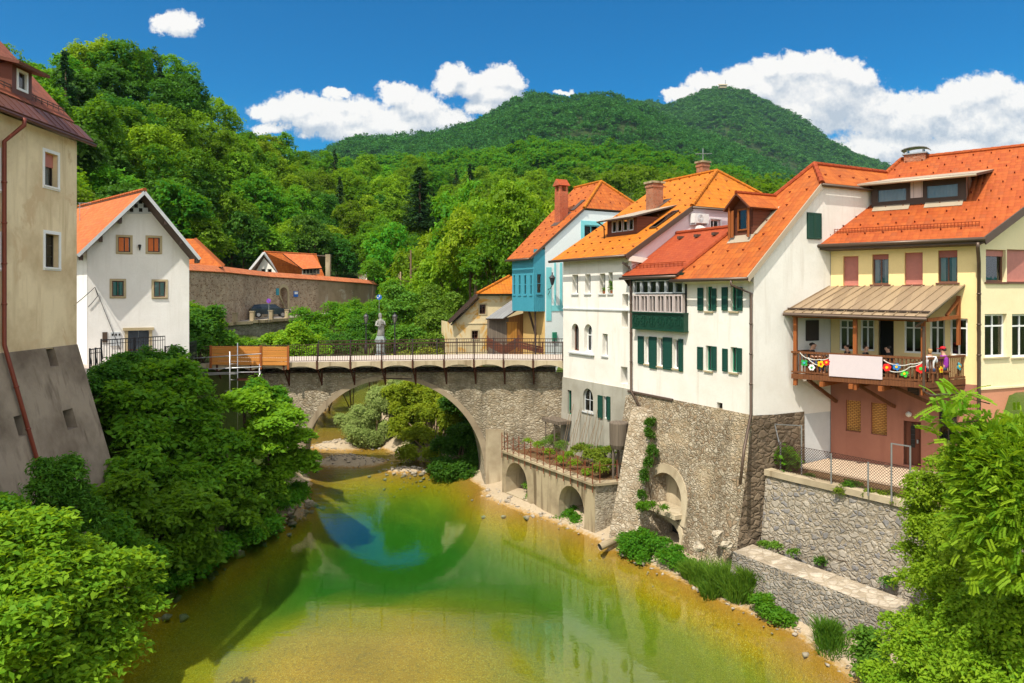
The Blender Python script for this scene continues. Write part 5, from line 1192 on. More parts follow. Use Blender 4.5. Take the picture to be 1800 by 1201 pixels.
rm=roofmesh([[g1,PH(440,484,Yp+.4),PH(560,500,Yp+18),r1+V((1,3,0))][::-1],[g1,g2+V((0,0,-1.0)),r3_+V((0,-1,-.8)),r1]],.2,[(g1,r1)],False); pr=mk('roof',rm,[M['tile_red'],M['fascia_brown'],M['tile_red'],M['tile_house'],M['snow_hook']],ph)
m_=MB(); m_.slab([PH(497,450.5,Yp-.5),PH(532,478,Yp-1.6),PH(566,476,Yp-1.0),PH(550,453,Yp+2)][::1],.2,0,1); m_.hexa([PH(531,488,Yp-.8),PH(562,487,Yp-.4),PH(562,487,Yp+3),PH(531,488,Yp+3)],[PH(531,477,Yp-.8),PH(562,476,Yp-.4),PH(562,478,Yp+3),PH(531,478,Yp+3)],2)
for i in range(5): m_.box(PH(535+i*6,482.2,Yp-.95),.35,.1,.62,3)
mk('dormer',m_,[M['tile_house'],M['dark_wood'],M['white_wall'],M['room']],pr)
m_=MB(); m_.bar(g0+V((0,-.1,-.1)),g1+V((0,-.1,-.15)),.3,.3); m_.bar(g1+V((0,-.1,-.15)),g2+V((0,-.1,-.3)),.3,.3); mk('bargeboard',m_,M['white_trim'],pr)
m_=MB(); m_.box(PH(577,478,Yp+2),.7,.7,4.5); mk('chimney',m_,M['concrete'],pr)
bs=thing('garden_shed','small cream gable end peeping over the brick wall by the trees','shed',P(638,490,112))
m_=MB(); m_.hexa([P(631,500,112),P(645,500,112),P(645,500,116),P(631,500,116)],[P(631,482,112),P(645,476,112),P(645,476,116),P(631,482,116)]); mk('wall',m_,M['white_wall'],bs)
m_=MB(); m_.slab([P(627,485,111.5),P(648,470,111.5),P(650,470,117),P(628,485,117)],.2); mk('roof',m_,[M['slate_wood'],M['dark_wood']],bs)

# ---- long brick wall with tile coping, gate, road, bollards
bw_=thing('brick_wall','long old brick wall with orange tile coping above the road','wall',(-40,90,9.6))
pl=[(320,63.5,474.5,557),(400,73,479,557),(472,88,486.5,556),(560,98,492,552),(620,105,496.5,545),(648,110,498.5,540),(662,118,501,538)]
mb=MB(); cp=MB()
gate=None
for i,((x0,y0,t0,b0),(x1,y1,t1,b1)) in enumerate(zip(pl,pl[1:])):
    F=Facade(P(x0,0,y0)[:2],P(x1,0,y1)[:2]); z0=P(x0,t0,y0).z; z1=P(x1,t1,y1).z; hs=[]
    if i==2:
        g=F.rect(491,505,505,552); hs=[arch_poly(g[0],9.3,g[2],g[3],False,10)]; FG_=F; gate=g
    wall(mb,F,[(0,8.5),(F.L,8.5),(F.L,z1),(0,z0)],hs,.9,1 if i>2 else 0)
    n_=-F.n*.9; A=F.pt(0,z0); B=F.pt(F.L,z1)
    mb.face([F.pt(0,8.5)+n_,F.pt(0,z0)+n_,F.pt(F.L,z1)+n_,F.pt(F.L,8.5)+n_])
    o_=F.n*.25; cp.slab([A+o_,B+o_,B+n_*.5+V((0,0,.62)),A+n_*.5+V((0,0,.62))],.12,0,0); cp.slab([A+n_*.5+V((0,0,.62)),B+n_*.5+V((0,0,.62)),B+n_*1.3,A+n_*1.3],.12,0,0)
mk('wall_face',mb,[M['old_brick'],M['ochre_render'] if 'ochre_render' in M else plaster('ochre_render',(.34,.26,.18),(.22,.16,.10),.5,.4,1,(.42,.37,.30),.58)],bw_); mk('tile_coping',cp,M['tile_coping'],bw_)
m_=MB(); ring(m_,FG_,arch_poly(gate[0]-.35,9.3,gate[2]+.35,gate[3]+.4,False,10)[1:],arch_poly(gate[0],9.3,gate[2],gate[3],False,10)[1:],-.1,.08); mk('gate_surround',m_,M['surround_stone'],bw_)
m_=MB(); fpoly(m_,FG_,rect_poly(gate[0]+.15,9.4,gate[0]+(gate[2]-gate[0])*.45,gate[3]-.3),-1.3); mk('gate_leaf',m_,M['white_trim'],bw_)
m_=MB(); r=FG_.rect(516,512,523,522); fbox(m_,FG_,r[0],r[1],r[2],r[3],.003,.1); fbox(m_,FG_,r[0]+.08,r[1]+.35,r[2]-.08,r[3]-.08,.10,.105,1); solo('notice_board',m_,[M['sign_blue'],M['white_trim']],'blue and white notice board on the brick wall right of the arched gate','notice board',FG_.pt(r[0],r[1],0))
m_=MB(); r=FG_.rect(485,507,489.5,519); fbox(m_,FG_,r[0],r[1],r[2],r[3],.003,.1); solo('notice_board',m_,[M['turquoise']],'small turquoise plaque on the brick wall left of the arched gate','notice board',FG_.pt(r[0],r[1],0))
# road strip and its retaining wall with bollards
rp_=[(300,60,8.9),(382,70,9.25),(411,72,9.3),(442,74,9.4),(475,76,9.45),(504,79,9.5),(532,83,9.6),(580,92,9.6),(640,104,9.7)]
mb=MB()
for (x0,y0,z0),(x1,y1,z1) in zip(rp_,rp_[1:]):
    a=P(x0,0,y0); b=P(x1,0,y1); a.z=z0;b.z=z1; mb.slab([a,b,b+V((-2.5,13,.02)),a+V((-2.5,13,.02))],.25,0,0)
tag(mk('road',mb,M['asphalt']),kind='structure')
rw=thing('retaining_wall','dark stone retaining wall carrying the road and its bollards','wall',(-26,72,6))
mb=MB()
for (x0,y0,z0),(x1,y1,z1) in zip(rp_[:7],rp_[1:8]):
    F=Facade(P(x0,0,y0)[:2],P(x1,0,y1)[:2]); wall(mb,F,[(0,4),(F.L,4),(F.L,z1-.22),(0,z0-.22)],[],.1,0,out=-.1)
    fbox(mb,F,0,min(z0,z1)-.24,F.L,min(z0,z1)+.06,-.4,.25,1)
mk('wall_face',mb,[M['road_wall_stone'],M['concrete']],rw)
m_=MB(); m_.box((0,0,.45),.42,.42,.9); m_.box((0,0,.95),.5,.5,.1)
bol=None
for i,(x,y,z) in enumerate(((382,70,9.25),(411.5,72,9.3),(442,74,9.4),(475,76,9.45),(503.5,79,9.5),(532,83,9.6))):
    p=P(x,0,y); p.z=z+.0
    if bol is None: bol=solo('bollard',m_,M['concrete'],'square grey stone bollard in the row along the road edge below the brick wall','bollard',(0,0,0),'bollards along the road edge'); bol.location=p+V((0,.25,0))
    else: copy_thing(bol,p+V((0,.25,0)))
# signs
def sign(px,py,Y,zg,r,m1,m2,lab):
    c=P(px,py,Y); b=V((c.x,c.y,zg)); t=thing('road_sign',lab,'road sign',b)
    m_=MB(); m_.tube([b,V((c.x,c.y+.04,c.z+r))],.035,6); mk('post',m_,M['zinc'],t)
    m_=MB(); 
    n=20; d=[V((c.x+r*math.cos(6.283*i/n),c.y-.02,c.z+r*math.sin(6.283*i/n))) for i in range(n)]; m_.face(d,0); m_.face([q+V((0,.02,0)) for q in d][::-1],2)
    if m2=='noparking':
        m_.face([V((c.x+r*.78*math.cos(6.283*i/n),c.y-.024,c.z+r*.78*math.sin(6.283*i/n))) for i in range(n)],1)
        m_.bar(V((c.x-r*.55,c.y-.028,c.z+r*.55)),V((c.x+r*.55,c.y-.028,c.z-r*.55)),.012,.12,0)
        mk('plate',m_,[M['sign_red'],M['sign_purple'],M['zinc']],t)
    else:
        m_.bar(V((c.x+.02,c.y-.03,c.z-r*.5)),V((c.x+.06,c.y-.03,c.z+r*.2)),.012,.12,1); m_.box(V((c.x+.05,c.y-.03,c.z+r*.45)),.13,.012,.13,1); m_.bar(V((c.x-.18,c.y-.03,c.z-r*.45)),V((c.x-.12,c.y-.03,c.z)),.012,.1,1)
        mk('plate',m_,[M['sign_blue'],M['white_trim'],M['zinc']],t)
sign(472.5,529,74.5,9.4,.25,0,'noparking','round purple no-parking sign on a grey post beside the parked car')
sign(666.5,522.5,80,8.8,.29,0,'walk','round blue footpath sign with a white figure among the bushes')
# parked car
def car():
    c=V((P(472,0,80).x,80.5,9.55)); t=thing('parked_car','dark blue-black estate car parked by the brick wall','car',c)
    prof=[(-2.1,.35),(-2.12,.75),(-2.0,.95),(-1.05,1.05),(-.45,1.48),(.9,1.52),(1.75,1.45),(2.1,1.0),(2.12,.4)]
    def X(p,y,w): return V((p[0],y*w,p[1]))
    ang=rad(205); R_=Matrix.Rotation(ang,3,'Z'); tf=lambda v: c+R_@v
    m_=MB(); L=[tf(X(p,-1,.86 if p[1]<1.1 else .70)) for p in prof]; Rr_=[tf(X(p,1,.86 if p[1]<1.1 else .70)) for p in prof]
    for i in range(len(prof)-1): m_.face([L[i],Rr_[i],Rr_[i+1],L[i+1]])
    m_.face([L[-1],Rr_[-1],Rr_[0],L[0]]); m_.face(L); m_.face(Rr_[::-1]); body=mk('body',m_,M['car_paint'],t)
    m_=MB()
    for s in (-1,1):
        for a,b in ((-.75,.1),(.18,.95),(1.02,1.6)):
            q=[V((a if a>-.7 else a-.15,s*.865*.985,1.06)),V((b,s*.853,1.06)),V((b,s*.715,1.44)),V((max(a,-.38),s*.715,1.43))]; m_.face([tf(v) for v in (q if s<0 else q[::-1])])
    q=[V((-1.02,-.72,1.08)),V((-1.02,.72,1.08)),V((-.47,.62,1.475)),V((-.47,-.62,1.475))]; m_.face([tf(v+V((-.02,0,.02))) for v in q][::-1]); mk('window',m_,M['glass_dark'] if 'glass_dark' in M else paint('glass_dark',(.02,.025,.03),.05,.6,0,0,0),t)
    for x in (-1.3,1.3):
        for s in (-1,1):
            w_=MB(); p=tf(V((x,s*.80,.33))); ax=R_@V((0,1,0))
            w_.tube([p-ax*.1,p+ax*.1],.33,16); wo=mk('wheel',w_,M['tyre'],t); w_=MB(); w_.tube([p+ax*s*.10,p+ax*s*.115],.2,12); mk('rim',w_,M['rim'],wo)
    for s in (-1,1):
        w_=MB(); w_.box(tf(V((-2.06,s*.6,.82))),.12,.36,.16,0,(R_@V((1,0,0)))[:2]); mk('headlight',w_,M['white_trim'],t)
    w_=MB(); w_.box(tf(V((-2.11,0,.6))),.05,.52,.11,0,(R_@V((1,0,0)))[:2]); mk('number_plate',w_,M['white_trim'],t)
    w_=MB(); w_.box(tf(V((-2.08,0,.82))),.08,.7,.14,0,(R_@V((1,0,0)))[:2]); mk('grille',w_,M['zinc'],t)
car()
# street behind the tree-covered bank and its railing
mb=MB(); mb.slab([V((-32,33,8.25)),V((-19.2,31,8.25)),V((-18.2,38,8.2)),V((-19.6,43.6,7.9)),V((-21.5,45.5,7.75)),V((-30,50,8.2))],.3,0,0); tag(mk('street',mb,M['paving']),kind='structure')
sw=thing('street_wall','stone retaining wall of the street hidden behind the bank trees','wall',(-17,38,0)); mb=MB()
for a,b in (((-19.2,31.5),(-19.6,38)),((-19.6,38),(-20.2,45.2))):
    F=Facade(a,b); F=Facade(a,b); wall(mb,F,[(0,-1),(F.L,-1),(F.L,7.9),(0,7.9)],[],.1)
mk('wall_face',mb,M['bridge_stone'],sw)
# ------------------------------------------------------------------ stone arch bridge
A_=V((-20.0,45.6,0)); B_=V((3.18,43.45,0)); 
FBr=Facade(A_[:2],B_[:2]); FM=Facade((A_-FBr.n*.9)[:2],(B_-FBr.n*.9)[:2])
BLn=FBr.L; bdp=3.7
zd=lambda u: 7.62+(8.0-7.62)*min(1,u/BLn*1.3)
br_=thing('stone_bridge','old single arch stone bridge with scalloped concrete footway and iron railing','bridge',(-7,44.5,0))
c0=FM.uz(690,829); ru=FM.uz(852,829)[0]-c0[0]; rz=FM.uz(690,667)[1]-c0[1]
arc=[(c0[0]+ru*math.cos(math.pi-math.pi*i/40),c0[1]+rz*math.sin(math.pi*i/40)) for i in range(41)]
out=[(0,-1.5),(arc[0][0],-1.5)]+arc+[(arc[-1][0],-1.5),(BLn+.3,-1.5),(BLn+.3,7.25),(0,6.95)]
mb=MB(); wall(mb,FM,out,[],.1,0)
sk_=FM.d*(-.95)+FM.n*(-bdp)     # the barrel runs a little askew
full=[(arc[0][0],-1.5)]+arc+[(arc[-1][0],-1.5)]
for a,b in zip(full,full[1:]): mb.face([FM.pt(*a),FM.pt(*b),FM.pt(*b)+sk_,FM.pt(*a)+sk_],1)
FMb=Facade((B_-FBr.n*(.9+bdp)-FM.d*.95)[:2],(A_-FBr.n*(.9+bdp)-FM.d*.95)[:2])
outb=[(BLn-u,z) for u,z in out][::-1]; wall(mb,FMb,outb,[],.1,0)
mk('arch_wall',mb,[M['bridge_stone'],M['rubble_grey']],br_)
m_=MB(); o2=[(c0[0]+(ru+.42)*math.cos(math.pi-math.pi*i/40),c0[1]+(rz+.26)*math.sin(math.pi*i/40)) for i in range(41)]
for i in range(40):
    ring_=[o2[i],o2[i+1],arc[i+1],arc[i]]; m_.face([FM.pt(*p,.035) for p in ring_][::-1]); 
    m_.face([FM.pt(*o2[i],.035),FM.pt(*o2[i+1],.035),FM.pt(*o2[i+1],0),FM.pt(*o2[i],0)]); m_.face([FM.pt(*arc[i],0),FM.pt(*arc[i+1],0),FM.pt(*arc[i+1],.035),FM.pt(*arc[i],.035)])
mk('arch_ring',m_,M['bridge_ring'],br_)
m_=MB(); u0,_=FM.uz(853.5,800); u1,_=FM.uz(886,800); fbox(m_,FM,u0+.02,-1,u1,3.6,.04,.10); mk('pier',m_,M['concrete_light'],br_)
# deck, fascia with scallops, brackets
m_=MB(); n=30
for i in range(n):
    ua=BLn*i/n; ub=BLn*(i+1)/n
    m_.hexa([FBr.pt(ua,zd(ua)-.35,-.2),FBr.pt(ub,zd(ub)-.35,-.2),FBr.pt(ub,zd(ub)-.35,-5.3),FBr.pt(ua,zd(ua)-.35,-5.3)],[FBr.pt(ua,zd(ua)-.02,-.2),FBr.pt(ub,zd(ub)-.02,-.2),FBr.pt(ub,zd(ub)-.02,-5.3),FBr.pt(ua,zd(ua)-.02,-5.3)])
mk('deck',m_,M['paving'],br_)
bx=[382,441,499,557.5,616,671,725.5,780.5,833,885,937,989]
bu=[FBr.uz(x,650)[0] for x in bx]; m_=MB()
ends=[bu[0]-2*1.95,bu[0]-1.95]+bu
for a,b in zip(ends,ends[1:]):
    k=10; top=[];bot=[]
    for i in range(k+1):
        u=a+(b-a)*i/k; t=2*i/k-1; h=.24+.22*(abs(t)**2.2); top.append((u,zd(u)+.02)); bot.append((u,zd(u)-h))
    for i in range(k):
        m_.face([FBr.pt(*bot[i]),FBr.pt(*bot[i+1]),FBr.pt(*top[i+1]),FBr.pt(*top[i])])
        m_.face([FBr.pt(*bot[i],-1.0),FBr.pt(*bot[i+1],-1.0),FBr.pt(*bot[i+1]),FBr.pt(*bot[i])],1)
        m_.face([FBr.pt(*top[i]),FBr.pt(*top[i+1]),FBr.pt(*top[i+1],-.3),FBr.pt(*top[i],-.3)])
mk('fascia',m_,[M['concrete_light'],M['concrete']],br_)
for u in bu[:-1]:
    m_=MB(); z=zd(u); m_.bar(FBr.pt(u,z-.42,.02),FBr.pt(u,z-.46,-.9),.10,.12); m_.bar(FBr.pt(u,z-.45,-.84),FBr.pt(u,z-1.55,-.84),.09,.09); m_.bar(FBr.pt(u,z-.5,-.1),FBr.pt(u,z-1.45,-.82),.07,.08)
    m_.bar(FBr.pt(u,z-.44,.03),FBr.pt(u,z+.1,.05),.10,.06); mk('bracket',m_,M['bracket_rust'],br_)
m_=MB(); m_.tube([FBr.pt(0,6.95,-.6),FBr.pt(BLn,7.35,-.6)],.03,6); m_.tube([FM.pt(*FM.uz(671,665),.06),FM.pt(*FM.uz(725,666),.06)],.03,6); mk('service_pipe',m_,M['iron'],br_)
def railing(F,u0,u1,zf,out,h,sp,posts,m,parent,post_m=None,name='railing'):
    m_=MB(); n=max(1,int((u1-u0)/sp))
    for i in range(n+1):
        u=u0+(u1-u0)*i/n; z=zf(u); m_.bar(F.pt(u,z+.10,out),F.pt(u,z+h-.02,out),.022,.022)
    k=max(2,int((u1-u0)/1.9))
    for i in range(k):
        a=u0+(u1-u0)*i/k; b=u0+(u1-u0)*(i+1)/k
        for dz,w in ((h,.05),(h-.2,.028),(.10,.035)): m_.bar(F.pt(a,zf(a)+dz,out),F.pt(b,zf(b)+dz,out),.04,w)
    ro=mk(name,m_,m,parent)
    for u in posts:
        p=MB(); p.bar(F.pt(u,zf(u)-.1,out),F.pt(u,zf(u)+h+.06,out),.06,.06); p.bar(F.pt(u,zf(u)+.02,out+.12),F.pt(u,zf(u)+h*.75,out),.035,.03); mk('post',p,post_m or m,ro)
    return ro
railing(FBr,0,BLn-.05,zd,-.05,1.12,.155,[u for u in bu if u>FBr.uz(507,620)[0]]+[FBr.uz(x,640)[0] for x in (352,)],M['iron'],br_)
FBk=Facade(A_[:2],B_[:2]); railing(FBk,6,BLn+.5,zd,-5.1,1.05,.155,[FBk.uz(x,620,-5.1)[0] for x in (560,616,671,725,768,803,833,868,905,942,975)],M['iron'],br_,M['dark_iron'])
# street railing on the left
sr=thing('street_railing','black iron railing along the street in front of the white gabled house','railing',(-19,38,8.2))
FSr=Facade((-19.6,33.5),(-19.9,37.0)); 
for a,b,za in (((P(158,0,35).x,35.0),(P(178,0,36).x,36.0),8.35),((P(178,0,36).x,36.0),(P(290,0,39.5).x,39.5),8.75),((P(290,0,39.5).x,39.5),(P(345,0,44.5).x,44.5),8.15)):
    F=Facade(a,b); railing(F,0,F.L,lambda u:za,0,1.0,.15,[0,F.L/2],M['dark_iron'],sr)
# hoarding and scaffold at the left end
ho=thing('plank_hoarding','orange-brown plank hoarding fixed inside the bridge railing','hoarding',FBr.pt(FBr.uz(440,640)[0],8,.12))
ua=FBr.uz(371,640,.12)[0]; ub=FBr.uz(459,640,.12)[0]; uc=FBr.uz(507,640,.12)[0]; zt=P(440,610,FBr.pt(ua,0,.12).y).z; zb0=P(440,642,FBr.pt(ua,0,.12).y).z
zt=FBr.uz(440,609,.12)[1]; zb0=FBr.uz(440,642,.12)[1]
for a,b in ((ua,ub),(ub+.02,uc)):
    m_=MB(); n=5
    for i in range(n): fbox(m_,FBr,a,zb0+(zt-zb0)*i/n+.008,b,zb0+(zt-zb0)*(i+1)/n-.008,.10,.14+.004*(i%2))
    mk('plank_panel',m_,M['hoarding_wood'],ho)
m_=MB()
for u in (ua,ub,uc): fbox(m_,FBr,u-.06,zb0-.25,u+.07,zt+.05,.145,.21)
mk('batten',m_,M['wood_post'],ho)
sc_=thing('scaffold','galvanised tube scaffold with planks on the left end of the bridge','scaffold',FBr.pt(FBr.uz(418,700)[0],2.5,1.0))
S=lambda px,py,o: FBr.pt(*FBr.uz(px,py,o),o)
m_=MB()
for a in [(S(417.5,603,.8),S(417.5,770,.8)),(S(404,618,1.9),S(404,720,1.9)),(S(456,640,.8),S(456,690,.8)),(S(443,670,1.9),S(443,695,1.9))]: m_.tube(a,.035,8)
for a in [(S(340,630,.8),S(459,622,.8)),(S(340,650,1.8),S(459,645,1.8)),(S(350,656,.8),S(459,654,.8)),(S(395,688,1.2),S(418,687,.9)),(S(404,668,1.9),S(417,668,.8)),(S(417,705,.8),S(456,668,.8)),(S(421,730,1.6),S(458,655,1.6)),(S(352,664,.8),S(362,690,.8)),(S(404,640,1.9),S(417,640,.8))]: m_.tube(a,.03,8)
mk('tube_frame',m_,M['scaffold'],sc_,True)
m_=MB(); m_.hexa([S(358,660,.6),S(417,658,.6),S(417,658,1.5),S(358,660,1.5)],[S(358,656,.6),S(417,654,.6),S(417,654,1.5),S(358,656,1.5)]); m_.hexa([S(417,669,.5),S(457,668,.5),S(457,668,1.4),S(417,669,1.4)],[S(417,665,.5),S(457,664,.5),S(457,664,1.4),S(417,665,1.4)],1); mk('deck_plank',m_,[M['scaffold'],M['brown_cladding']],sc_)
# ---- statue on its pedestal
st=thing('saint_statue','weathered grey stone statue of a robed saint on a tall pedestal on the bridge','statue',P(669,627,50.5))
sb=P(669,626,50.5); k=50.5/FPX
m_=MB()
def bx_(w,z0,z1): m_.box(sb+V((0,0,(z0+z1)/2)),w,w,z1-z0)
bx_(.66,-.2,.14); bx_(.54,.14,.98); bx_(.62,.98,1.06); bx_(.70,1.06,1.18); bx_(.60,1.18,1.30); bx_(.50,1.30,1.42); m_.box(sb+V((0,-.29,.56)),.36,.04,.6); mk('pedestal',m_,M['pedestal_stone'],st)
def statue_fig():
    bm=bmesh.new(); prof=[(.25,1.42),(.30,1.50),(.27,1.9),(.28,2.25),(.31,2.55),(.33,2.75),(.28,2.90),(.13,2.98),(.10,3.04),(.15,3.14),(.165,3.24),(.14,3.36),(.15,3.42),(.09,3.52),(.02,3.56)]
    n=26; vs=[]
    for j,(r,z) in enumerate(prof):
        row=[]
        for i in range(n):
            a=6.283*i/n; rr=r
            if z<2.9: rr*=1+.13*math.sin(a*6+z*2.0)*(.4+.6*(2.9-z)/1.5)+.10*math.sin(a*2+1.1+z)
            row.append(bm.verts.new((rr*1.05*math.cos(a)+.05*math.sin((z-1.4)*2.2),rr*.82*math.sin(a),z)))
        vs.append(row)
    for a,b in zip(vs,vs[1:]):
        for i in range(n): bm.faces.new((a[i],a[(i+1)%n],b[(i+1)%n],b[i]))
    bm.faces.new(vs[-1]); bm.faces.new(vs[0][::-1])
    return bm
bm=statue_fig(); me=bpy.data.meshes.new('figure'); bm.to_mesh(me); bm.free(); me.materials.append(M['statue_stone'])
for p in me.polygons: p.use_smooth=True
fo_=bpy.data.objects.new('figure',me); COL.objects.link(fo_); fo_.parent=st; fo_.location=sb-st.location+V((0,0,1.42-1.42*.77)); fo_.scale=(.77,.77,.77)
m_=MB()   # arms hold a crucifix across the chest
m_.tube([sb+V((-0.231,-0.039,2.467)),sb+V((-0.308,-0.123,2.190)),sb+V((-0.092,-0.246,2.144)),sb+V((0.031,-0.254,2.205))],[.085,.077,.058,.04],8); m_.tube([sb+V((0.231,-0.039,2.467)),sb+V((0.323,-0.092,2.213)),sb+V((0.154,-0.246,2.313)),sb+V((0.062,-0.262,2.359))],[.085,.077,.058,.04],8)
mk('arm',m_,M['statue_stone'],st,True)
m_=MB(); m_.bar(sb+V((-0.015,-0.293,2.059)),sb+V((0.154,-0.277,2.637)),.035); m_.bar(sb+V((0.000,-0.293,2.513)),sb+V((0.231,-0.277,2.436)),.035); mk('crucifix',m_,M['statue_stone'],st)
# ---- lamp posts on the bridge
def lamp(px,py,Y,lab):
    t_=P(px,py,Y); b=V((t_.x,t_.y,8.0)); t=thing('street_lamp',lab,'street lamp',b); h=t_.z-8.0
    m_=MB(); m_.lathe(b,[(.12,-.2),(.12,.35),(.07,.42),(.05,.9),(.04,h-.5),(.06,h-.45),(.03,h-.42)],10); mk('lamp_post',m_,M['dark_iron'],t,True)
    m_=MB(); m_.lathe(b+V((0,0,h-.42)),[(.07,0),(.17,.42)],6); mk('lantern',m_,M['lamp_grey'],t)
    m_=MB(); m_.lathe(b+V((0,0,h)),[(.20,0),(.20,.03),(.12,.14),(.04,.2),(.03,.3)],6); m_.bar(b+V((-.3,0,h-.5)),b+V((.3,0,h-.5)),.03)
    for i in range(6):
        a=6.283*i/6; m_.bar(b+V((.07*math.cos(a),.07*math.sin(a),h-.42)),b+V((.18*math.cos(a),.18*math.sin(a),h)),.02)
    mk('lantern_cap',m_,M['dark_iron'],t)
lamp(643.5,557,51,'old iron street lamp left of the stone saint'); lamp(694,557,50,'old iron street lamp right of the stone saint')

# ------------------------------------------------------------------ garden terrace
gt_=thing('terrace_wall','concrete garden terrace wall with two pointed arches at the water','wall',(1.5,40,0))
G0=P(886,872,42.3); G1=P(1046,918,35.6); FT=Facade(G0[:2],G1[:2])
def tz(u): return 2.72+(2.5-2.72)*u/FT.L
hs=[]
m_=MB()
a1=FT.rect(889,814,927,880); a2=FT.rect(982,855,1027,925)
for a in (a1,a2):
    lo_=.35 if a is a1 else .15; hs.append(arch_poly(a[0],lo_,a[2],a[3],True,14))
wall(m_,FT,[(-.2,-.8),(FT.L,-.8),(FT.L,tz(FT.L)),(-.2,tz(0))],hs,2.2,0,mr=1)
for h in hs: fpoly(m_,FT,h,-2.2,2)
E=G1+V((2.6,.9,0)); FT2=Facade(G1[:2],E[:2]); wall(m_,FT2,[(0,-.5),(FT2.L,-.5),(FT2.L,2.5),(0,2.5)],[],.1,3)
mk('wall_face',m_,[M['concrete'],M['concrete_light'],M['concrete'],M['rubble_grey']],gt_)
m_=MB()
for i in range(8):
    a=FT.L*i/8; b=FT.L*(i+1)/8; m_.hexa([FT.pt(a,tz(a)-.02,.16),FT.pt(b,tz(b)-.02,.16),FT.pt(b,tz(b)-.02,-.4),FT.pt(a,tz(a)-.02,-.4)],[FT.pt(a,tz(a)+.10,.16),FT.pt(b,tz(b)+.10,.16),FT.pt(b,tz(b)+.10,-.4),FT.pt(a,tz(a)+.10,-.4)])
fbox(m_,FT2,-.1,2.5,FT2.L,2.62,-.4,.16); mk('coping',m_,M['concrete'],gt_)
m_=MB(); m_.face([FT.pt(-.3,2.62,-.2),FT.pt(FT.L,2.5,-.2),V((6.6,37.4,2.5)),V((3.2,43.9,2.6)),FT.pt(-.3,2.62,-2.5)]); tag(mk('garden_soil',m_,M['soil']),kind='structure')
rl=thing('rusty_railing','rusty bent iron railing along the edge of the garden terrace','railing',FT.pt(4,2.7,0))
m_=MB(); n=14
for i in range(n+1):
    u=FT.L*i/n-.05; z=tz(u); lean=.05*math.sin(i*1.9); m_.bar(FT.pt(u,z-.35,.12),FT.pt(u+lean,z+1.15+.1*math.sin(i*2.7),.12+lean),.045,.045)
mk('upright',m_,M['rust'],rl)
m_=MB()
for q in (.35,.62,.9):
    pts=[FT.pt(FT.L*i/28,tz(FT.L*i/28)+q+.10*math.sin(i*1.3+q*9),.12) for i in range(29)]; m_.tube(pts,.013,5)
for i in range(0,13,2): m_.bar(FT.pt(FT.L*i/14,tz(0)+.15,.12),FT.pt(FT.L*(i+1)/14,tz(0)+1.0-.1*(i%3),.12),.02)
for u in (.1,.5,1.0): m_.bar(FT2.pt(u*2.4,2.6,.05),FT2.pt(u*2.4,3.7,.05),.04)
m_.tube([FT2.pt(0,3.5,.05),FT2.pt(2.5,3.45,.05)],.014,5); mk('wire',m_,M['rust'],rl)
m_=MB(); sp=F2
for i in range(12):
    u=F2.uz(1008+i*5.3,760)[0]; a=F2.pt(u,2.5,.9+.1*(i%3)); m_.bar(a,F2.pt(u+.05*math.sin(i),5.2+.5*math.sin(i*2.2),.22),.022)
solo('bean_poles',m_,M['bark_pale'],'row of thin bean poles leaning on the grey plaster wall','garden poles',F2.pt(3,2.5,.9))
m_=MB(); pc=P(1088,800,36.6); pc.z=2.6
m_.lathe(pc+V((0,0,1.55)),[(.40,0),(.48,.2),(.50,1.3),(.47,1.35),(.02,1.36)],14); m_.bar(pc+V((-.3,0,0)),pc+V((-.3,0,1.6)),.1); m_.bar(pc+V((.3,0,0)),pc+V((.3,0,1.6)),.1); m_.bar(pc+V((0,.3,0)),pc+V((0,.3,1.6)),.1)
solo('water_butt',m_,M['annex_grey'],'grey wooden water butt on posts beside the stone buttress','water butt',pc)
m_=MB(); q=F2.rect(976,737,1006,741); fbox(m_,F2,-.9,q[1],F2.uz(1006,740)[0],q[3]+.05,.06,1.0); m_.bar(F2.pt(-.6,2.5,.9),F2.pt(-.6,q[1],.9),.08); m_.bar(F2.pt(.4,2.5,.9),F2.pt(.4,q[1],.9),.08)
for i in range(5): m_.bar(F2.pt(-.7,2.6+i*.45,.8),F2.pt(-.3,2.6+i*.45,.8),.03)
solo('wooden_platform',m_,M['annex_grey'],'small weathered platform under the narrow green door of the white house','platform',F2.pt(0,2.6,.5))
# ------------------------------------------------------------------ yard, quay walls and fence
yw=thing('yard_wall','rough grey stone retaining wall with concrete coping below the pink ground floor','wall',(12.6,27.6,1))
yp=[(10.75,30.1),(11.5,29.0),(12.7,27.4),(13.9,25.7),(14.6,24.6),(16.6,21.6)]
mb=MB(); cpn=MB()
for a,b in zip(yp,yp[1:]):
    F=Facade(a,b); bt=.35
    mb.face([F.pt(0,-.5,.6),F.pt(F.L,-.5,.6),F.pt(F.L,4.45,0),F.pt(0,4.45,0)])
    cpn.hexa([F.pt(-.02,4.42,.1),F.pt(F.L,4.42,.1),F.pt(F.L,4.42,-.4),F.pt(-.02,4.42,-.4)],[F.pt(-.02,4.66,.1),F.pt(F.L,4.66,.1),F.pt(F.L,4.66,-.4),F.pt(-.02,4.66,-.4)])
mk('wall_face',mb,M['yard_wall_stone'],yw); mk('coping',cpn,M['concrete_light'],yw)
mb=MB(); mb.slab([V((x,y,4.60)) for x,y in ((10.9,30.3),(11.7,29.2),(12.9,27.6),(14.1,25.9),(14.8,24.7),(15.6,23.6),(18.5,25),(20,30),(14.3,33.5))],.2,0,0); mb.slab([V((x,y,4.70)) for x,y in ((12.3,30.6),(13.9,28.6),(15.8,26.2),(20,28),(15,32.5))],.08,1,1); tag(mk('yard',mb,[M['soil'],M['yard_paving']]),kind='structure')
qw=thing('quay_wall','lower stepped stone quay wall with flat paved top at the water edge','wall',(10.5,26,0))
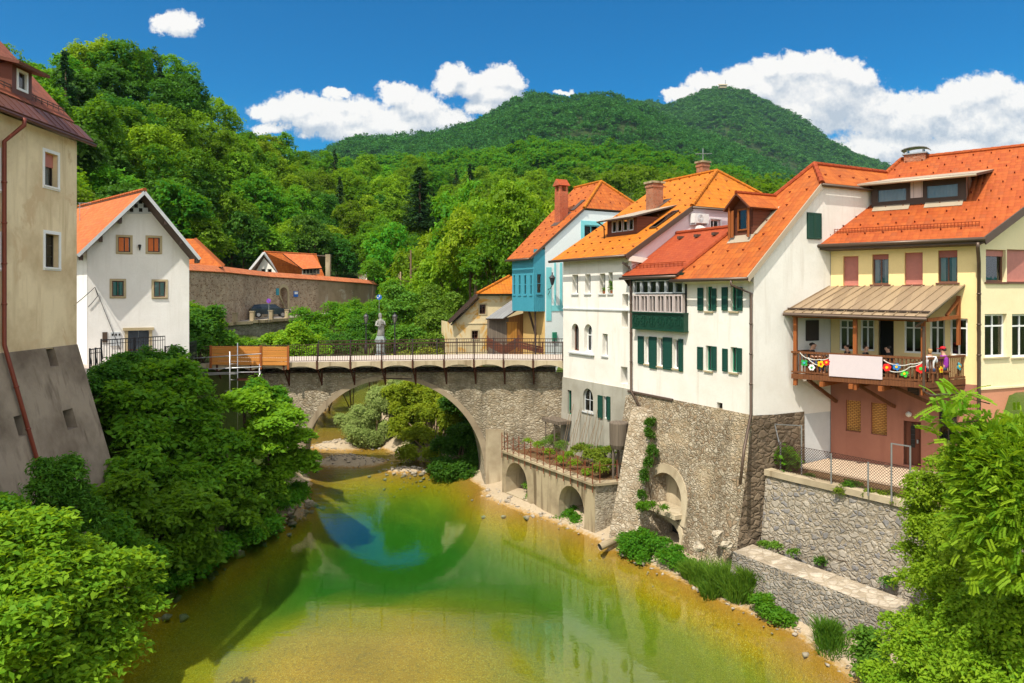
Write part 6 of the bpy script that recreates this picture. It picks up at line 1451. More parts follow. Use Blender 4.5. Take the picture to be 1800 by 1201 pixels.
qp=[(8.95,28.75),(9.9,27.2),(11.0,25.5),(12.2,23.6),(13.8,21.0)]
mb=MB()
for i,(a,b) in enumerate(zip(qp,qp[1:])):
    F=Facade(a,b); mb.face([F.pt(0,-.8,.55),F.pt(F.L,-.8,.55),F.pt(F.L,1.66,0),F.pt(0,1.66,0)],0)
    mb.face([F.pt(0,1.66,0),F.pt(F.L,1.66,0),F.pt(F.L,1.74,-1.15),F.pt(0,1.74,-1.15)],1); mb.face([F.pt(0,1.74,-1.15),F.pt(F.L,1.74,-1.15),F.pt(F.L,.6,-1.2),F.pt(0,.6,-1.2)],0)
mk('wall_face',mb,[M['quay_stone'],M['quay_top']],qw)
fc=thing('wire_fence','wire mesh fence on grey posts along the yard wall','fence',(12.6,27.5,4.66))
m_=MB(); posts=MB(); fp=[(11.0,29.95),(11.5,29.15),(12.6,27.7),(13.7,26.15),(14.5,24.95)]
for a,b in zip(fp,fp[1:]):
    F=Facade(a,b); h=1.15; st_=.11
    k=int((F.L+h)/st_)
    for i in range(k):
        u=i*st_
        x0,z0=(u,0) if u<F.L else (F.L,u-F.L); x1,z1=(u-h,h) if u>h else (0,u)
        if z1-z0>.02: m_.bar(F.pt(x0,4.68+z0,-.15),F.pt(x1,4.68+z1,-.15),.011,.011); m_.bar(F.pt(F.L-x0,4.68+z0,-.15),F.pt(F.L-x1,4.68+z1,-.15),.011,.011)
    m_.bar(F.pt(0,5.83,-.15),F.pt(F.L,5.83,-.15),.015,.015)
mk('mesh',m_,M['iron'],fc)
for px,py0,py1,Y in ((1372,782,830,29.9),(1409,752,838,29.1),(1461,800,856,27.75),(1526,813,872,26.3),(1567,793,880,25.6),(1600,798,885,25.1),(1604,826,889,24.9)):
    p=MB(); a=P(px,py1,Y); a.z=4.6; p.tube([a,a+V((0,0,1.25 if Y not in (29.1,25.6,25.1) else 2.1))],.03,6); mk('post',p,M['zinc'],fc)
p=MB(); a=P(1409,838,29.1); p.bar(V((a.x,a.y,6.68)),P(1362,746,30.2),.035); p.bar(P(1372,790,29.9),P(1362,746,30.2),.03); a=P(1567,880,25.6); b=P(1600,885,25.1); p.bar(V((a.x,a.y,6.68)),V((b.x,b.y,6.68)),.04); mk('gate_rail',p,M['zinc'],fc)
pp=P(1054,962,33.4); m_=MB(); m_.tube([pp,pp+V((1.0,.6,.2))],.17,14,0,False); m_.tube([pp+V((.03,.02,0)),pp+V((1.0,.6,.2))],.135,14,1); o=solo('drain_pipe',m_,[M['concrete'],M['room']],'broken concrete drain pipe mouth lying on the bank','drain pipe',pp)
# ------------------------------------------------------------------ balcony of the yellow house
bal=thing('balcony','brown wooden balcony with tin canopy on slanting struts on the yellow house','balcony',WY(-1.2,2,8.4))
zf_=8.58; fl=[(-2.45,-.92),(-2.45,4.2),(0,5.12),(0,-.0)]
m_=MB(); m_.slab([WY(a,b,zf_) for a,b in fl],.12,0,0); 
FBf=Facade(WY(-2.45,-.92,0)[:2],WY(-2.45,4.2,0)[:2]); FBr2=Facade(WY(-2.45,4.2,0)[:2],WY(0,5.12,0)[:2])
fbox(m_,FBf,0,zf_-.16,FBf.L,zf_+.06,.0,.06); fbox(m_,FBr2,.0,zf_-.16,FBr2.L,zf_+.06,.0,.06); fbox(m_,FBr2,.0,zf_-.30,FBr2.L,zf_-.20,-.02,.04)
mk('floor_deck',m_,M['wood_rail'],bal)
m_=MB(); zt=zf_+1.0
for F,u0 in ((FBf,0),(FBr2,.1)):
    fbox(m_,F,u0,zt-.06,F.L,zt+.03,-.03,.07); fbox(m_,F,u0,zf_+.10,F.L,zf_+.17,.0,.05)
    n=int((F.L-u0)/.145)
    for i in range(n): fbox(m_,F,u0+.05+i*.145,zf_+.17,u0+.105+i*.145,zt-.06,.01,.04)
FBl=Facade(WY(0,-.35,0)[:2],WY(-2.45,-.92,0)[:2]); fbox(m_,FBl,.3,zt-.06,FBl.L,zt+.03,-.1,0)
mk('railing',m_,M['wood_rail'],bal)
for a,b,z1 in ((-2.38,-.78,11.2),(-2.38,1.62,11.2),(-2.38,4.08,11.1)):
    m_=MB(); m_.box(WY(a,b,(zf_-.45+z1)/2),.15,.15,z1-zf_+.45,0,fy); mk('post',m_,M['wood_post'],bal)
m_=MB(); m_.box(WY(-.15,4.95,11.0),.14,.14,2.0,0,fy); m_.bar(WY(-2.4,4.2,11.05),WY(-.1,4.98,11.15),.1,.14); m_.bar(WY(-2.4,-.9,11.13),WY(-2.4,4.2,11.05),.12,.14); m_.bar(WY(-1.0,4.65,11.2),WY(-.1,4.98,11.9),.1); mk('canopy_frame',m_,M['wood_post'],bal)
m_=MB()
for b,e in ((-.35,.25),(1.5,2.6),(2.9,4.6)): m_.bar(WY(-2.1,b,zf_-.2),WY(-.02,e,7.25),.11,.13)
mk('strut',m_,M['wood_rail'],bal)
m_=MB()
for b in (.35,1.5,2.6): m_.bar(WY(-2.62,b,zf_-.3),WY(0,b+.3,zf_-.3),.16,.2)
mk('beam',m_,M['wood_post'],bal)
m_=MB(); A=WY(-2.75,-1.15,11.28); B=WY(-2.75,4.27,11.20); C=WY(-.02,5.15,12.42); D=WY(-.02,-.05,12.42)
m_.slab([A,B,C,D],.07,0,1)
for i in range(15):
    t=i/14; p=A.lerp(B,t); q=D.lerp(C,t); m_.bar(p+V((0,0,.02)),q+V((0,0,.02)),.03,.06)
for i in range(14):
    p=A.lerp(B,(i+.5)/14).lerp(D.lerp(C,(i+.5)/14),.10); m_.bar(p+V((-.1,.09,.05)),p+V((.1,-.09,.05)),.05,.06,1)
m_.bar(A.lerp(D,.08)+V((0,0,.09)),B.lerp(C,.08)+V((0,0,.09)),.05,.05,1)
mk('canopy',m_,[M['canopy_metal'],M['fascia_brown']],bal)
m_=MB(); m_.tube([A+V((-.05,-.05,-.08)),B+V((-.05,-.05,-.1))],.07,8); m_.tube([B+V((-.1,.0,-.12)),B+V((-.25,.3,-.4)),WY(-2.55,4.12,10.8),WY(-2.55,4.12,8.3),WY(-2.4,4.35,8.15),WY(-.1,5.2,8.1)],.05,8); mk('gutter_pipe',m_,M['pipe_brown'],bal)
r=FBf.rect(1458.5,625,1552,664); m_=MB(); fbox(m_,FBf,r[0],r[1]+.0,r[2],r[3],.085,.10); solo('banner',m_,M['banner'],'blank pale lilac cloth banner hung on the balcony railing','banner',FBf.pt((r[0]+r[2])/2,r[1],.09))
# paper flowers and rope garland
def flower(F,px,py,c1,c2,r,lab,np_=5,rot=0):
    r*=.88; u,z=F.uz(px,py,.09); c=F.pt(u,z,.09); m_=MB()
    def disc(cu,cz,rr,o0,o1,mi): fprism(m_,F,[(cu+rr*math.cos(t),cz+rr*math.sin(t)) for t in np.linspace(0,6.283,13)[:-1]],o0,o1,mi)
    for i in range(np_):
        a=rot+6.283*i/np_; disc(u+r*.62*math.cos(a),z+r*.62*math.sin(a),r*.42,.085+.002*i,.10+.002*i,0)
    disc(u,z,r*.34,.10,.125,1)
    o=solo('paper_flower',m_,[M['petal_'+c1],M['petal_'+c2]],lab,'paper flower',c,'paper flowers on the balcony railing'); return o
flower(FBf,1414,638,'green','teal',.17,'green paper flower leftmost on the balcony railing',4,.78); flower(FBf,1427,646,'white','green',.15,'white paper flower with green centre on the balcony railing',6)
flower(FBf,1443,640,'yellow','red',.16,'yellow paper flower with red centre, beside the white one'); flower(FBf,1453,637,'red','yellow',.16,'red paper flower left of the blank banner',6,.3)
flower(FBf,1559,646,'red','yellow',.18,'red paper flower just right of the blank banner',6,.2); flower(FBf,1576,645,'blue','yellow',.16,'blue paper flower with yellow centre on the front railing'); flower(FBf,1590,657,'lime','yellow',.16,'bright green paper flower hanging lowest on the railing',4,.4)
flower(FBf,1619,648,'red','lime',.21,'large red paper flower with green centre by the corner post',6,.5); flower(FBr2,1654,650,'yellow','red',.15,'all yellow paper flower on the side railing under the fair-haired person',5,.4); flower(FBr2,1686,644,'teal','yellow',.18,'teal paper flower on the side railing under the red cap',4,.3)
def garland(F,pts,lab):
    m_=MB(); q=[]
    for a,b in zip(pts,pts[1:]):
        A=F.pt(*F.uz(*a,.09),.09); B=F.pt(*F.uz(*b,.09),.09)
        for i in range(8): t=i/8; q.append(A.lerp(B,t)-V((0,0,.05*4*t*(1-t))))
    q.append(B); m_.tube(q,.02,6); solo('rope_garland',m_,M['rope'],lab,'garland',q[0])
garland(FBf,[(1406,620),(1420,630),(1437,642)],'short white rope garland swagged between the green and yellow flowers'); garland(FBf,[(1420,629),(1440,632),(1458,629)],'white rope garland swagged to the left edge of the banner')
garland(FBf,[(1553,633),(1575,641),(1600,640),(1625,634)],'upper white rope garland swagged right of the banner'); garland(FBf,[(1556,648),(1578,654),(1600,645),(1622,637)],'lower white rope garland swagged right of the banner')
def table(a,b,L,lab,along=True):
    c=WY(a,b,zf_); m_=MB(); t=thing('wooden_table',lab,'table',c); d=fy if along else iy
    m_.box(c+V((0,0,.74)),L,.7,.05,0,d); mk('table_top',m_,M['wood_rail'],t)
    for s in (-1,1):
        m_=MB(); p=c+V((d[0]*s*(L/2-.15),d[1]*s*(L/2-.15),.36)); m_.box(p,.1,.6,.72,0,d); mk('leg',m_,M['wood_rail'],t)
table(-1.5,.35,1.1,'brown wooden table between two people at the left end of the balcony'); table(-1.4,2.2,1.2,'brown wooden table by the open balcony door'); table(-1.6,4.0,.9,'brown wooden table in front of the person in the red cap')
def person(a,b,face,lab,shirt,hair,trouser='cloth_jeans',cap=None,lean=.0,turn=0.0,bun=False):
    """seated figure; face = world yaw of the way it looks"""
    base=WY(a,b,zf_); t=thing('person',lab,'person',base); rz=Matrix.Rotation(face-math.pi/2,4,'Z')
    def skin(name,vs,es,rs,mat,par,sub=2,root=0):
        me=bpy.data.meshes.new(name); me.from_pydata([tuple(rz@V(v)) for v in vs],es,[]); me.materials.append(mat); o=bpy.data.objects.new(name,me); COL.objects.link(o); o.parent=par
        o.modifiers.new('Skin','SKIN'); sv=me.skin_vertices[0].data
        for i,r_ in enumerate(rs): sv[i].radius=(r_,r_)
        sv[root].use_root=True
        o.modifiers['Skin'].use_smooth_shade=True; s_=o.modifiers.new('Sub','SUBSURF'); s_.levels=sub; s_.render_levels=sub; return o
    L=lean
    vs=[(0,0,.50),(0,.02+L*.3,.72),(0,.03+L*.7,.95),(0,.03+L,1.06),(0,.05+L,1.13),(0,.06+L,1.20),(0,.06+L,1.31),(0,.16+L,1.225)]; rs=[.155,.14,.16,.10,.058,.085,.085,.022]
    es=[(0,1),(1,2),(2,3),(3,4),(4,5),(5,6),(5,7)]
    def add(p,r_,par): vs.append(p); rs.append(r_); es.append((par,len(vs)-1)); return len(vs)-1
    cl=dict(v=[vs[0],vs[1],vs[2],vs[3]],r=[.170,.158,.178,.112],e=[(0,1),(1,2),(2,3)])
    tr=dict(v=[(0,0,.50),(0,.01,.62)],r=[.172,.165],e=[(0,1)])
    for s in (-1,1):
        h=add((s*.10,.06,.48),.10,0); k=add((s*.13,.46,.50),.068,h); an=add((s*.13,.44,.09),.045,k); add((s*.13,.58,.04),.036,an)
        j=len(tr['v']); tr['v']+=[(s*.10,.06,.48),(s*.13,.46,.50),(s*.13,.44,.14)]; tr['r']+=[.112,.080,.060]; tr['e']+=[(0,j),(j,j+1),(j+1,j+2)]
        sh=add((s*.19,.03+L*.85,1.0),.062,2); el=add((s*.25,.12+L,.76),.044,sh); wr=add((s*.15,.36+L,.79),.030,el); pm=add((s*.13,.43+L,.79),.034,wr)
        for q in range(4): 
            f1=add((s*(.10+.022*q),.49+L,.79-.004*q),.010,pm); add((s*(.10+.022*q),.525+L-.006*abs(q-1),.775),.009,f1)
        th=add((s*.085,.45+L,.80),.011,pm); add((s*.07,.48+L,.79),.009,th)
        j=len(cl['v']); cl['v']+=[(s*.19,.03+L*.85,1.0),(s*.24,.10+L,.80)]; cl['r']+=[.076,.060]; cl['e']+=[(2,j),(j,j+1)]
    body=skin('body',vs,es,rs,M['skin'],t); skin('shirt',cl['v'],cl['e'],cl['r'],M[shirt],t); skin('trousers',tr['v'],tr['e'],tr['r'],M[trouser],t)
    # hair follows the skull; eyes and ears
    hv=[(0,.035+L,1.345),(0,.0+L,1.28),(0,-.01+L,1.22)]; hr=[.088,.098,.075]
    if bun: hv.append((0,-.02+L,1.14)); hr.append(.06)
    skin('hair',hv,[(i,i+1) for i in range(len(hv)-1)],hr,M[hair],t)
    m_=MB(); o0=base
    for s in (-1,1): m_.lathe(base+(rz.to_3x3()@V((s*.035,.138+L,1.262))),[(.0,-.012),(.012,0),(.0,.012)],6)
    mk('eyes',m_,M['hair_dark'],t)
    if cap:
        m_=MB(); c=base+(rz.to_3x3()@V((0,.055+L,1.30))); m_.lathe(c,[(.112,0),(.112,.05),(.085,.095),(.03,.115)],12); d=(rz.to_3x3()@V((0,1,0))); m_.box(c+d*.14+V((0,0,.01)),.15,.16,.018,0,(d.x,d.y)); mk('cap',m_,M[cap],t,True)
    s_=thing('wooden_chair','wooden chair under the person: '+lab[:0]+'x','chair',base) if False else None
    return t
yf=math.atan2(fy[1],fy[0]); yi=math.atan2(iy[1],iy[0])
person(-1.65,-.35,yf,'person in black at the left end of the balcony facing along the table','cloth_black','hair_dark'); person(-1.2,-.42,yf,'second dark-haired person half hidden at the left end of the balcony','cloth_white','hair_dark')
person(-1.5,1.12,yf+math.pi,'dark-haired person in black sitting left of the middle balcony post','cloth_black','hair_dark')
person(-1.3,2.75,yf+math.pi+.2,'person in black with lowered head in front of the open balcony door','cloth_black','hair_dark',lean=.1); person(-1.5,1.72,yf,'person in dark clothes facing the one with the lowered head','cloth_black','hair_dark',lean=.05)
person(-2.05,4.25,yi+.3,'fair-haired person in white with their back to the side railing','cloth_white','hair_blonde',bun=True); person(-1.25,4.62,yf+math.pi-.2,'person in a purple top and red cap at the right end of the balcony','cloth_purple','hair_dark',cap='cap_red')
def bench(a,b,L,lab,along):
    c=WY(a,b,zf_); d=fy if along else iy; m_=MB(); t=thing('bench',lab,'bench',c); m_.box(c+V((0,0,.42)),L,.36,.045,0,d); mk('seat',m_,M['wood_rail'],t)
    for s in (-1,1): m_=MB(); m_.box(c+V((d[0]*s*(L/2-.1),d[1]*s*(L/2-.1),.2)),.06,.32,.4,0,d); mk('leg',m_,M['wood_rail'],t)
bench(-1.42,-.38,.95,'plain bench under the two people at the left end of the balcony',False); bench(-1.5,1.12,.45,'short bench under the person left of the middle post',False); bench(-1.3,2.75,.45,'short bench under the person with lowered head',False); bench(-1.5,1.72,.42,'short bench under the person facing the open balcony door',False); bench(-2.05,4.25,.45,'short bench under the fair-haired person',True); bench(-1.25,4.62,.42,'short bench under the person in the red cap',False)
# ------------------------------------------------------------------ trees and plants
rg=np.random.default_rng(21)
protos=[]
for i in range(6):
    r_=np.random.default_rng(100+i); protos.append(deciduous(r_,12,4.3+.5*(i%3),15+i,560,13,.46,.62))
ctree=[conifer(np.random.default_rng(200+i)) for i in range(2)]
base_tree={}
def forest_tree(kind,loc,sc,rz,lab,grp,name,lm):
    key=(kind,lm)
    if key not in base_tree:
        c,t=(protos[kind] if kind<6 else ctree[kind-6]); base_tree[key]=tree_thing(name,lab,'tree',c,t,lm,'bark',loc,grp,1.0,rz); o=base_tree[key]; o.scale=sc; return o
    o=copy_thing(base_tree[key],loc,lab,rz,sc); 
    if grp: o['group']=grp
    elif 'group' in o.keys(): del o['group']
    return o
cnt=0
hillpts=[]
for v in np.linspace(.0,1.0,11):
    px=-70+rg.random()*40
    while px<1010:
        p=px+rg.normal()*10; vv=min(1.0,max(0,v+rg.normal()*.025)); X,Y,Z=H1(np.array(p),np.array(vv)); hillpts.append((float(X),float(Y),float(Z),p,vv)); px+=7.6/float(Y)*FPX
for X,Y,Z,p,v in hillpts:
    q=rg.random(); con=q<.07; kind=(6+int(q<.035)) if con else int(rg.integers(0,6)); u_=rg.random(); lm='leaf_conifer' if con else ('leaf_hill' if u_<.55 else 'leaf_hill_dark' if u_<.78 else 'leaf_hill_lime')
    s=(.85+.4*rg.random())*(1.0 if p<500 else .95); 
    side='behind the gabled house' if p<470 else ('above the brick wall and bridge' if p<800 else 'behind the turquoise house')
    forest_tree(kind,(X,Y,Z-.6),(s,s,s*(1.0+.2*rg.random())),rg.random()*6.28,('dark pointed conifer in the wooded hillside ' if con else 'leafy green tree in the wooded hillside ')+side,('conifers' if con else 'broadleaf trees')+' on the hillside '+side,'conifer_tree' if con else 'leafy_tree',lm)
for px_,py_,Yc_,s_ in ((738,410,150,.95),):
    q_=P(px_,py_,Yc_); forest_tree(6,tuple(q_),(s_*1.7,s_*1.7,s_),1.0,'broad dark conifer among the leafy trees above the stone saint',None,'conifer_tree','leaf_conifer')
# trees on the flat between wall and ochre house
for px,Y,h,k in ((682,121,18,1),(700,100,14,0),(735,96,17,2),(770,104,20,3),(812,98,19,4),(850,92,18,5),(715,88,10,1),(748,80,13,2),(790,78,14,3),(828,74,14,0),(880,84,18,2),(920,90,18,3),(660,128,13,4),(868,72,12,5),(905,74,15,1)):
    X=(px-CX)/FPX*Y; z=float(ground_z(np.array(X),np.array(Y))); q=h/12
    lime=k in (2,3,0)
    forest_tree(k,(X,Y,z-.3),(q*.66,q*.66,q),rg.random()*6.28,('pale green feathery tree' if lime else 'leafy green tree')+' in the grove between the brick wall and the ochre cottage',('pale trees' if lime else 'trees')+' in the grove beyond the bridge','leafy_tree','leaf_hill_lime' if lime else 'leaf_hill')
# bare trunks standing in the grove
for px,py0,py1,Y in ((718,440,560,84),(832,415,520,76),(845,455,530,76),(700,478,520,92)):
    a=P(px,py1,Y); b=P(px+4,py0,Y); a.z=float(ground_z(np.array(a.x),np.array(a.y)))-.2; m_=MB(); m_.tube([a,a.lerp(b,.5)+V((.15,0,0)),b],[.26,.18,.09],8)
    for i in range(7):
        s=a.lerp(b,.45+.08*i); d=V((math.cos(i*2.4),math.sin(i*2.4)*.6,.35)); m_.tube([s,s+d*.9,s+d*1.7+V((0,0,.2))],[.06,.04,.015],5)
    t=thing('dead_tree',{718:'dark slim tree trunk rising straight behind the stone saint',832:'pale bare tree trunk above the ochre cottage roof',845:'second pale trunk leaning right above the ochre cottage roof',700:'short grey trunk among the bushes near the end of the brick wall'}[px],'tree',a); mk('trunk',m_,M['bark' if px==718 else 'bark_pale'],t,True)
# far woods: one mass each
def wood_mass(name,fn,n,px0,px1,v0,v1,H,Wd,nc,per,size,lm,label,seed,conf=.1):
    r_=np.random.default_rng(seed); pr=[]
    for i in range(5):
        lob=[((0,0,H*.58),(Wd*.62,Wd*.62,H*.36))]+[((r_.normal()*Wd*.38,r_.normal()*Wd*.38,H*(.5+.25*r_.random())),Wd*.42) for _ in range(5)]
        p,nn=lobes_points(r_,lob,nc,-.2); pr.append(leaves(r_,p,nn,per,size*1.1,size))
    cs=[];ns=[]
    for j in range(7):
        z=H*(.15+.12*j); R=Wd*.6*(1-j/7.2)
        for k_ in range(5): a=6.28*k_/5+j; cs.append((R*math.cos(a),R*math.sin(a),z)); ns.append((math.cos(a)*.5,math.sin(a)*.5,.7))
    pr.append(leaves(r_,np.array(cs),np.array(ns),max(2,per//2),size*.7,size*.8))
    parts=[]
    pxs=px0+(px1-px0)*r_.random(n); vs=v0+(v1-v0)*np.sqrt(r_.random(n)); X,Y,Z=fn(pxs,vs)
    for i in range(n):
        con=r_.random()<conf; v,f,t=pr[5] if con else pr[r_.integers(0,5)]; s=.7+.6*r_.random(); a=r_.random()*6.28; c,s_=math.cos(a),math.sin(a)
        q=np.stack([(v[:,0]*c-v[:,1]*s_)*s+X[i],(v[:,0]*s_+v[:,1]*c)*s+Y[i],v[:,2]*s*(1.25 if con else 1)+Z[i]-.5],1)
        tt=t*.3 if con else np.clip(t*.55+.45*r_.random(),0,1); parts.append((q,f,tt))
    v,f,t=merge(parts); o=np_mesh(name,v,f,M[lm],False,t); o['kind']='stuff'; o['label']=label; return o
wood_mass('forest',H2,1150,300,1640,.30,1.0,13,6.0,46,10,1.25,'leaf_hill','green woodland covering the nearer hill behind the orange roofs',51)
wood_mass('forest',H1,150,1010,1660,.1,1.0,13,5.5,60,11,.9,'leaf_hill','green woodland right behind the orange roofs',52)
wood_mass('forest',H3,8500,440,1640,.34,1.0,13.5,6.6,14,6,2.8,'leaf_mountain','forest covering the broad green mountain',53,.18)
wood_mass('forest',H4,7200,980,1700,.35,1.0,18,9.6,12,6,4.2,'leaf_mountain','forest covering the farther peaked mountain',54,.12)
hb=P(1270,156,2190); hut=thing('summit_hut','tiny hut and mast on the summit of the farther peak','hut',hb); m_=MB(); m_.box(hb+V((0,0,5)),22,12,9); m_.slab([hb+V((-14,-8,9)),hb+V((14,-8,9)),hb+V((14,0,14)),hb+V((-14,0,14))],1); mk('hut_wall',m_,M['concrete'],hut); m_=MB(); m_.tube([hb+V((9,0,5)),hb+V((9,0,26))],1.0,6); mk('mast',m_,M['zinc'],hut)

def LB(*q): return [(tuple(P(a,b,c)),r) for a,b,c,r in q]
def LF(*q,fz=.6): return [(tuple(P(a,b,c)),(r,r,r*fz)) for a,b,c,r in q]
gz=lambda x,y: float(ground_z(np.array(x),np.array(y)))
# ---- left bank
shrub('maple_tree','big dark maple hanging over the left bank below the white gabled house','tree',LB((250,672,35,1.5),(300,700,35,1.7),(225,720,33,1.6),(340,730,36,1.3),(270,775,33,1.9),(350,800,34.5,1.8),(400,790,36,1.3),(235,830,31,1.6),(320,865,32.5,1.7),(395,850,35,1.5)),3000,12,.29,.46,'leaf_maple',(-17.2,33.5,1.5),up=.72,flat=.12,seed=11,stems=9,r0=.13,rmin=.62)
shrub('maple_tree','lower dark maple bush trailing to the water on the left bank','tree',LB((270,920,29.5,1.4),(330,930,30.5,1.5),(215,890,28,1.2),(400,905,34,1.4),(290,985,29,1.1),(455,880,37,1.2),(350,975,31,1.0),(425,935,35,.9)),2000,12,.28,.44,'leaf_maple',(-15.5,30.2,1.2),up=.72,flat=.12,seed=12,stems=8,r0=.1,rmin=.62)
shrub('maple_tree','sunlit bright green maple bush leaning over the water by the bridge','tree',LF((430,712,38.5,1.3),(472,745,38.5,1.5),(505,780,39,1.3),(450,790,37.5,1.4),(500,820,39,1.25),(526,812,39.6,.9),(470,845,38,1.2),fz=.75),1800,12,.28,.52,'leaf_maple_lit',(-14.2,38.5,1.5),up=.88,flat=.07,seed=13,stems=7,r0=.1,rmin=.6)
shrub('bramble_bush','tangle of dark leaves under the maple along the left water edge','shrub',LF((480,880,38.2,1.1),(500,880,38.8,.9),(455,920,36,1.0),(430,940,34.8,1.0),(395,962,33,.9),(370,975,32.2,.9),(515,865,40,.8),(335,1000,30.6,.8),(300,1015,29.8,.8),(265,1035,28.6,.7)),1900,13,.19,.34,'leaf_maple',(-13.2,35,.6),seed=14,stems=3,r0=.04)
shrub('street_shrub','leafy shrub growing through the railing beside the beige house','shrub',LB((195,660,33.5,.8),(215,640,35,.8),(255,640,37,.9),(300,640,37.5,.8),(175,690,32.5,.7)),900,13,.17,.32,'leaf_dark',(-19,35.5,8.1),seed=15,stems=3,r0=.04)
shrub('abutment_shrub','broadleaf shrub growing on the left abutment under the scaffold','shrub',LB((455,690,41.5,.9),(480,712,42,.8),(438,715,41,.9),(490,690,42.6,.4)),600,13,.20,.34,'leaf_maple',(-15.4,41.5,3.5),up=.75,seed=16,stems=4)
shrub('dogwood_bush','sunny bright green bush in the lower left corner beside the river','shrub',LF((10,955,18,1.2),(70,985,18.3,1.3),(135,1000,19,1.25),(195,1035,19.6,1.1),(215,1085,19.6,.9),(-40,1040,16.5,1.3),(40,1075,17.2,1.4),(120,1090,18.3,1.35),(185,1120,19,1.0),(30,1165,16.2,1.3),(110,1175,17.4,1.3),(175,1170,18.4,.9),(60,1240,16,1.3),(-30,1130,15.5,1.2),fz=.8),3600,12,.20,.42,'leaf_bright_deep',(-14.6,17.5,1.5),up=.88,flat=.08,aspect=.5,seed=17,stems=10,rmin=.6)
shrub('elder_bush','upright dark green elder bush in front of the battered wall','shrub',LB((95,870,22.5,.7),(125,835,23,.55),(80,830,22.8,.5),(130,890,22.8,.75),(70,915,22,.7),(150,925,23,.6),(110,945,22.5,.7)),900,14,.17,.30,'leaf_elder',(-15.6,22.5,2.0),up=.5,aspect=.34,seed=18,stems=6)
shrub('bank_shrub','low dark shrub at the foot of the battered wall on the left edge','shrub',LB((10,905,20.5,.7),(-15,940,19.8,.9),(40,925,21,.6)),600,14,.15,.3,'leaf_maple',(-15.6,20.4,2.2),seed=19,stems=4)
shrub('bank_shrub','shaded shrub between the elder and the lower maple bush','shrub',LB((200,950,25,.9),(235,985,25.8,.9),(180,1000,24.5,.8),(255,1015,26.5,.6)),900,14,.17,.32,'leaf_maple',(-15.0,25.5,1.5),seed=20,stems=4,up=.75)
# white flower heads in the maple
m_=MB()
# ---- beyond the bridge
bt='shrubs beyond the bridge'
for i,(lb,lob,lm,b) in enumerate([
  ('broad green shrub left of the stone saint under the brick wall',LB((545,578,74,2.1),(590,565,76,2.4),(570,603,71,2.1),(625,578,74,2.2)),'leaf_maple',(-19.5,74)),
  ('dense green shrub close left of the stone saint',LB((625,603,70,1.7),(600,618,69,1.7),(640,575,72,1.6),(570,628,68,1.5)),'leaf_dark',(-15.6,70)),
  ('yellow-green shrub at the left end of the iron bridge railing',LB((530,605,66,1.7),(505,620,64,1.4),(555,622,65,1.4),(490,600,67,1.3)),'leaf_bright',(-19.4,66)),
  ('bright shrub right behind the stone saint',LB((695,560,66,1.8),(715,600,63,1.7),(690,608,63,1.4),(700,530,70,1.7)),'leaf_weed',(-10.4,61)),
  ('wide bright shrub left of the ochre cottage',LB((755,575,65,2.1),(780,610,62,1.6),(740,615,62,1.6),(770,545,68,2.2),(790,580,64,1.4)),'leaf_weed',(-6.6,62)),
  ('yellow flowering shrub low behind the bridge railing',LB((750,630,61,1.0),(720,634,61,.9),(785,630,61,.9),(700,636,61,.8),(765,636,60.5,.8)),'leaf_yellow',(-8,61)),
  ('leafy shrub between the white gabled house and the plank hoarding',LB((345,590,48,1.3),(360,565,50,1.1),(350,615,46.5,1.0),(385,600,50,.9)),'leaf_dark',(-20.8,48)),
  ('dark shrub in front of the road retaining wall',LB((365,580,60,1.3),(345,560,60,1.2),(395,610,57,1.2),(430,615,58,.9)),'leaf_maple',(-25,59)),
  ('green shrub at the right end of the brick wall under the round sign',LB((660,545,86,2.0),(690,520,90,2.2),(630,550,84,1.8),(655,480,104,2.0)),'leaf_maple',(-17,86)),
  ]): shrub('bush',lb,'shrub',lob,900,12,.27,.5,lm,(b[0],b[1],gz(*b)),bt,seed=40+i,stems=5,r0=.06)
shrub('willow_bush','silvery green willow bush seen through the bridge arch','shrub',LB((610,745,57.5,.8),(720,705,60,1.4),(640,745,57.5,1.4),(665,715,58.5,1.5),(625,765,56.5,1.1),(680,760,57.5,1.4),(650,775,56.4,1.1),(690,720,59,1.3),(700,690,59.5,1.2)),4200,14,.20,.34,'leaf_willow',(-10.6,57,.3),up=.3,aspect=.3,seed=60,stems=8,rmin=.6)
def twigs(rng): return []
shrub('hazel_bush','yellow-green bush with many bare slanting stems under the bridge arch','shrub',LB((725,700,56.5,1.3),(750,725,55,1.3),(700,755,55.5,1.1),(775,695,56.5,1.3),(735,765,53.5,1.1),(790,740,54,1.1),(715,800,51.5,.8),(755,800,51,.8),(745,670,58,1.2),(770,730,55,1.2),(805,700,56.5,1.3),(700,700,58,1.2),(715,735,56,1.2),(760,770,53,1.0),(820,740,55,1.2)),4600,13,.20,.36,'leaf_hazel',(-5.4,51.0,.5),up=.5,seed=61,stems=20,r0=.07,rmin=.6,bm='bark_pale')
shrub('dark_bush','dark green bush against the right pier behind the arch','shrub',LB((815,775,50,1.2),(830,815,48.6,1.0),(805,830,48,.9),(835,740,51.5,1.2),(780,835,47.6,.6),(825,845,47.2,.6),(810,710,53,1.3),(790,790,50,1.0),(830,770,51,1.2),(770,820,48.5,.7)),2300,13,.19,.36,'leaf_dark',(-3.6,49,.6),seed=62,stems=6)
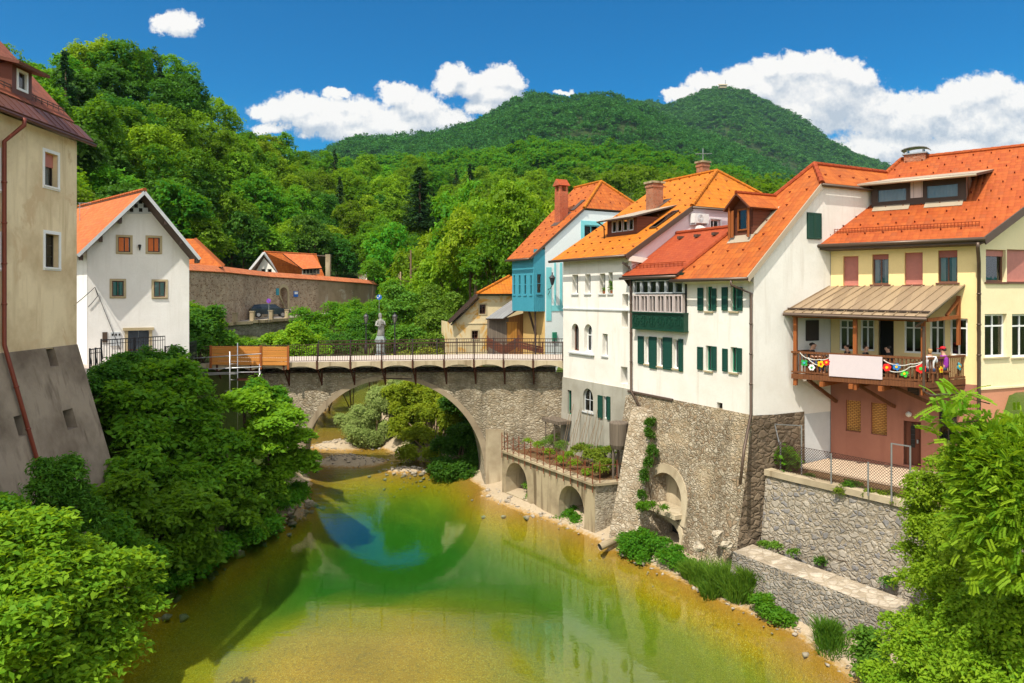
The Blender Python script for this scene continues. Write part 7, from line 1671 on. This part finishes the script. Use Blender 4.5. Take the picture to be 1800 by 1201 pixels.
# ---- right bank
def pinnate(rng,K,lob,L=.21,nl=9):
    p,n=lobes_points(rng,lob,K,-.5,.55); d=nrm(n+rng.normal(size=n.shape)*.6+np.array([0,0,-.15])); up=nrm(np.array([[0,0,1.0]])+rng.normal(size=n.shape)*.35); s=nrm(np.cross(d,up)); nn=np.cross(s,d); K=len(p); V_=[];T_=[]
    tint=rng.random(K); LL=L*(.7+.6*rng.random(K))[:,None]
    for j in range(nl):
        t=(j+1)/nl
        for sg in (-1,1):
            c=p+d*LL*t-nn*(LL*.22*t*t); ax=nrm(s*sg+d*.35-nn*.12); w=LL*.085; l=LL*.30
            sd=np.cross(ax,nn); V_.append(np.stack([c,c+ax*l*.5+sd*w,c+ax*l,c+ax*l*.5-sd*w],1)); T_.append(np.repeat(tint[:,None],4,1))
    v=np.stack(V_,1).reshape(-1,3); return v,np.arange(len(v)).reshape(-1,4),np.stack(T_,1).reshape(-1)
def loc_tree():
    rng=np.random.default_rng(71); lob=LB((1718,815,15.6,.42),(1758,790,15.4,.48),(1808,795,15,.6),(1755,820,15.2,.75),(1725,830,15.6,.55),(1790,850,14.8,.9),(1745,860,15.2,.75),(1800,900,14.6,.9),(1760,930,15,.8),(1800,990,14.4,.8),(1850,830,15,1.0),(1850,950,14.6,1.2))
    v,f,t=pinnate(rng,6800,lob); b=(13.6,15.6,1.5); r=thing('locust_tree','leafy locust tree with feathery compound leaves at the right edge','tree',b); np_mesh('foliage',v-np.array(b),f,M['leaf_bright'],False,t,r)
    m_=MB(); bb=V(b); m_.tube([bb-V((0,0,.4)),bb+V((-.3,0,3)),bb+V((-1.0,-.1,6.5)),bb+V((-1.8,-.1,7.6))],[.2,.15,.09,.04],8)
    for l,r_ in lob: 
        e=V(l); s=bb+V((-.5,0,3.5+.3*(e.z-6))); m_.tube([s,s.lerp(e,.5)+V((0,0,.2)),e],[.06,.04,.015],6)
    for a,b2 in (((1700,760),(1648,712)),((1720,740),(1665,745)),((1740,710),(1700,700))):
        m_.tube([P(*a,15.4),P(*b2,15.7)],[.015,.006],5)
    mk('branch',m_,M['bark'],r,True)
    v,f,t=pinnate(np.random.default_rng(5),60,LB((1665,712,15.7,.25),(1660,745,15.7,.28),(1690,700,15.6,.22),(1680,770,15.6,.3)),.4); np_mesh('leaf_spray',v-np.array(b),f,M['leaf_bright'],False,t,r)
loc_tree()
shrub('hornbeam_bush','dense bright green bush spilling over the end of the yard wall','shrub',LB((1650,880,21.5,.9),(1690,850,20.5,.95),(1630,920,22,.7),(1650,960,21,1.0),(1705,930,19.5,1.1),(1620,985,21.6,.6),(1680,1010,19.5,1.0),(1740,1000,17.5,1.0),(1640,1030,20.6,.8),(1730,900,18.6,.9),(1690,820,21.3,.6)),4300,13,.105,.25,'leaf_bright',(15.0,20.5,4.0),up=.55,flat=.2,seed=72,stems=9,rmin=.65)
shrub('bramble_bush','pale green bramble mass in the lower right corner by the quay','shrub',LB((1600,1100,20.3,.6),(1660,1080,19.3,.8),(1720,1080,17.6,.9),(1780,1060,16,1.0),(1580,1150,19.8,.55),(1640,1150,18.6,.75),(1710,1150,17,.9),(1780,1150,15.6,1.0),(1600,1210,18.6,.7),(1680,1215,17,.9),(1770,1230,15.2,1.1),(1550,1195,19.6,.5),(1830,1100,15.5,1.1)),4200,13,.115,.26,'leaf_bright',(13.4,18.2,2.0),up=.6,flat=.2,seed=73,stems=9,rmin=.65)
# ---- small plants on the right bank
wl=[('leafy weeds growing at the foot of the concrete terrace wall between its arches',LF((936,875,41.2,.5),(940,895,40.6,.5),(955,905,39.8,.35),(930,855,41.5,.3)),'leaf_weed',(1.2,40.6),350,.12),
 ('green weeds filling the right terrace arch',LF((1000,900,38.4,.5),(1015,915,37.6,.5),(990,915,38.2,.4),(1025,925,37,.35)),'leaf_maple',(3.2,38),450,.14),
 ('big lush green weed bush under the low stone arch',LF((1115,945,33.4,.7),(1150,955,32.4,.75),(1180,975,31.4,.6),(1130,975,32.4,.6),(1200,995,30.6,.5),(1105,965,33,.5)),'leaf_maple',(6.6,32.5),1000,.13),
 ('sunny tall grass and weeds along the stone base foot',LF((1235,1010,29.6,.6),(1275,1015,28.8,.7),(1300,1035,28,.65),(1320,1015,28,.45),(1255,1040,28.6,.5),(1215,1005,30,.4)),'leaf_weed',(8.4,28.8),1100,.14),
 ('small dark bush at the foot of the quay wall',LF((1355,1075,26.4,.5),(1375,1090,25.9,.42),(1340,1060,26.8,.4)),'leaf_maple',(9.6,26.2),420,.12),
 ('tuft of tall reedy grass at the water edge by the quay',LF((1462,1125,24.2,.5),(1465,1150,23.8,.5),(1455,1110,24.4,.4)),'leaf_weed',(10.9,24),500,.16),
 ('young green sapling at the foot of the quay in the lower right',LF((1530,1150,22.2,.5),(1540,1180,21.8,.5),(1525,1120,22.4,.35)),'leaf_weed',(11.2,22),350,.16),
 ('ivy patch hanging beside the pale buttress',[(tuple(P(a,b,c)),(.22*q,.16,.42*q)) for a,b,c,q in ((1143,745,35.3,.9),(1140,765,35.0,.8),(1147,795,34.7,1.),(1139,815,34.5,.9),(1134,842,34.2,1.),(1128,872,33.9,.8),(1126,893,33.7,.6))],'leaf_dark',(6.8,34.6),600,.10),
 ('small weeds on the niche ledge',LF((1130,888,33.4,.22),(1143,888,33.2,.22),(1168,893,32.6,.14)),'leaf_maple',(6.9,33.2),140,.10),
 ('leafy vegetable patch on the garden terrace',LF((1040,800,38.4,.6),(1060,815,37.6,.6),(1020,790,39.4,.5),(1075,790,38,.4),(1050,825,37,.45)),'leaf_yellow',(4.6,38),500,.12),
 ('row of seedlings against the grey plaster wall',LF((1022,783,40.8,.25),(1038,786,40,.25),(1055,790,39.3,.25),(1070,793,38.6,.25)),'leaf_weed',(5,39.8),200,.10),
 ('grassy patch at the left end of the garden terrace',LF((960,778,42,.5),(985,785,41,.5),(975,770,42.8,.4)),'leaf_weed',(2.3,42),260,.11),
 ('low rows of salad greens on the garden terrace soil',LF((930,775,42.3,.3),(945,782,41.8,.3),(1000,800,40,.3),(985,808,39.4,.3),(1010,815,38.6,.3),(1030,830,37.6,.3),(965,795,41,.3)),'leaf_bright',(2.6,40.5),300,.10),
 ('small palm-like yard plant by the grey plinth',LF((1387,812,30,.3),(1380,800,30.2,.25)),'leaf_maple',(11.7,30),90,.22),
 ('round green bush behind the wire fence in the yard',LF((1499,852,27.4,.32),(1440,850,28.6,.3),(1420,843,29.1,.3)),'leaf_weed',(13,27.6),300,.09),
 ('low yard weeds near the fence gate',LF((1530,868,26.7,.3),(1580,880,25.9,.35),(1560,872,26.3,.3),(1480,862,27.4,.25)),'leaf_yellow',(14,26.4),300,.09),
 ('weed clump on the face of the yard wall',LF((1442,985,27.6,.16),(1561,1020,25.3,.16)),'leaf_weed',(13,27),90,.10),
 ('moss and weeds where the quay top meets the yard wall',LF((1345,957,29,.25),(1365,960,28.7,.2),(1395,970,28.2,.16)),'leaf_weed',(10.6,28.9),160,.09)]
for i,(lb,lob,lm,b,n,sz) in enumerate(wl):
    zb=min(l[0][2] for l in lob)-.2
    if 'grass' in lb and 'patch' not in lb:
        r_=np.random.default_rng(300+i); t=thing('grass_tuft',lb,'grass',(b[0],b[1],zb),'plants along the right bank'); vs=[];tn=[]
        for l,r in lob:
            K=int(n*.9); c=np.array(l); r3=np.array(r); q=rnd_dirs(r_,K)*np.sqrt(r_.random(K))[:,None]*r3; p=c+q; p[:,2]=l[2]-r3[2]*1.0
            h=(r3[2]*1.4+.25)*(.6+.7*r_.random(K)); ln=r_.normal(size=(K,3))*.28; ln[:,2]=0; ln+=q*.35/np.maximum(r3,.1); ln[:,2]=0; w=nrm(r_.normal(size=(K,3))*[1,1,0])*.016
            m1=p+ln*h[:,None]*.35+np.array([0,0,1.])*(h*.6)[:,None]; e=p+ln*h[:,None]+np.array([0,0,1.])*(h*.95)[:,None]
            vs+=[np.stack([p-w,p+w,m1+w,m1-w],1),np.stack([m1-w,m1+w,e+w*.1,e-w*.1],1)]; tt=r_.random(K); tn+=[np.repeat(tt,4),np.repeat(tt,4)]
        v=np.concatenate(vs).reshape(-1,3); np_mesh('blades',v-np.array((b[0],b[1],zb)),np.arange(len(v)).reshape(-1,4),M[lm],False,np.concatenate(tn),t); continue
    shrub('weed_clump',lb,'plant',lob,n,10,sz,sz*1.9,lm,(b[0],b[1],zb),'plants along the right bank',seed=80+i,stems=3,r0=.02,up=.45 if 'grass' not in lb else .1,aspect=.5 if 'grass' not in lb else .16,low=-.2,rmin=.4)
def ripple(): pass

# loose stones on the shore and the gravel bars
def stones():
    r_=np.random.default_rng(9); vs=[];fs=[];o=0
    bm=bmesh.new(); bmesh.ops.create_icosphere(bm,subdivisions=1,radius=1); bv=np.array([v.co[:] for v in bm.verts]); bf=np.array([[v.index for v in f.verts] for f in bm.faces]); bm.free()
    pts=[]
    for i in range(260):
        Y=20+r_.random()*24; d=r_.normal()*.5+.35; pts.append((float(XR(np.array(Y)))+d,Y,.04+.13*r_.random()**3))
    for i in range(360):
        c=[(-11.8,51.3,2.6,1.5),(-13.6,57,2.2,1.9),(-7.2,48.5,1.6,1.0)][i%3]; pts.append((c[0]+r_.normal()*c[2]*.6,c[1]+r_.normal()*c[3]*.6,.05+.12*r_.random()**2))
    for i in range(220):
        Y=22+r_.random()*20; pts.append((float(XL(np.array(Y)))+r_.normal()*.4+.1,Y,.08+.25*r_.random()**2))
    for x,y,s in pts:
        z=float(ground_z(np.array(x),np.array(y)))
        if z>.9: continue
        q=bv*(1+.35*r_.normal(size=bv.shape))*np.array([s*(.8+.5*r_.random()),s*(.7+.4*r_.random()),s*(.45+.3*r_.random())]); a=r_.random()*6.28; c_,s_=math.cos(a),math.sin(a)
        vs.append(np.stack([q[:,0]*c_-q[:,1]*s_+x,q[:,0]*s_+q[:,1]*c_+y,q[:,2]+z+s*.15],1)); fs.append(bf+o); o+=len(bv)
    ob=np_mesh('shore_pebbles',np.concatenate(vs),np.concatenate(fs),M['rock']); ob['kind']='stuff'; ob['label']='loose stones scattered along the shore and gravel bars'
stones()
# ------------------------------------------------------------------ sun, sky, camera
SUN_EL,SUN_AZ=58.0,33.0     # azimuth measured to the left of straight behind the camera
ts=V((-math.cos(rad(SUN_EL))*math.sin(rad(SUN_AZ)),-math.cos(rad(SUN_EL))*math.cos(rad(SUN_AZ)),math.sin(rad(SUN_EL))))
sl=bpy.data.lights.new('sun','SUN'); sl.energy=SUN_E; sl.angle=rad(.5); sl.color=(1,.93,.80); so=bpy.data.objects.new('sun',sl); COL.objects.link(so); so.location=(-30,-30,60); so.rotation_euler=(-ts).to_track_quat('-Z','Y').to_euler()
wd=bpy.data.worlds.new('World'); SC.world=wd; wd.use_nodes=True; wd.node_tree.nodes.clear(); k=NT(wd.node_tree)
sky=k.n('ShaderNodeTexSky',sky_type='NISHITA'); sky.sun_disc=False; sky.sun_elevation=rad(SUN_EL); sky.sun_rotation=math.atan2(ts.x,ts.y); sky.altitude=300; sky.air_density=1.0; sky.dust_density=.15; sky.ozone_density=4.0
gen=k.n('ShaderNodeTexCoord').outputs['Generated']; sx=k.n('ShaderNodeSeparateXYZ',{0:gen})
yy=k.math('MAXIMUM',sx.outputs[1],.02); bx2=k.math('DIVIDE',sx.outputs[0],yy); bz2=k.math('DIVIDE',sx.outputs[2],yy)
# cloud field over bearing and height (units: thousandths of the distance)
blobs=[(310,42,46,24),(288,36,24,14),(335,45,22,16),
 (480,196,46,20),(530,190,60,30),(560,210,70,32),(610,205,70,40),(700,172,34,26),(690,158,24,16),(735,192,52,34),(780,210,46,24),(690,220,110,30),(620,232,70,22),(470,225,32,12),(590,165,26,10),
 (800,132,32,24),(788,150,26,22),(832,152,36,24),(880,138,38,28),(872,165,56,26),(850,188,40,16),(905,150,24,18),
 (990,161,18,7),
 (1195,168,34,14),(1250,150,52,24),(1310,140,50,26),(1350,118,28,22),(1330,160,80,34),(1400,120,46,28),(1435,118,52,30),(1480,130,46,30),(1510,140,34,28),(1450,165,110,54),(1395,200,120,48),(1545,190,80,34),(1580,215,110,48),(1640,195,60,34),(1690,170,46,38),(1735,160,60,34),(1790,185,80,40),(1730,215,130,60),(1800,240,130,50),(1560,262,140,30),(1690,262,150,26),
 (1553,291,26,9),(1510,285,16,6),(1900,200,150,60)]
gt=bpy.data.node_groups.new('cloud_field','ShaderNodeTree'); gt.interface.new_socket('P',in_out='INPUT',socket_type='NodeSocketVector'); gt.interface.new_socket('D',in_out='OUTPUT',socket_type='NodeSocketFloat'); g=NT(gt); gi=g.n('NodeGroupInput'); go=g.n('NodeGroupOutput'); cur=None
pin=gi.outputs[0]; w1=g.n('ShaderNodeTexNoise',{'Vector':pin,'Scale':.030,'Detail':6,'Roughness':.62}).outputs['Color']; w2=g.vm('MULTIPLY',g.vm('SUBTRACT',w1,(.5,.5,.5)).outputs[0],(46,40,0)).outputs[0]
pp_=g.vm('ADD',pin,w2).outputs[0]
for cx,cy,rx,ry in blobs:
    d=g.vm('LENGTH',g.vm('MULTIPLY',g.vm('SUBTRACT',pp_,(cx,cy,0)).outputs[0],(1/(rx*1.12),1/(ry*1.12),0)).outputs[0]).outputs['Value']
    cur=d if cur is None else g.n('ShaderNodeMath',{0:cur,1:d,2:.25},operation='SMOOTH_MIN').outputs[0]
n2=g.n('ShaderNodeTexNoise',{'Vector':pin,'Scale':.055,'Detail':7,'Roughness':.68}).outputs[0]
dd_=g.math('ADD',g.math('SUBTRACT',1.0,cur),g.math('MULTIPLY',g.math('SUBTRACT',n2,.5),.9)); gt.links.new(dd_,go.inputs[0])
pc_=k.n('ShaderNodeCombineXYZ',{0:k.math('ADD',k.math('MULTIPLY',bx2,1250.0),900.0),1:k.math('SUBTRACT',520.0,k.math('MULTIPLY',bz2,1250.0)),2:0.0}).outputs[0]
def cf(off):
    n=k.n('ShaderNodeGroup'); n.node_tree=gt; k.t.links.new(k.vm('ADD',pc_,off).outputs[0] if off!=(0,0,0) else pc_,n.inputs[0]); return n.outputs[0]
d0=cf((0,0,0)); d1=cf((-9,-16,0)); d2=cf((-22,-40,0))
mask=k.math('MULTIPLY',k.math('MULTIPLY',k.n('ShaderNodeMapRange',{0:d0,1:.0,2:.34},interpolation_type='SMOOTHSTEP').outputs[0],k.math('GREATER_THAN',sx.outputs[1],.05)),.97)
lit=k.math('ADD',k.math('MULTIPLY',k.math('SUBTRACT',d0,d1),.55),k.math('MULTIPLY',k.math('SUBTRACT',d0,d2),.40))
lit=k.math('ADD',.72,k.math('MULTIPLY',lit,1.0)); lit=k.n('ShaderNodeMapRange',{0:lit,1:.42,2:.98}).outputs[0]
ccol=k.mix(lit,(.52,.58,.66),(1.0,.97,.93))  # sunward and shaded sides of the clouds put into their colour
hs=k.n('ShaderNodeHueSaturation',{'Hue':.492,'Saturation':1.5,'Value':1.0,'Color':sky.outputs[0]}).outputs[0]
oc=k.noise(gen,2.6,6,.6).outputs[0]; oth=k.math('MAXIMUM',k.math('LESS_THAN',sx.outputs[1],.02),k.math('GREATER_THAN',sx.outputs[2],.70)); fill_clouds=k.math('MULTIPLY',k.math('MULTIPLY',k.ramp(oc,.38,.52),oth),k.math('GREATER_THAN',sx.outputs[2],.02)); mask=k.math('MAXIMUM',mask,fill_clouds)  # unseen clouds added behind and overhead to whiten and lift the fill light
hz=k.mix(.93,hs,k.mix(1.0,hs,(.0,.63,.71),'MULTIPLY'))
b1=k.n('ShaderNodeBackground',{'Color':hz,'Strength':SKY_S}); b2=k.n('ShaderNodeBackground',{'Color':ccol,'Strength':k.math('ADD',CLOUD_S,k.math('MULTIPLY',fill_clouds,.75))})  # the added unseen clouds shine brighter than the visible ones
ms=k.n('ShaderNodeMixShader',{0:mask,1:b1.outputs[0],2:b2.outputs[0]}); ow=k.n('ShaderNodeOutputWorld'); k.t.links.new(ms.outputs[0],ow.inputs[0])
cam=bpy.data.cameras.new('camera'); co=bpy.data.objects.new('camera',cam); COL.objects.link(co); co.location=(0,0,CZ); co.rotation_euler=(rad(90),0,0); cam.sensor_width=36; cam.lens=FPX/1800*36; cam.shift_y=-(600.5-HY)/1800; cam.clip_start=.2; cam.clip_end=20000; SC.camera=co
SC.view_settings.view_transform='Standard'; SC.view_settings.look='None'; SC.view_settings.exposure=EXPO; SC.view_settings.gamma=1
SC.cycles.max_bounces=8; SC.cycles.diffuse_bounces=4; SC.cycles.glossy_bounces=4; SC.cycles.transmission_bounces=4; SC.cycles.transparent_max_bounces=12; SC.cycles.use_denoising=True; SC.cycles.sample_clamp_indirect=6; SC.cycles.caustics_reflective=False; SC.cycles.caustics_refractive=False; SC.cycles.blur_glossy=.5

m,k2,o2=newmat('haze'); pv=k2.n('ShaderNodeVolumePrincipled',{'Color':(.50,.76,1.0,1),'Density':HAZE,'Anisotropy':.2}); k2.t.links.new(pv.outputs[0],o2.inputs[1])
hm=MB(); hb_=[V((-2700,-320,-12)),V((2700,-320,-12)),V((2700,3300,-12)),V((-2700,3300,-12))]; hm.hexa(hb_,[p+V((0,0,760)) for p in hb_]); tag(mk('haze',hm,m),kind='stuff')
SC.cycles.volume_bounces=1; SC.cycles.volume_step_rate=1.0
